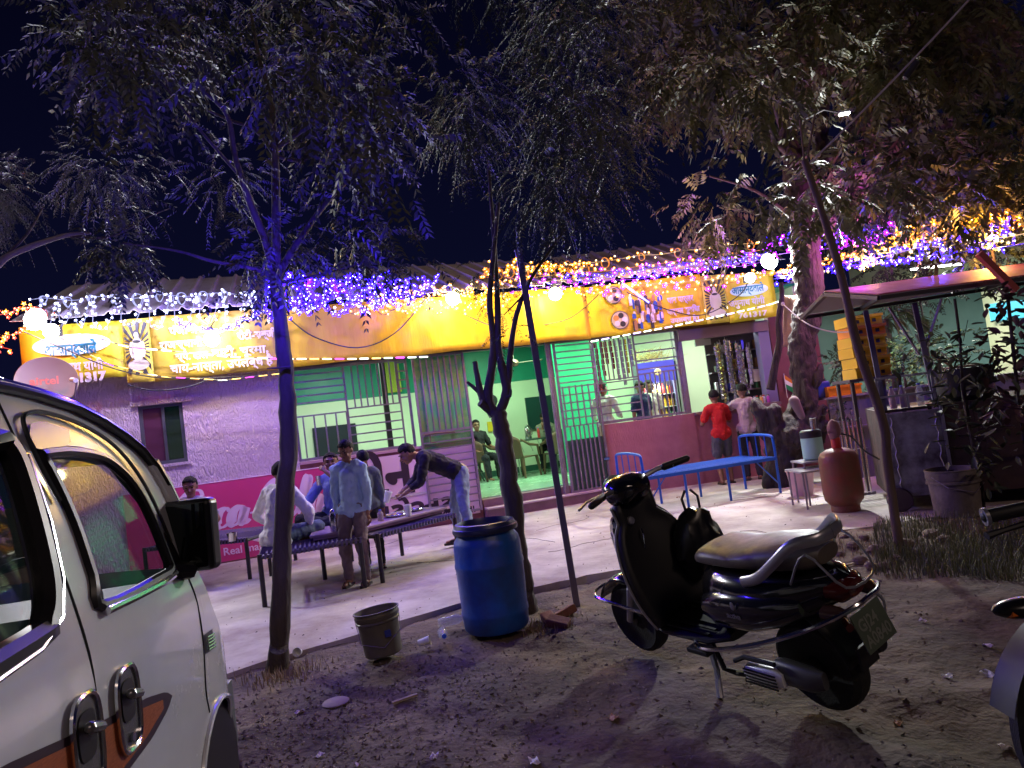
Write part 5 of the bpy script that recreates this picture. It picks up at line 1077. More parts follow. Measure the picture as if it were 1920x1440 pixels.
# engine side
loft([(.14, .03, .17, .26, .12), (.10, .04, .15, .27, .125), (-.04, .04, .15, .26, .125), (-.10, .02, .17, .25, .12)], 'crankcase', M('crank_grey', (.10, .10, .11), .45, .3))
cv = loft([(.30, .02, .16, .21, .165), (.27, .03, .14, .235, .17), (.12, .03, .14, .24, .17), (.08, .02, .16, .22, .165)], 'cooling_cover', M('alu_cover', (.85, .85, .9), .45, .1))
for k in range(5): MB().box((.10, .198, .152+.016*k), (.28, .204, .158+.016*k)).b('cooling_fin', mat_b, cv)
MB().tube([(.10, .18, .27), (.26, .19, .275), (.33, .19, .24)], .012, 8).b('kick_lever', mat_b, sct, smooth=True)
MB().tube([(.58, .10, .27), (.50, .17, .14), (.46, .235, .035)], [.018, .015, .017], 8).b('side_stand', silver, sct)
MB().tube([(.56, .1, .25), (.5, .12, .12), (.44, .10, .10), (.3, .10, .12)], .014, 8).b('centre_stand', mat_b, sct)
loft([(.3, .04, .18, .24, -.16), (.1, .055, .17, .27, -.17), (-.14, .06, .19, .30, -.18), (-.20, .03, .22, .28, -.18)], 'silencer', mat_b)
bev(MB().box((.46, .165, .245), (.60, .235, .27)).b('foot_peg', mat_b, sct), .006)
MB().ell((.19, .2365, .56), (.012, .002, .020), 10).b('round_badge', silver, sct); text('activa', .035, silver, sct, (.24, .236, .50), (math.pi/2, 0, math.pi), offset=.0006, ext=.0008)

for ch in sct.children:
    if ch.name.split('.')[0] in ('body_panel', 'side_cowl', 'seat', 'grab_rail', 'guard_rail', 'carrier_loop', 'tail_lamp', 'indicator', 'tail_bracket', 'reflector', 'rear_mudguard'):
        for v in ch.data.vertices:
            if v.co.x < .5: v.co.x = .5-(.5-v.co.x)*.735
    elif ch.name.split('.')[0] in ('number_plate', 'mud_flap'): ch.location.x += .255
# ---------------- motorcycle at the right edge ----------------
mc = thing('motorcycle', 'motorcycle at the right edge showing only its grip, indicator and front tyre', 'motorcycle', (1.9, 2.0, 0), 0)
wc = G(2045, 1345, .31); MB().lathe([(.235, -.04), (.28, -.05), (.31, 0), (.28, .05), (.235, .04)], wc, 48, (.35, -1, .05)).b('front_wheel', M('tyre'), mc, smooth=True, world=True)
MB().lathe([(.20, -.03), (.236, -.035), (.236, .035), (.20, .03)], wc, 40, (.35, -1, .05)).b('rim', chromed, mc, smooth=True, world=True)
MB().lathe([(0, -.06), (.05, -.06), (.05, .06), (0, .06)], wc, 16, (.35, -1, .05)).b('hub', silver, mc, smooth=True, world=True)
for k in range(8):
    a = k*.785; e = Vector((math.cos(a), .35*math.cos(a), math.sin(a)))*.21; MB().tube([wc, wc+e], .006, 4).b('spoke', silver, mc, world=True)
gA_ = D(1853, 968, 2.05); gB_ = D(1960, 945, 2.02); gC_ = D(2080, 905, 2.1)
MB().cap(gA_, gB_, .020, .020, 12).b('grip', mat_b, mc, smooth=True, world=True); MB().lathe([(.012, 0), (.026, 0), (.026, .01), (.012, .012)], gA_+(gA_-gB_).normalized()*.012, 14, gB_-gA_).b('grip_end', silver, mc, smooth=True, world=True)
MB().tube([gB_, gC_, gC_+Vector((.2, .12, -.05))], .012, 8).b('handlebar', chromed, mc, smooth=True, world=True)
MB().tube([D(1850, 1005, 2.0), D(1880, 995, 2.0), D(1960, 970, 2.0), D(2010, 950, 2.05)], [.012, .008, .009, .012], 8).b('clutch_lever', mat_b, mc, smooth=True, world=True)
MB().ell(D(1925, 1138, 1.75), (.085, .035, .025), 16).b('indicator_housing', plas, mc, smooth=True, world=True); MB().ell(D(1890, 1146, 1.75), (.022, .03, .016), 10).b('indicator_lens', M('lens_orange', (.7, .16, .02), .2), mc, smooth=True, world=True)
hx = Vector((.42, .05, 0)); MB().tube([wc, wc+Vector((.14, .02, .40)), gC_+Vector((.12, .05, -.08))], .022, 8).b('fork', silver, mc, smooth=True, world=True)
MB().ell(wc+Vector((.50, .12, .52)), (.24, .13, .11), 20).b('fuel_tank', blk, mc, smooth=True, world=True); MB().ell(wc+Vector((.95, .25, .50)), (.32, .12, .06), 16).b('seat', mat_b, mc, smooth=True, world=True)
ed = Vector((.97, .24, 0)); ep = wc+ed*.60+Vector((0, 0, .02))
MB().ell(ep, (.17, .11, .12), 18).b('engine', M('engine_grey', (.10, .10, .11), .5, .5), mc, smooth=True, world=True)
for k in range(6): MB().lathe([(0, 0), (.085, 0), (.085, .008), (0, .008)], ep+Vector((-.03, 0, .10+.024*k)), 16).b('engine_fin', M('engine_grey'), mc, world=True)
rw = wc+ed*1.27; MB().lathe([(.235, -.04), (.28, -.05), (.31, 0), (.28, .05), (.235, .04)], rw, 40, (-.24, .97, 0)).b('rear_wheel', M('tyre'), mc, smooth=True, world=True); MB().lathe([(.20, -.03), (.236, -.035), (.236, .035), (.20, .03)], rw, 36, (-.24, .97, 0)).b('rim', chromed, mc, smooth=True, world=True)
MB().tube(smoothpts([wc+ed*.2+Vector((0, 0, .45)), ep+Vector((-.12, 0, -.02)), ep+Vector((.1, 0, -.12)), rw], 4), .018, 8).b('frame_tube', mat_b, mc, smooth=True, world=True); MB().tube(smoothpts([wc+ed*.2+Vector((0, 0, .45)), wc+ed*.8+Vector((0, 0, .42)), rw+Vector((.1, .02, .40))], 4), .018, 8).b('frame_tube', mat_b, mc, smooth=True, world=True)
MB().tube([ep+Vector((0, -.1, -.08)), rw+Vector((0, -.12, -.10))], [.025, .045], 10).b('silencer', chromed, mc, smooth=True, world=True)
MB().grid(lambda a_, b_: wc+Vector((.97*.34*math.cos(rad(35+130*a_)), .24*.34*math.cos(rad(35+130*a_))+(b_-.5)*.11, .34*math.sin(rad(35+130*a_)))), 14, 3).b('front_mudguard', mat_b, mc, smooth=True, world=True)

# ---------------- barrel, buckets, posts ----------------
bl_c = D(925, 1100, 5.22); bar = thing('blue_barrel', 'tall blue plastic barrel with dark screw rim between pruned tree and bucket', 'barrel', (-.33, 5.2, 0), 0)
bp_ = M('barrel_blue', (.012, .10, .42), .38, bump=(22, .3, .008), var=(4, (.02, .05, .20), .8))
MB().lathe([(.215, 0), (.232, .02), (.238, .10), (.243, .115), (.243, .14), (.238, .155), (.243, .30), (.246, .44), (.251, .455), (.251, .475), (.246, .49), (.243, .60), (.235, .64), (.21, .675), (.205, .70)], (0, 0, 0), 48).b('barrel_body', bp_, bar, smooth=True)
MB().lathe([(.19, .60), (.208, .69), (.235, .695), (.24, .71), (.235, .73), (.225, .735), (.215, .76), (.195, .765), (.185, .74), (.18, .55), (0, .5)], (0, 0, 0), 40).b('rim', M('rim_navy', (.015, .02, .06), .4), bar, smooth=True)
bk_ = thing('grey_bucket', 'grey brown plastic paint bucket tilted on the dirt by the barrel', 'bucket', (-1.10, 4.92, 0), .3); bk_.rotation_euler = (rad(-3), rad(-4), .3)
bm_ = M('bucket_grey', (.13, .11, .085), .5, var=(6, (.08, .065, .05), .6))
MB().lathe([(.115, 0), (.125, .01), (.140, .22), (.150, .225), (.150, .235), (.142, .24), (.150, .262), (.152, .272), (.145, .29), (.158, .293), (.158, .30), (.147, .30), (.118, .015), (0, .012)], (0, 0, 0), 36).b('bucket_body', bm_, bk_, smooth=True)
MB().tube([(-.15, 0, .27), (-.14, -.12, .12), (0, -.155, .07), (.13, -.1, .15), (.152, 0, .27)], .003, 5).b('bail', steel, bk_)
MB().box((.02, -.146, .13), (.06, -.139, .175)).b('label_patch', M('blue_patch', (.02, .03, .2), .5), bk_)
bottle('clear plastic bottle lying by the bucket, pointing right', (-.76, 5.35, .04), .22, .036, (.6, .62, .7), rot=Matrix.Rotation(rad(80), 4, 'Y') @ Matrix.Rotation(.3, 4, 'X'), capc=(.6, .6, .6), al=.35)
bottle('clear plastic bottle with blue cap lying toward the road', (-.72, 5.12, .04), .2, .034, (.55, .6, .7), rot=Matrix.Rotation(rad(84), 4, 'X') @ Matrix.Rotation(.2, 4, 'Y'), capc=(.02, .10, .7), al=.35)
cup('crushed white paper cup right of the grey bucket', Vector((-.87, 4.98, .02)), .08, .03, Matrix.Rotation(1.4, 4, 'Y')); cup('small pink white cup on the dirt by the left trunk', Vector((-1.75, 5.15, .02)), .06, .03, Matrix.Rotation(1.3, 4, 'X'), (.75, .6, .65))
pa, pb = D(972, 470, 5.5), G(1082, 1137, -.05); po = thing('steel_post', 'leaning grey steel square post just right of the pruned tree', 'post', (pb.x, pb.y, 0))
pm = M('post_steel', (.16, .14, .20), .4, .4); MB().beam(pb, pa, .05).b('post_shaft', pm, po, world=True); MB().beam(pa, pa+(pa-pb).normalized()*.01, .06).b('post_cap', pm, po, world=True)
bb = thing('bamboo_pole', 'tall crooked wooden pole rising in front of the food cart', 'pole', G(1686, 1030, 0)); wood = M('pole_wood', (.16, .105, .075), .8, bump=(40, .5, .01, (1, 1, .2)), var=(8, (.08, .05, .04), .7, (1, 1, .2)))
MB().tube(smoothpts([G(1687, 1035, -.05), D(1664, 870, 6.05), D(1655, 790, 6.05), D(1608, 650, 6.08), D(1578, 520, 6.1), D(1545, 410, 6.12), D(1508, 300, 6.15)], 5), [.038]*18+[.034]*7+[.030]*6, 10).b('pole_shaft', wood, bb, smooth=True, world=True)
for px, py, e in ((1508, 300, (1500, 225)), (1512, 310, (1528, 215))): MB().tube([D(px, py, 6.15), D(*e, 6.2)], .009, 5).b('twig', wood, bb, world=True)
oc = thing('overhead_cable', 'pale overhead cable slanting down through the right tree crown', 'cable', D(1820, 0, 6.4)); cm = M('cable_pale', (.45, .40, .42), .6)
MB().tube(sag(D(1880, -70, 6.3), D(1480, 342, 6.9), .04), .010, 6).b('cable_run', cm, oc, world=True); MB().lathe([(.0, 0), (.03, .02), (.03, .18), (0, .2)], D(1722, 112, 6.4), 10, (-.6, .3, -.7)).b('cable_joint', wire, oc, world=True)
sl_ = thing('street_lamp', 'small white street lamp glinting through the right tree', 'lamp', D(1582, 211, 7.2)); MB().box((-.06, -.03, -.012), (.06, .03, .012)).b('lamp_head', M('lamp_grey'), sl_); MB().box((-.045, -.035, -.026), (.045, .015, -.013)).b('lens', glow('lamp_white', (1, 1, .98), 20), sl_)
MB().tube([(0, .03, .01), (.05, .5, .25), (.10, 1.6, .5)], .010, 6).b('hanger', M('mast_dark', (.02, .02, .02), .7), sl_)

# ---------------- right side: cylinder, cart, awning, crates ----------------
gc = thing('gas_cylinder', 'rusty red gas cylinder with hose wound on its neck', 'gas cylinder', (3.49, 7.95, 0)); rd = M('cylinder_red', (.20, .032, .022), .55, var=(5, (.13, .065, .03), .85), bump=(25, .3, .01))
MB().lathe([(.14, 0), (.15, .0), (.15, .07), (.145, .08)], (0, 0, 0), 28).b('foot_ring', rd, gc, smooth=True); MB().lathe([(0, .05), (.15, .07), (.20, .13), (.21, .20), (.21, .54), (.205, .60), (.18, .65), (.12, .685), (.05, .70), (.0, .70)], (0, 0, 0), 36).b('cylinder_body', rd, gc, smooth=True)
MB().lathe([(.05, .69), (.05, .80), (.04, .82)], (0, 0, 0), 14).b('neck', M('neck_red', (.5, .03, .02), .4), gc, smooth=True); mb = MB().ell((0, 0, .90), (.07, .065, .11), 16); mb.v = [tuple(Vector(v)+Vector((1, 1, 1))*.03*mn.noise(Vector(v)*20)) for v in mb.v]; mb.b('valve_wrap', M('wrap_cloth', (.20, .09, .10), .9), gc, smooth=True)
MB().tube(smoothpts([(.05, 0, .85), (.2, .05, .8), (.35, .1, .62), (.5, .1, .5)], 5), .010, 6).b('hose', wire, gc, smooth=True)
wj = thing('water_jug', 'pale green insulated water jug with dark lid behind the cylinder', 'jug', (3.55, 8.75, .52)); MB().lathe([(.10, 0), (.125, .02), (.125, .26), (.12, .28)], (0, 0, 0), 24).b('jug_body', M('jug_mint', (.30, .55, .50), .4), wj, smooth=True); MB().lathe([(.127, .27), (.127, .34), (.11, .36), (.0, .365)], (0, 0, 0), 24).b('jug_lid', M('jug_lid', (.02, .02, .03), .4), wj, smooth=True)
MB().lathe([(.035, .366), (.04, .50), (0, .50)], (.05, 0, 0), 14).b('tumbler', steelm, wj, smooth=True)
st = thing('small_stand', 'small low iron stand carrying the water jug', 'stand', (3.55, 8.75, 0))
for x in (-.2, .2):
    for y in (-.18, .18): MB().tube([(x, y, 0), (x, y, .5)], .012, 6).b('leg', steel, st)
MB().box((-.22, -.2, .5), (.22, .2, .518)).b('top', M('stand_top', (.3, .3, .32), .5), st)
tb2 = thing('pink_tub', 'pale pink plastic tub on the floor behind the gas cylinder', 'tub', (3.62, 9.45, 0)); MB().lathe([(.13, 0), (.17, .32), (.18, .33), (.165, .33), (.12, .01), (0, .01)], (0, 0, 0), 24).b('tub_body', M('tub_pink', (.50, .30, .34), .5), tb2, smooth=True); MB().tube([(.175*math.cos(a), .175*math.sin(a), .33) for a in [2*math.pi*k/20 for k in range(20)]], .01, 6, close=True).b('tub_rim', M('tub_pink'), tb2)
it = thing('iron_table', 'thin legged iron table left of the gas cylinder', 'table', (3.22, 8.5, 0)); MB().box((-.03, -.2, .42), (.5, .3, .44)).b('top', M('stand_top'), it)
for x in (0, .46):
    for y in (-.17, .27): MB().tube([(x, y, 0), (x, y, .42)], .012, 6).b('leg', steel, it)
rk = thing('pipe_rack', 'row of upright steel pipes beside the water jug', 'rack', (3.85, 8.85, 0)); MB().box((-.05, -.03, .0), (.42, .03, .03)).b('base', steel, rk); MB().box((-.05, -.02, .55), (.42, .02, .57)).b('rail', steel, rk)
for k in range(8): MB().cap((.0+.052*k, -.03, .03), (.0+.052*k, -.03, .92+.02*(k % 2)), .012, .012, 6).b('pipe', steelm, rk)
galv = M('galvanised', (.42, .41, .46), .42, .2, var=(3.2, (.06, .04, .045), .9), bump=(9, .5, .02)); rust = M('rusty_sheet', (.09, .05, .045), .6, .3, var=(3, (.03, .02, .02), .8), bump=(9, .4, .01))
CR = rad(-20)
ct = thing('food_cart', 'metal snack cart with pink canopy, top rails and small wheels', 'cart', (3.86, 7.55, 0), CR)
bev(MB().box((0, 0, .14), (.52, .03, 1.02)).b('front_sheet', galv, ct), .006); MB().box((.521, -.015, .12), (.55, .015, 1.05)).b('corner_strip', M('edge_bright', (.38, .36, .40), .4, .6), ct); MB().box((-.03, -.0, .12), (-.002, 1.3, 1.05)).b('end_sheet', rust, ct)
MB().box((.551, .0, .14), (2.6, .03, 1.06)).b('side_sheet', rust, ct); MB().box((0, .05, 1.03), (2.6, 1.3, 1.06)).b('cart_top', rust, ct); MB().box((-.02, .04, .13), (2.6, 1.28, .16)).b('cart_base', rust, ct)
wv_ = MB(); P = [(.06, -.006, .98-.05*k) for k in range(17)]; wv_.tube([(x+.012*math.sin(i*2.1), y, z) for i, (x, y, z) in enumerate(P)], .006, 5).b('bead_weld', M('edge_bright'), ct); MB().tube([(.47+.012*math.sin(i*1.9), -.006, .98-.05*i) for i in range(17)], .006, 5).b('bead_weld', M('edge_bright'), ct)
for x in (.02, .66, 2.3): 
    w = MB().lathe([(.0, -.03), (.11, -.03), (.125, -.015), (.125, .015), (.11, .03), (0, .03)], (x, -.06, .125), 22, (0, 1, 0)).b('wheel', M('cart_wheel', (.07, .045, .045), .7), ct, smooth=True); MB().tube([(x, -.06, .125), (x, .2, .14)], .018, 6).b('axle', steel, w)
for z in (1.20, 1.40): MB().beam((-.02, .02, z), (.52, .02, z), .022).b('rail', M('edge_bright'), ct)
for x in (-.02, .50, .25): MB().beam((x, .02, 1.061), (x, .02, 1.41 if x != .25 else 1.19), .022).b('rail_post', M('edge_bright'), ct)
for x in (.02, .50): MB().beam((x, .02, 1.06), (x, .30, 2.16), .05).b('canopy_post', M('post_indigo', (.09, .08, .14), .4, .3), ct)
MB().beam((.50, .24, 1.60), (.72, .10, 2.15), .02).b('canopy_brace', steel, ct); MB().beam((.46, .24, 1.60), (.22, .10, 2.15), .02).b('canopy_brace', steel, ct)
for k, (x, c) in enumerate(((.12, (.55, .35, .5)), (.22, (.3, .2, .3)), (.38, (.5, .5, .6)))): bottle(['pink squeeze bottle on the cart rail shelf', 'dark squeeze bottle on the cart rail shelf', 'clear bottle with blue cap on the cart rail shelf'][k], Vector((3.86, 7.55, 1.065))+Matrix.Rotation(CR, 3, 'Z') @ Vector((x, .10, 0)), .24, .035, c, al=(1, 1, .4)[k])
pt = thing('cooking_pot', 'large black cooking pot with wooden lid on the cart', 'pot', Vector((3.86, 7.55, 1.062))+Matrix.Rotation(CR, 3, 'Z') @ Vector((.85, .35, 0))); MB().lathe([(.22, 0), (.27, .05), (.28, .34), (.26, .34), (0, .3)], (0, 0, 0), 26).b('pot_body', M('pot_black', (.02, .018, .02), .5), pt, smooth=True); MB().lathe([(0, .345), (.24, .345), (.24, .365), (0, .37)], (-.08, 0, 0), 22).b('pot_lid', M('lid_wood', (.25, .14, .10), .6), pt)
MB().tube([(-.1, 0, .37), (-.35, -.1, .52)], .010, 6).b('ladle', M('lid_wood'), pt)
# canopy (gabled sheet roof of the cart)
cn = thing('cart_canopy', 'faded pink gabled sheet canopy above the snack cart', 'canopy', (3.9, 7.3, 2.2)); pinkm = M('canopy_pink', (.50, .10, .16), .55, var=(4, (.36, .07, .11), .7), bump=(6, .3, .02)); und = M('canopy_grey', (.22, .20, .21), .6)
E1, E2 = D(1648, 553, 7.1), D(1893, 521, 7.1); T1_, T2_ = D(1547, 547, 7.9), D(1990, 486, 7.9); F1, F2 = D(1503, 592, 8.8), D(1890, 532, 9.0)
E0 = E1+(T1_-E1)*.0; E3 = E2+(E2-E1)*1.2; T3 = T2_+(T2_-T1_)*.5; F3 = F2+(F2-F1)*.6
MB().ext([E1, E3, T3, T1_], (0, 0, .012)).b('front_slope', pinkm, cn, world=True); MB().ext([T1_, T3, F3, F1], (0, 0, .012)).b('rear_slope', und, cn, world=True)
for a, b_ in ((E1, E3), (T1_, F1), (F1, F3), (E1, F1+(F3-F1)*.18), (E1.lerp(E3, .45), F1.lerp(F3, .55)), (E1.lerp(E3, .8), F1.lerp(F3, .85)), (E1, T1_)): MB().beam(a-Vector((0, 0, .03)), b_-Vector((0, 0, .03)), .05, .04).b('frame_bar', M('canopy_bar', (.05, .04, .05), .5, .3), cn, world=True)
MB().beam(D(1835, 475, 6.9), D(1905, 545, 6.9), .06).b('red_pole', M('pole_red', (.45, .08, .08), .5), label='short red wooden pole slanting over the right end of the pink canopy', cat='pole')
# second low counter wall with crates
cw = thing('low_counter', 'grey brown ribbed sheet counter behind the cylinder carrying crates and jugs', 'counter', (4.55, 10.3, 0), rad(4)); ribm = M('ribbed_sheet', (.22, .19, .17), .6, bump=(30, .5, .02, (1, 1, .05)))
MB().box((-.05, 0, 0), (4.5, .04, 1.18)).b('front_sheet', ribm, cw); MB().box((-.08, -.05, 1.182), (4.5, .7, 1.21)).b('counter_top', M('counter_grey', (.25, .22, .22), .5), cw); MB().box((.1, -.12, .74), (.7, .0, .76)).b('wall_shelf', M('counter_grey'), cw)
bush = None
cry, cro = M('crate_yellow', (.78, .50, .01), .4), M('crate_orange', (.75, .26, .01), .4)
def crate(label, W, rz, mt, g=None, s=(.46, .34, .13)):
    t = thing('plastic_crate', label, 'crate', W, rz, g); x, y, z = s
    MB().box((-x/2, -y/2, 0), (x/2, y/2, .012)).b('crate_base', mt, t)
    for a, b_ in (((-x/2, -y/2, .012), (x/2, -y/2+.012, z)), ((-x/2, y/2-.012, .012), (x/2, y/2, z)), ((-x/2, -y/2+.012, .012), (-x/2+.012, y/2-.012, z)), ((x/2-.012, -y/2+.012, .012), (x/2, y/2-.012, z))): MB().box(a, b_).b('crate_side', mt, t)
    MB().box((-x/2-.015, -y/2-.015, z-.035), (x/2+.015, -y/2-.002, z)).b('crate_lip', mt, t)
    for dx in (-.12, .1): MB().box((dx, -y/2-.004, .03), (dx+.05, -y/2-.001, .075)).b('crate_print', kt, t)
cs = D(1625, 705, 9.3); 
for k in range(6): crate('yellow crate, %s in the tall stack behind the cart' % ['bottom', 'second from the bottom', 'third from the bottom', 'fourth from the bottom', 'fifth from the bottom', 'topmost'][k], (cs.x+.015*math.sin(k*2), 9.3, cs.z-.02+.135*k), rad(4+3*math.sin(k)), (cro if k == 4 else cry), 'stacked yellow crates')
sb = thing('crate_bench', 'dark bench holding the tall yellow crate stack', 'bench', (cs.x, 9.3, 0)); MB().box((-.35, -.25, cs.z-.06), (.35, .25, cs.z-.022)).b('top', M('bench_dark', (.10, .08, .08), .6), sb)
for x in (-.3, .3):
    for y in (-.2, .2): MB().box((x-.02, y-.02, 0), (x+.02, y+.02, cs.z-.062)).b('leg', M('bench_dark'), sb)
co_ = D(1582, 726, 10.35); crate('single orange crate with dark print on the low counter', (co_.x, 10.5, 1.212), rad(4), cro, None, (.5, .3, .15))
bj = D(1546, 722, 10.4); t = thing('blue_jerrycan', 'dark blue jerrycan on the counter left of the orange crate', 'jerrycan', (bj.x, 10.5, 1.212)); bev(MB().box((-.10, -.07, 0), (.10, .07, .24)).b('can_body', M('can_blue', (.02, .04, .30), .4), t), .025, 3); MB().lathe([(.03, .24), (.03, .28), (0, .285)], (.04, 0, 0), 12).b('can_cap', wire, t)
t = thing('mint_canister', 'pale mint canister at the left end of the low counter', 'canister', (bj.x-.22, 10.5, 1.212)); MB().lathe([(.07, 0), (.07, .2), (.04, .24), (0, .24)], (0, 0, 0), 16).b('canister_body', M('jug_mint'), t, smooth=True); MB().lathe([(.035, .241), (.035, .27), (0, .27)], (0, 0, 0), 12).b('canister_cap', wire, t)
# far shop on the right
fb = thing('far_shop', 'grey green shop with cream canopy fascia and pillars beyond the cart', 'shop', (5.0, 17.0, 0), rad(6))
fw = M('far_wall_green', (.10, .18, .16), .6, var=(1, (.07, .13, .12), .5)); cream = M('far_cream', (.62, .66, .42), .6)
for u0, u1 in ((0, 11),): MB().box((u0, 0, 0), (u1, .2, 3.6)).b('shop_wall', fw, fb)
MB().box((3.6, -2.6, 3.55), (14, 0, 4.45)).b('canopy_fascia', cream, fb); MB().box((6.4, -2.9, 4.452), (14, 0, 4.9)).b('roof_band', M('far_blue', (.04, .25, .42), .5), fb)
for u in (5.15, 9.0): MB().box((u, -2.5, 0), (u+.34, -2.2, 3.548)).b('pillar', cream, fb)
bsm = M('far_sign_blue', (.05, .35, .50), .4, emit=((.08, .45, .65), .5))
MB().box((5.0, -2.56, 2.25), (7.2, -2.51, 2.62)).b('sign_panel', bsm, fb); MB().box((-.2, -1.2, 1.35), (.9, -1.15, 1.95)).b('sign_panel', bsm, fb); MB().box((7.0, -2.0, .9), (9.5, -1.9, 1.9)).b('sign_panel', bsm, fb)
text('OPEN', .2, adw, fb, (.0, -1.21, 1.6), offset=.004) if False else None
tubelight(Vector((8.6, 13.9, 3.4)), rad(6), 80, (.95, 1, .9), 'tube light under the far shop canopy'); tubelight(Vector((12.6, 14.4, 3.4)), rad(6), 90, (.95, 1, .9), 'right tube light under the far shop canopy')
bw = thing('boundary_wall', 'low dark wall running along the back of the yard at the right', 'wall', (5.2, 13.2, 0), rad(5)); MB().box((0, 0, 0), (12, .15, 1.1)).b('wall_face', M('yard_wall', (.12, .10, .10), .8), bw); MB().box((0, -.03, 1.102), (12, .18, 1.15)).b('coping', M('coping', (.2, .16, .15), .8), bw)
# bucket with the sapling
pk_ = thing('old_paint_pail', 'large dusty paint pail at the foot of the young plant', 'pail', (4.12, 6.95, .0), .2); pm_ = M('pail_dusty', (.20, .16, .145), .7, var=(5, (.09, .07, .065), .8), bump=(30, .3, .01))
MB().lathe([(.185, 0), (.20, .01), (.215, .32), (.235, .325), (.235, .345), (.222, .35), (.235, .38), (.23, .44), (.238, .445), (.238, .455), (.222, .455), (.205, .10), (0, .09)], (0, 0, 0), 36).b('pail_body', pm_, pk_, smooth=True); MB().tube([(-.235, 0, .40), (-.2, -.15, .30), (0, -.25, .24), (.2, -.15, .30), (.235, 0, .40)], .005, 5).b('bail', steel, pk_)
# ---------------- trees ----------------
bark = M('bark', (.10, .075, .07), .85, bump=(26, .9, .02, (1, 1, .25)), var=(6, (.045, .033, .033), .7, (1, 1, .3)))
bark2 = M('bark_rugged', (.040, .026, .027), .9, bump=(11, 1.0, .09, (1, 1, .22)), var=(4, (.03, .02, .02), .8, (1, 1, .3)))
def leafmat(name, col, col2):
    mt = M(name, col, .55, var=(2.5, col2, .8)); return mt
lf1 = leafmat('leaf_grey_green', (.095, .10, .085), (.04, .05, .035)); lf2 = leafmat('leaf_dark', (.035, .05, .025), (.02, .03, .018)); lf3 = leafmat('leaf_olive_lit', (.115, .112, .042), (.05, .052, .02)); lf4 = leafmat('leaf_lilac', (.17, .165, .16), (.07, .08, .07))  # warm street light is put into the olive, unlit crown depth into the dark
rng = np.random.default_rng(5)
def fronds(name, C, Dv, L, K, lw, ll, mt, par, droop=.35):
    """pinnate fronds: C (N,3) bases, Dv (N,3) directions, K leaflet pairs; every leaflet is a bent four-cornered blade"""
    N = len(C); C = np.asarray(C, float); Dv = np.asarray(Dv, float); Dv /= np.linalg.norm(Dv, axis=1, keepdims=True)+1e-9
    Ls = L*rng.uniform(.65, 1.25, (N, 1)); sd = np.cross(Dv, [0, 0, 1.0])+rng.normal(0, .25, (N, 3)); sd /= np.linalg.norm(sd, axis=1, keepdims=True)+1e-9
    V = []; 
    for k in range(K):
        t = .18+.82*k/(K-1) if K > 1 else 1.0
        p = C+Dv*Ls*t+np.array([0, 0, -1.0])*Ls*droop*t*t
        tan = Dv+np.array([0, 0, -2*droop*t]); tan /= np.linalg.norm(tan, axis=1, keepdims=True)
        for s in (-1, 1):
            d = tan*.55+sd*s*.85+np.array([0, 0, -.45])+rng.normal(0, .16, (N, 3)); d /= np.linalg.norm(d, axis=1, keepdims=True)
            n = np.cross(d, tan); n /= np.linalg.norm(n, axis=1, keepdims=True)+1e-9; w = np.cross(n, d)
            l = ll*(.7+.5*math.sin(math.pi*min(1, t*.9)))*rng.uniform(.8, 1.2, (N, 1)); q = lw*rng.uniform(.8, 1.2, (N, 1))
            V += [p, p+d*l*.42+w*q, p+d*l+n*l*.12, p+d*l*.42-w*q]
    V = np.stack(V, 1).reshape(-1, 3); F = len(V)//4; me = bpy.data.meshes.new(name)
    if par is not None: V = V-np.array(WORLD[par.name].translation)
    me.vertices.add(len(V)); me.vertices.foreach_set('co', V.astype(np.float32).ravel()); me.loops.add(F*4); me.loops.foreach_set('vertex_index', np.arange(F*4, dtype=np.int32))
    me.polygons.add(F); me.polygons.foreach_set('loop_start', np.arange(0, F*4, 4, dtype=np.int32)); me.polygons.foreach_set('loop_total', np.full(F, 4, dtype=np.int32)); me.materials.append(mt); me.update(); me.validate()
    o = link(bpy.data.objects.new(name, me)); o.parent = par; o['kind'] = 'stuff'; return o
def inP(x, y, P): return inpoly(x, y, P)
CUT = .02
def clumps(P, n, Y0, Y1, per, spread, seed, up=0.0):
    r = np.random.default_rng(seed); xs_ = [p[0] for p in P]; ys_ = [p[1] for p in P]; C = []; Dd = []; n_big = n > 30
    while n > 0:
        x = r.uniform(min(xs_), max(xs_)); y = r.uniform(min(ys_), max(ys_))
        if not inP(x, y, P): continue
        if n_big and mn.noise(Vector((x*.006, y*.006, seed*3.1))) < CUT: n -= .15; continue
        c = D(x, y, r.uniform(Y0, Y1)); n -= 1; o = r.normal(0, spread*.5, (per, 3)); C.append(np.array(c)+o)
        d = o*1.5+r.normal(0, spread*.6, (per, 3)); d[:, 2] -= spread*(.55-up); Dd.append(d)
    return np.concatenate(C), np.concatenate(Dd)
def limbs(mb, L):
    for pts_, r0, r1 in L:
        P = smoothpts(pts_, 5); n = len(P); mb.tube([p+Vector((R.gauss(0, r1*.07), R.gauss(0, r1*.07), 0)) if 0 < i < n-1 else p for i, p in enumerate(P)], [(r0+(r1-r0)*i/(n-1))*(1+.16*mn.noise(P[i]*4)+.10*mn.noise(P[i]*13)) for i in range(n)], 14)
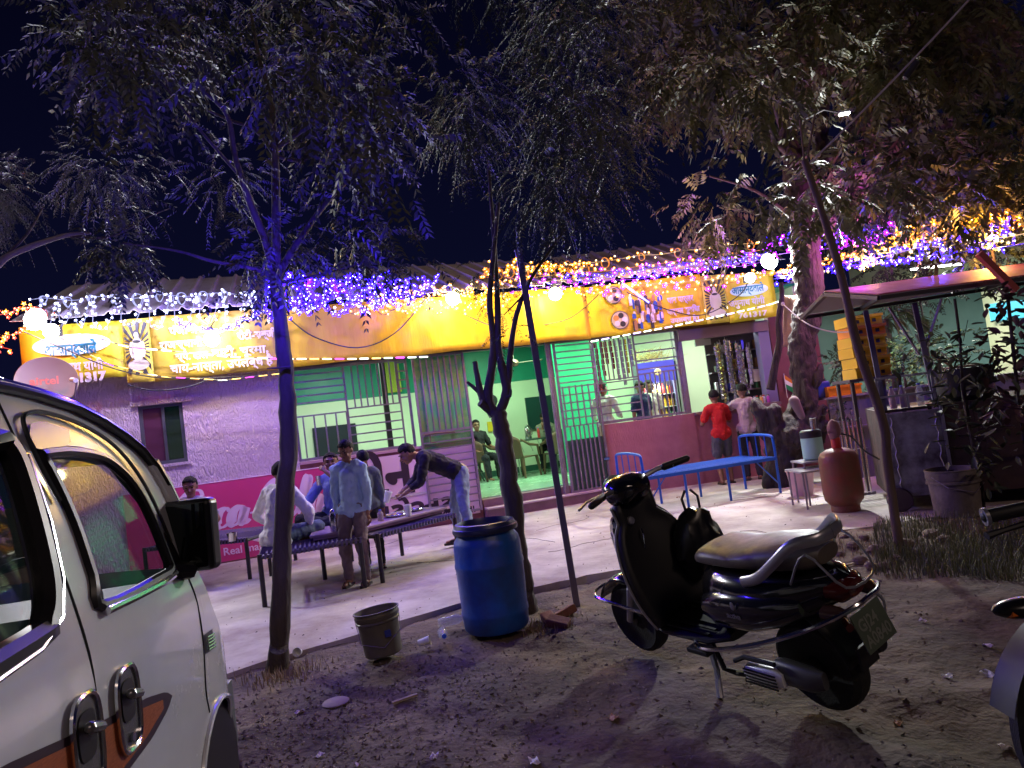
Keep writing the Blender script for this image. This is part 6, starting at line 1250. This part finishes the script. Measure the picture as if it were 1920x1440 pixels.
# left tree
T = thing('neem_tree', 'slim forked tree with violet lit trunk in front of the lilac wall', 'tree', G(522, 1252))
Y = 4.95
mb = MB(); limbs(mb, [([G(520, 1262, -.1), D(526, 1150, Y), D(530, 1000, Y), D(541, 830, Y), D(536, 700, Y), D(526, 610, Y), D(517, 520, Y)], .072, .045), ([G(519, 1266, -.1), D(523, 1215, Y)], .10, .065)]); mb.b('trunk', bark, T, smooth=True, world=True)
br = [([D(517, 524, Y), D(500, 460, Y-.05), D(465, 370, Y-.1), D(440, 290, Y-.2), D(425, 215, Y-.3), D(375, 165, Y-.5)], .034, .010), ([D(517, 522, Y), D(518, 420, Y), D(515, 270, Y), D(505, 180, Y+.1), D(485, 105, Y+.2), D(470, 20, Y+.3)], .036, .010),
      ([D(517, 522, Y), D(555, 460, Y+.1), D(600, 395, Y+.2), D(640, 350, Y+.3), D(675, 322, Y+.4)], .030, .010), ([D(515, 290, Y), D(480, 245, Y), D(430, 225, Y-.1), D(385, 205, Y-.2)], .018, .007), ([D(515, 280, Y), D(580, 235, Y+.1), D(640, 190, Y+.2), D(700, 150, Y+.3)], .020, .007),
      ([D(516, 292, Y), D(570, 300, Y+.1), D(640, 260, Y+.2)], .014, .005), ([D(510, 240, Y), D(470, 180, Y-.2), D(440, 140, Y-.3)], .014, .005), ([D(514, 524, Y), D(480, 505, Y-.1), D(400, 490, Y-.2), D(330, 470, Y-.3), D(230, 456, Y-.4)], .018, .006), ([D(525, 530, Y), D(600, 515, Y+.1), D(690, 490, Y+.2)], .012, .005), ([D(450, 330, Y), D(380, 250, Y-.3), D(300, 150, Y-.5)], .014, .005)]
for b_ in br: m2 = MB(); limbs(m2, [b_]); m2.b('limb', bark, T, smooth=True, world=True)
for e in ((455, 695, 540, 690), (475, 680, 520, 692)): MB().tube([D(545, 688, Y-.06), D(520, 690, Y-.09), D(e[0]+45, e[1]-4, Y-.1)], [.012, .008, .004], 6).b('cut_stub', bark, T, world=True)
crownP = [(40, -40), (800, -40), (790, 120), (740, 230), (700, 290), (640, 290), (590, 270), (520, 290), (460, 270), (420, 210), (300, 160), (120, 140), (30, 90)]
C, Dd = clumps(crownP, 70, 4.0, 6.2, 15, .27, 3); fronds('crown', C, Dd, .27, 7, .0125, .066, lf1, T)
C, Dd = clumps([(60, -60), (760, -60), (760, 80), (300, 90), (60, 70)], 24, 5.0, 7.0, 18, .4, 31); fronds('upper_foliage', C, Dd, .28, 8, .010, .065, lf2, T)
C, Dd = clumps([(380, 500), (430, 450), (560, 440), (640, 400), (730, 430), (740, 490), (640, 530), (520, 540), (440, 545)], 16, 4.7, 5.6, 13, .22, 9); fronds('low_sprigs', C, Dd, .2, 6, .010, .055, lf1, T)
# left edge tree: only branches reach into view
T = thing('acacia_tree', 'feathery tree reaching in from the left edge above the van', 'tree', (-6.2, 4.6, 0)); mb = MB()
limbs(mb, [([Vector((-6.2, 4.6, -.1)), Vector((-6.0, 4.65, 1.4)), Vector((-5.3, 4.75, 2.2)), D(-60, 530, 5), D(20, 478, 5), D(120, 442, 5.1), D(170, 438, 5.1)], .055, .008)]); mb.b('trunk', M('bark_pale', (.24, .19, .19), .8), T, smooth=True, world=True)
for b_ in ([([D(0, 490, 5), D(50, 440, 5), D(80, 390, 5.1)], .012, .005), ([D(230, 430, 5.3), D(280, 405, 5.3), D(320, 390, 5.4)], .009, .004), ([D(120, 442, 5.1), D(200, 445, 5.2), D(260, 420, 5.3)], .010, .005)]): m2 = MB(); limbs(m2, [b_]); m2.b('limb', bark, T, smooth=True, world=True)
C, Dd = clumps([(-60, 330), (100, 320), (330, 310), (430, 320), (438, 400), (390, 425), (330, 370), (200, 350), (120, 380), (20, 420), (-60, 420)], 48, 4.6, 6.0, 22, .24, 12); fronds('crown', C, Dd, .20, 11, .0035, .030, lf4, T)
C, Dd = clumps([(170, 400), (260, 400), (250, 500), (190, 510)], 6, 5.0, 5.3, 16, .14, 13); fronds('hanging_sprigs', C, Dd, .17, 6, .010, .05, lf1, T)
# pruned tree and its feathery crown
T = thing('pruned_tree', 'dark pruned tree forking low beside the blue barrel', 'tree', G(988, 1146)); Y = 5.54
mb = MB(); limbs(mb, [([G(990, 1152, -.1), D(983, 1080, Y), D(968, 1000, Y), D(958, 920, Y), D(948, 850, Y), D(940, 800, Y), D(933, 770, Y)], .066, .070), ([G(989, 1156, -.1), D(984, 1110, Y)], .10, .066)]); mb.b('trunk', bark, T, smooth=True, world=True)
for b_ in ([([D(930, 780, Y), D(915, 745, Y), D(922, 690, Y), D(925, 640, Y), D(918, 560, Y), D(925, 480, Y+.1), D(935, 380, Y+.2)], .042, .014), ([D(936, 775, Y), D(950, 735, Y), D(944, 700, Y), D(934, 650, Y), D(933, 560, Y), D(928, 470, Y+.2), D(915, 300, Y+.4)], .044, .012),
            ([D(945, 745, Y), D(953, 710, Y), D(957, 665, Y), D(966, 600, Y), D(985, 545, Y), D(1010, 500, Y+.1), D(1060, 430, Y+.2)], .030, .010), ([D(985, 548, Y), D(975, 560, Y-.05), D(945, 590, Y-.1)], .010, .004)]): m2 = MB(); limbs(m2, [b_]); m2.b('limb', bark, T, smooth=True, world=True)
for pts_, r0, r1 in (([D(925, 780, Y), D(905, 748, Y), D(897, 715, Y), D(890, 678, Y)], .034, .021), ([D(905, 742, Y), D(892, 730, Y), D(876, 716, Y)], .02, .012), ([D(920, 772, Y), D(900, 755, Y-.05)], .03, .028), ([D(946, 745, Y), D(956, 742, Y-.05), D(958, 730, Y-.05)], .02, .008)): m2 = MB(); limbs(m2, [(pts_, r0, r1)]); m2.b('cut_limb', bark, T, smooth=True, world=True)
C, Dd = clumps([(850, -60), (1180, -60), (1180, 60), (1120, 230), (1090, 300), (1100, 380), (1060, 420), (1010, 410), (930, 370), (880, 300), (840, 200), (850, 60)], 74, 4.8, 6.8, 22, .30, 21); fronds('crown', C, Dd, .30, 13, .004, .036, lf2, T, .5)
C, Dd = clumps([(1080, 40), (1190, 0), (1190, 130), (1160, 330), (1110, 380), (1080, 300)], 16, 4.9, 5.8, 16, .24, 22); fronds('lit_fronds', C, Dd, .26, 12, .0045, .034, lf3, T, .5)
C, Dd = clumps([(880, 500), (1000, 500), (1010, 560), (940, 580), (1000, 640), (960, 640)], 5, 5.2, 5.7, 10, .12, 23); fronds('low_sprigs', C, Dd, .14, 9, .004, .03, lf2, T, .6)
# gnarled big tree at the shop corner
T = thing('gnarled_tree', 'huge old tree with knotted violet brown trunk and cut stubs by the snack counter', 'tree', (3.95, 10.7, 0)); Y = 10.6
mb = MB()
def tc(a, b_, r1, r2): mb.cap(D(*a), D(*b_), r1, r2, 14)
tc((1458, 905, Y), (1470, 850, Y), .24, .22); tc((1470, 850, Y), (1490, 800, Y), .23, .24); tc((1435, 790, Y), (1470, 850, Y), .15, .20); tc((1418, 755, Y), (1440, 800, Y), .08, .15); tc((1452, 770, Y-.1), (1460, 840, Y), .10, .2)
tc((1490, 800, Y), (1510, 740, Y), .20, .17); tc((1510, 740, Y), (1503, 650, Y), .17, .20); tc((1503, 650, Y), (1520, 560, Y), .19, .20); tc((1520, 560, Y), (1508, 440, Y), .20, .21); tc((1508, 440, Y), (1490, 330, Y), .20, .17); tc((1490, 330, Y), (1478, 250, Y), .16, .13); tc((1510, 440, Y), (1540, 300, Y+.2), .15, .10); tc((1540, 300, Y+.2), (1545, 150, Y+.3), .10, .07); tc((1478, 250, Y), (1455, 100, Y), .12, .06)
tc((1480, 820, Y-.1), (1525, 815, Y-.2), .20, .18); tc((1525, 815, Y-.2), (1545, 800, Y-.3), .16, .10); tc((1520, 800, Y-.2), (1522, 750, Y-.2), .10, .075); tc((1522, 750, Y-.2), (1535, 715, Y-.2), .06, .05); tc((1535, 715, Y-.2), (1540, 685, Y-.2), .05, .035); tc((1522, 755, Y-.2), (1508, 715, Y-.2), .045, .03); tc((1530, 790, Y-.3), (1545, 765, Y-.3), .08, .06); tc((1500, 770, Y-.25), (1486, 750, Y-.3), .06, .05)
o = mb.b('trunk', bark2, T, smooth=True, world=True); q = o.modifiers.new('r', 'REMESH'); q.mode = 'VOXEL'; q.voxel_size = .028; q.use_smooth_shade = True
tx = bpy.data.textures.new('barkfolds', 'CLOUDS'); tx.noise_scale = .16; tx.noise_depth = 3; q = o.modifiers.new('d', 'DISPLACE'); q.texture = tx; q.strength = .12; q.mid_level = .5
MB().cap(D(1489, 752, Y-.42), D(1503, 780, Y-.42), .075, .05, 12).b('pale_cut_stub', M('cut_wood', (.17, .11, .11), .8), T, smooth=True, world=True)
m2 = MB(); limbs(m2, [([D(1445, 730, 10.2), D(1452, 690, 10.2), D(1462, 640, 10.2), D(1460, 600, 10.2), D(1466, 560, 10.2), D(1464, 530, 10.2)], .06, .03)]); m2.b('broken_branch', bark2, T, smooth=True, world=True)
for b_ in ([([D(1560, 300, 11), D(1630, 200, 11), D(1700, 120, 11)], .06, .02), ([D(1490, 300, 10.6), D(1400, 220, 10.4), D(1330, 160, 10.2)], .05, .015), ([D(1500, 420, 10.6), D(1420, 360, 10.5), D(1330, 330, 10.5)], .035, .012), ([D(1620, 420, 11), D(1640, 330, 11), D(1660, 250, 11)], .05, .03), ([D(1478, 260, Y), D(1440, 180, Y), D(1380, 60, Y)], .06, .02)]): m2 = MB(); limbs(m2, [b_]); m2.b('limb', bark, T, smooth=True, world=True)
bigP = [(1150, -60), (1980, -60), (1980, 400), (1800, 400), (1700, 430), (1560, 430), (1480, 440), (1300, 425), (1275, 400), (1310, 385), (1430, 370), (1440, 330), (1260, 310), (1230, 290), (1300, 275), (1390, 250), (1270, 190), (1230, 110), (1190, 40)]
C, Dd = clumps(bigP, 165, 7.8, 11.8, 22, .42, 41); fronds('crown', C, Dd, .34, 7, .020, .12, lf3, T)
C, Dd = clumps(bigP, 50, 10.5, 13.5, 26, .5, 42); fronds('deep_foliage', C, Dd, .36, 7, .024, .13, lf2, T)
sk_ = thing('gunny_sack', 'brown gunny sack cloth hung on the wall left of the gnarled trunk', 'sack', D(1490, 600, 11.3)); sm_ = M('gunny', (.26, .15, .11), .95, bump=(60, .6, .01))
def gs(a, b_): p = D(1470+44*a, 555+95*b_, 10.95); return p+Vector((0, .05*math.sin(a*7+b_*2), 0))
o = MB().grid(gs, 10, 12).b('sack_cloth', sm_, sk_, smooth=True, world=True); q = o.modifiers.new('t', 'SOLIDIFY'); q.thickness = .01; MB().tube([gs(k/8, 0) for k in range(9)], .012, 5).b('sack_hem', sm_, sk_, world=True)
# palm behind the canopy
T = thing('palm_tree', 'fan palm with drooping fronds behind the cart canopy', 'palm', (7.0, 12.2, 0)); top = D(1655, 600, 12.2); T.location = (top.x, 12.2, 0); WORLD[T.name] = Matrix.Translation(T.location)
MB().tube([Vector((top.x, 12.2, -.05)), Vector((top.x-.05, 12.2, 1.4)), top], [.13, .10, .09], 10).b('trunk', bark, T, smooth=True, world=True)
for k in range(15):
    a = k*.42+.2; mb = MB(); d = Vector((math.cos(a), math.sin(a)*.6, .15+.25*math.sin(k*1.7)))
    for j in range(9):
        b_ = (j-4)*.13; e = Matrix.Rotation(b_, 3, 'Z') @ d; p1_ = top+d*.45; p2_ = p1_+e*.5+Vector((0, 0, -.12-.5*(.3+abs(b_)))); w = Vector((-e.y, e.x, 0)).normalized()*.02
        mb.add([top+d*.4-w*.3, top+d*.4+w*.3, p1_.lerp(p2_, .5)+w, p2_, p1_.lerp(p2_, .5)-w], [(0, 1, 2, 3, 4)])
    mb.tube([top, top+d*.42], .010, 5); mb.b('frond', leafmat('palm_green', (.09, .12, .05), (.05, .07, .03)), T, world=True)
# shrubs of the far garden, one thing each
for i, (px, py, Yd, r_, n, l) in enumerate(((1590, 690, 10.9, .30, 10, 'small round potted bush behind the orange crate'), (1690, 670, 10.5, .42, 14, 'bright green shrub right of the yellow crates'), (1750, 700, 12.0, .8, 26, 'wide green shrub by the grey green far wall'), (1670, 500, 11.5, .65, 22, 'dark foliage clump above the canopy ridge'), (1860, 470, 8.5, .45, 14, 'leafy sprig hanging in front of the cream fascia'), (1720, 530, 13.5, .6, 10, 'dim shrub against the far wall'), (1575, 770, 10.05, .16, 5, 'little dark plant tuft on the wall shelf'))):
    c = D(px, py, Yd); t = thing('shrub', l, 'shrub', (c.x, c.y, 0 if i not in (0, 3, 4, 6) else c.z)); r2 = np.random.default_rng(60+i); o_ = r2.normal(0, r_*.45, (n*9, 3)); dd = o_+r2.normal(0, .2, o_.shape)
    fronds('foliage', np.array(c)+o_, dd, .20 if r_ > .2 else .1, 6, .014 if r_ > .2 else .008, .07 if r_ > .2 else .035, leafmat('shrub_green', (.10, .19, .05), (.04, .09, .03)) if i in (1, 2) else lf2, t)
    MB().tube([Vector((c.x, c.y, 0 if i not in (0, 3, 4, 6) else c.z-.25)), Vector((c.x, c.y, c.z))], .02, 6).b('stem', bark, t, world=True)
# young plant in front of the cart: separate large leaves
yp = thing('young_plant', 'young plant with pointed leaves rising beside the dusty pail', 'plant', G(1846, 965)); Yp = 6.8
MB().tube(smoothpts([G(1846, 968, -.03), D(1835, 880, Yp), D(1818, 800, Yp), D(1805, 720, Yp), D(1800, 640, Yp), D(1790, 560, Yp)], 5), [.020]*16+[.013]*10, 8).b('stem', bark2, yp, smooth=True, world=True)
def leafmesh(nm_, L_, W_, mt): 
    a = [(0, 0, 0)]+[(W_*math.sin(math.pi*t)**.8, L_*t, -.18*L_*t*t) for t in (.2, .4, .6, .8)]+[(0, L_, -.22*L_)]+[(-W_*math.sin(math.pi*t)**.8, L_*t, -.18*L_*t*t) for t in (.8, .6, .4, .2)]
    mid = [(0, L_*t, -.18*L_*t*t-.012) for t in (.2, .4, .6, .8)]; v = a+mid
    f = [(0, 1, 10), (1, 2, 11, 10), (2, 3, 12, 11), (3, 4, 13, 12), (4, 5, 13), (5, 6, 13), (6, 7, 12, 13), (7, 8, 11, 12), (8, 9, 10, 11), (9, 0, 10)]; return MB().add(v, f).mesh(nm_, mt, True)
lmg = leafmesh('leaf_blade', .13, .022, leafmat('leaf_fresh', (.20, .20, .12), (.08, .10, .05))); lmr = leafmesh('leaf_blade_red', .12, .028, leafmat('leaf_wine', (.10, .045, .045), (.05, .02, .025))); lmd = leafmesh('leaf_blade_dark', .13, .026, lf2)
root = WORLD[yp.name].translation
for k in range(230):
    t = R.random()**.8; py = 920-300*t; px = 1838-40*t+R.gauss(0, 52 if t > .3 else 26); p = D(px, py, Yp+R.gauss(0, .22))-root
    inst('leaf', lmg if R.random() < .5 else lmd, yp, p, (R.uniform(-.9, .3), R.uniform(-.6, .6), R.uniform(0, 6.28)), (1, 1, 1))
for k in range(12):
    py = R.uniform(640, 860); a = D(1806+(py-640)*.15, py, Yp); b_ = a+Vector((R.uniform(-.3, .3), R.uniform(-.15, .15), R.uniform(.05, .2))); MB().tube([a, b_], .004, 4).b('twig', bark2, yp, world=True)
wp = thing('wine_shrub', 'wine red leaved shrub at the right edge under the canopy', 'plant', G(1935, 930)); root = WORLD[wp.name].translation
MB().tube([G(1935, 930, -.03), D(1910, 750, 6.6), D(1890, 560, 6.6)], .016, 7).b('stem', bark2, wp, smooth=True, world=True)
for k in range(220):
    p = D(R.uniform(1845, 1960), R.uniform(525, 800), 6.6+R.gauss(0, .25))-root; inst('leaf', lmr if R.random() < .75 else lmd, wp, p, (R.uniform(-.9, .3), R.uniform(-.6, .6), R.uniform(0, 6.28)), (1, 1, 1))

# ---------------- ground litter, grass, stones ----------------
def scatter(name, n, reg, size, mt, seed, flat=.35, dens=None):
    r = np.random.default_rng(seed); vs = []; fs_ = []; k = 0
    while k < n:
        x = r.uniform(reg[0], reg[1]); y = r.uniform(reg[2], reg[3])
        if y > slab_front(x)+.1 and r.random() > .04: k += .02; continue
        if dens and r.random() > dens(x, y): k += .05; continue
        z = max(dirt_z(x, y), .002 if y > slab_front(x) else -9); s = size*r.uniform(.4, 1.5); a = r.uniform(0, 6.28); th = r.uniform(-flat, flat); b0 = len(vs)
        ca, sa = math.cos(a), math.sin(a)
        for (u, v, w) in ((-1, 0, .1), (0, -.45, th), (1, 0, .15+abs(th)), (0, .45, -.1)):
            vs.append((x+s*(u*ca-v*sa), y+s*(u*sa+v*ca), z+.003+s*max(-.1, w)))
        fs_.append((b0, b0+1, b0+2, b0+3)); k += 1
    return MB().add(vs, fs_).b(name, mt, kind='stuff')
r_ = np.random.default_rng(91); mb = MB()
for k in range(420):
    px, py = r_.uniform(400, 1600), r_.uniform(930, 1200); g = G(px, py)
    if g.y < slab_front(g.x)+.03 or g.y > 11.2: continue
    s = r_.uniform(.004, .016); a = r_.uniform(0, 6.28); c_, d_ = math.cos(a)*s, math.sin(a)*s; mb.add([(g.x-c_, g.y-d_, .007), (g.x+d_*.5, g.y-c_*.5, .010), (g.x+c_, g.y+d_, .012), (g.x-d_*.5, g.y+c_*.5, .016)], [(0, 1, 2, 3)])
mb.b('forecourt_litter', M('litter_mixed', (.10, .07, .06), .9), kind='stuff')
heap = lambda x, y: .06+.94*math.exp(-(((x+1.0)/.9)**2+((y-3.9)/1.0)**2))
scatter('fallen_leaves', 5200, (-2.4, 3.6, 1.6, 7.2), .012, M('litter_brown', (.14, .095, .08), .9), 71, .9, heap)
scatter('dry_chips', 2600, (-2.4, 3.6, 1.6, 7.2), .008, M('litter_pale', (.32, .24, .21), .9), 72, .6, heap)
r_ = np.random.default_rng(73); mb = MB(); k = 0
while k < 1700:
    x = r_.uniform(-2.4, 3.6); y = r_.uniform(1.6, 7.2)
    if y > slab_front(x) or r_.random() > heap(x, y)+.03: continue
    s = .004+.014*r_.random()**3; z = dirt_z(x, y); k += 1
    mb.add([(x+s*a*r_.uniform(.6, 1.3), y+s*b_*r_.uniform(.6, 1.3), z+s*c*r_.uniform(.5, 1)) for a, b_, c in ((1, 0, 0), (.2, 1, 0), (-1, .3, 0), (-.2, -1, 0), (.1, 0, .9), (0, 0, -1))], [(0, 1, 4), (1, 2, 4), (2, 3, 4), (3, 0, 4)])
mb.b('dirt_clods', M('clod', (.15, .10, .085), .95, var=(3, (.06, .042, .04), .8)), kind='stuff')
def pebble(r_, sd, mt, name, label, W, cat='stone', g=None, sq=.6):
    mb = MB().ell((0, 0, 0), (r_, r_*.8, r_*sq), 10); mb.v = [tuple(Vector(v)*(1+.35*mn.noise(Vector(v)*(2.2/r_*.5)+Vector((sd, 0, 0))))) for v in mb.v]; o = mb.b(name, mt, label=label, cat=cat, group=g, smooth=False); o.location = W; o.rotation_euler = (R.uniform(-.3, .3), R.uniform(-.3, .3), R.uniform(0, 6)); return o
stm = M('stone', (.20, .13, .115), .9, bump=(18, .6, .02), var=(5, (.10, .065, .06), .7)); stm2 = M('brick_bit', (.22, .085, .06), .9, bump=(18, .5, .02))
for i, (px, py, r_) in enumerate(((1585, 1012, .05), (1600, 1030, .06), (1622, 1018, .05), (1640, 1035, .07), (1612, 1052, .06), (1655, 1060, .05), (1700, 1022, .07), (1720, 1035, .05), (1575, 1040, .04), (1633, 1062, .06), (1745, 1008, .08), (1770, 1020, .06), (1680, 1048, .05), (1560, 1005, .04))):
    W = G(px, py); W.z = dirt_z(W.x, W.y)+r_*.3; pebble(r_, i*3.3, stm, 'stone', ['small rounded', 'grey', 'flat', 'large dull', 'squarish', 'reddish', 'big pale', 'half buried', 'tiny', 'lumpy', 'long', 'broad', 'dark', 'left end'][i]+' stone of the rubble line, '+('left' if px < 1660 else 'right')+' of the wooden pole foot', W, g='stones round the wooden pole')
for i, (px, py, l) in enumerate(((1030, 1160, 'broken brick lying left of the steel post foot'), (1060, 1148, 'broken brick leaning by the steel post foot'), (1048, 1170, 'small brick lump in front of the steel post'))):
    W = G(px, py); W.z = dirt_z(W.x, W.y)+.03; o = MB().box((-.08, -.045, -.03), (.08, .045, .03)).b('brick_fragment', stm2, label=l, cat='brick'); o.location = W; o.rotation_euler = (R.uniform(-.4, .4), R.uniform(-.3, .4), R.uniform(0, 3)); bev(o, .008)
for i, (px, py, c, l) in enumerate(((597, 1398, 0, 'pale violet paper square at the bottom left of the dirt'), (1000, 1412, 1, 'crumpled printed wrapper near the bottom centre'), (812, 1402, 0, 'small torn paper scrap left of the wrapper'), (560, 1325, 0, 'white paper scrap by the clay lid'), (1730, 1158, 1, 'white paper scrap between the scooter and motorcycle'), (1775, 1250, 1, 'thin pink paper scrap on the right dirt'), (1850, 1245, 1, 'curled white scrap near the motorcycle indicator'), (1850, 1198, 0, 'reddish paper bit on the right dirt'), (1680, 1330, 2, 'tan cardboard bit behind the scooter wheel'), (1880, 1372, 1, 'white cigarette end near the motorcycle tyre'), (975, 1175, 0, 'crumpled wrapper beside the lying bottle'), (668, 1420, 0, 'violet wrapper at the lower left'), (1745, 978, 1, 'white wrapper in front of the cart wheel'), (1272, 934, 2, 'orange snack wrapper under the blue bed'), (1148, 1335, 2, 'dark clod of dirt left of the scooter stand'))):
    W = G(px, py); W.z = max(dirt_z(W.x, W.y), 0.004 if W.y > slab_front(W.x) else -1)+.012; s = R.uniform(.018, .035); mt = [M('paper_violet', (.55, .42, .60), .6), M('paper_white', (.72, .66, .66), .6), M('paper_tan', (.45, .25, .15), .7)][c]
    mb = MB().grid(lambda a, b_: Vector(((a-.5)*2*s, (b_-.5)*1.3*s, .010*math.sin(a*6+i)*math.cos(b_*5))), 4, 4); o = mb.b('paper_scrap', mt, label=l, cat='litter'); o.location = W; o.rotation_euler = (R.uniform(-.2, .2), R.uniform(-.2, .2), R.uniform(0, 6)); q = o.modifiers.new('t', 'SOLIDIFY'); q.thickness = .0015
W = G(628, 1306); W.z = dirt_z(W.x, W.y)+.012; o = MB().lathe([(0, -.01), (.075, -.008), (.08, .0), (.07, .006), (0, .008)], (0, 0, 0), 24).b('clay_lid', M('lid_clay', (.28, .20, .20), .8), label='round clay coloured lid lying on the dirt left of the bucket', cat='lid', smooth=True); o.location = W
for i, (a, b_, l) in enumerate((((735, 1312), (782, 1300), 'pale wooden stick on the dark litter patch'), ((1515, 1075), (1600, 1055), 'thin board piece on the dirt right of the scooter'), ((1700, 960), (1745, 950), 'short flat plank in front of the cart wheel'))):
    p, q = G(*a), G(*b_); p.z = dirt_z(p.x, p.y)+.015; q.z = dirt_z(q.x, q.y)+.02; MB().beam(p, q, .022, .012).b('wood_stick', M('stick_pale', (.36, .27, .20), .8), label=l, cat='stick')
# grass tuft strip and tufts at the trunk
def grass(name, n, fn, seed, h, mt):
    r = np.random.default_rng(seed); vs = []; fs_ = []
    for k in range(n):
        x, y = fn(r); z = dirt_z(x, y); hh = h*r.uniform(.4, 1.3); a = r.uniform(0, 6.28); w = .0035; dx, dy = math.cos(a), math.sin(a); ln = r.uniform(.1, .6)*hh; b0 = len(vs)
        vs += [(x-dy*w, y+dx*w, z-.01), (x+dy*w, y-dx*w, z-.01), (x+dy*w*.7+dx*ln*.4, y-dx*w*.7+dy*ln*.4, z+hh*.6), (x-dy*w*.7+dx*ln*.4, y+dx*w*.7+dy*ln*.4, z+hh*.6), (x+dx*ln, y+dy*ln, z+hh)]
        fs_ += [(b0, b0+1, b0+2, b0+3), (b0+3, b0+2, b0+4)]
    return MB().add(vs, fs_).b(name, mt, kind='stuff')
gm = M('grass_blade', (.15, .15, .075), .7, var=(3, (.08, .09, .04), .7))
def gfn(r):
    while True:
        px, py = r.uniform(1640, 1990), r.uniform(975, 1085); g = G(px, py)
        if r.random() < .35+.65*(mn.noise(Vector((g.x*1.7, g.y*1.7, 0)))+.5) and py < 1090-(1990-px)*.05: return g.x, g.y
grass('grass', 5200, gfn, 81, .10, gm)
grass('dry_grass', 260, lambda r: (-1.78+r.normal(0, .13), 4.85+r.normal(0, .12)), 82, .07, M('grass_dry', (.30, .22, .13), .8))
grass('dry_grass', 200, lambda r: (.05+r.normal(0, .10), 5.15+r.normal(0, .10)), 83, .05, M('grass_dry'))
grass('dry_grass', 420, lambda r: (r.uniform(1.9, 3.2), 6.1+r.normal(0, .2)), 84, .06, M('grass_dry'))
# ---------------- text objects become plain meshes ----------------
dg = bpy.context.evaluated_depsgraph_get()
for o in [o for o in sc.objects if o.type == 'FONT']:
    me = bpy.data.meshes.new_from_object(o.evaluated_get(dg)); n = link(bpy.data.objects.new('lettering', me)); n.parent = o.parent; n.location = o.location; n.rotation_euler = o.rotation_euler; n.scale = o.scale
    bpy.data.objects.remove(o)

# long labels trimmed to the word limit
for o in sc.objects:
    l = o.get('label')
    if l and len(l.split()) > 16: o['label'] = ' '.join(l.split()[:16])
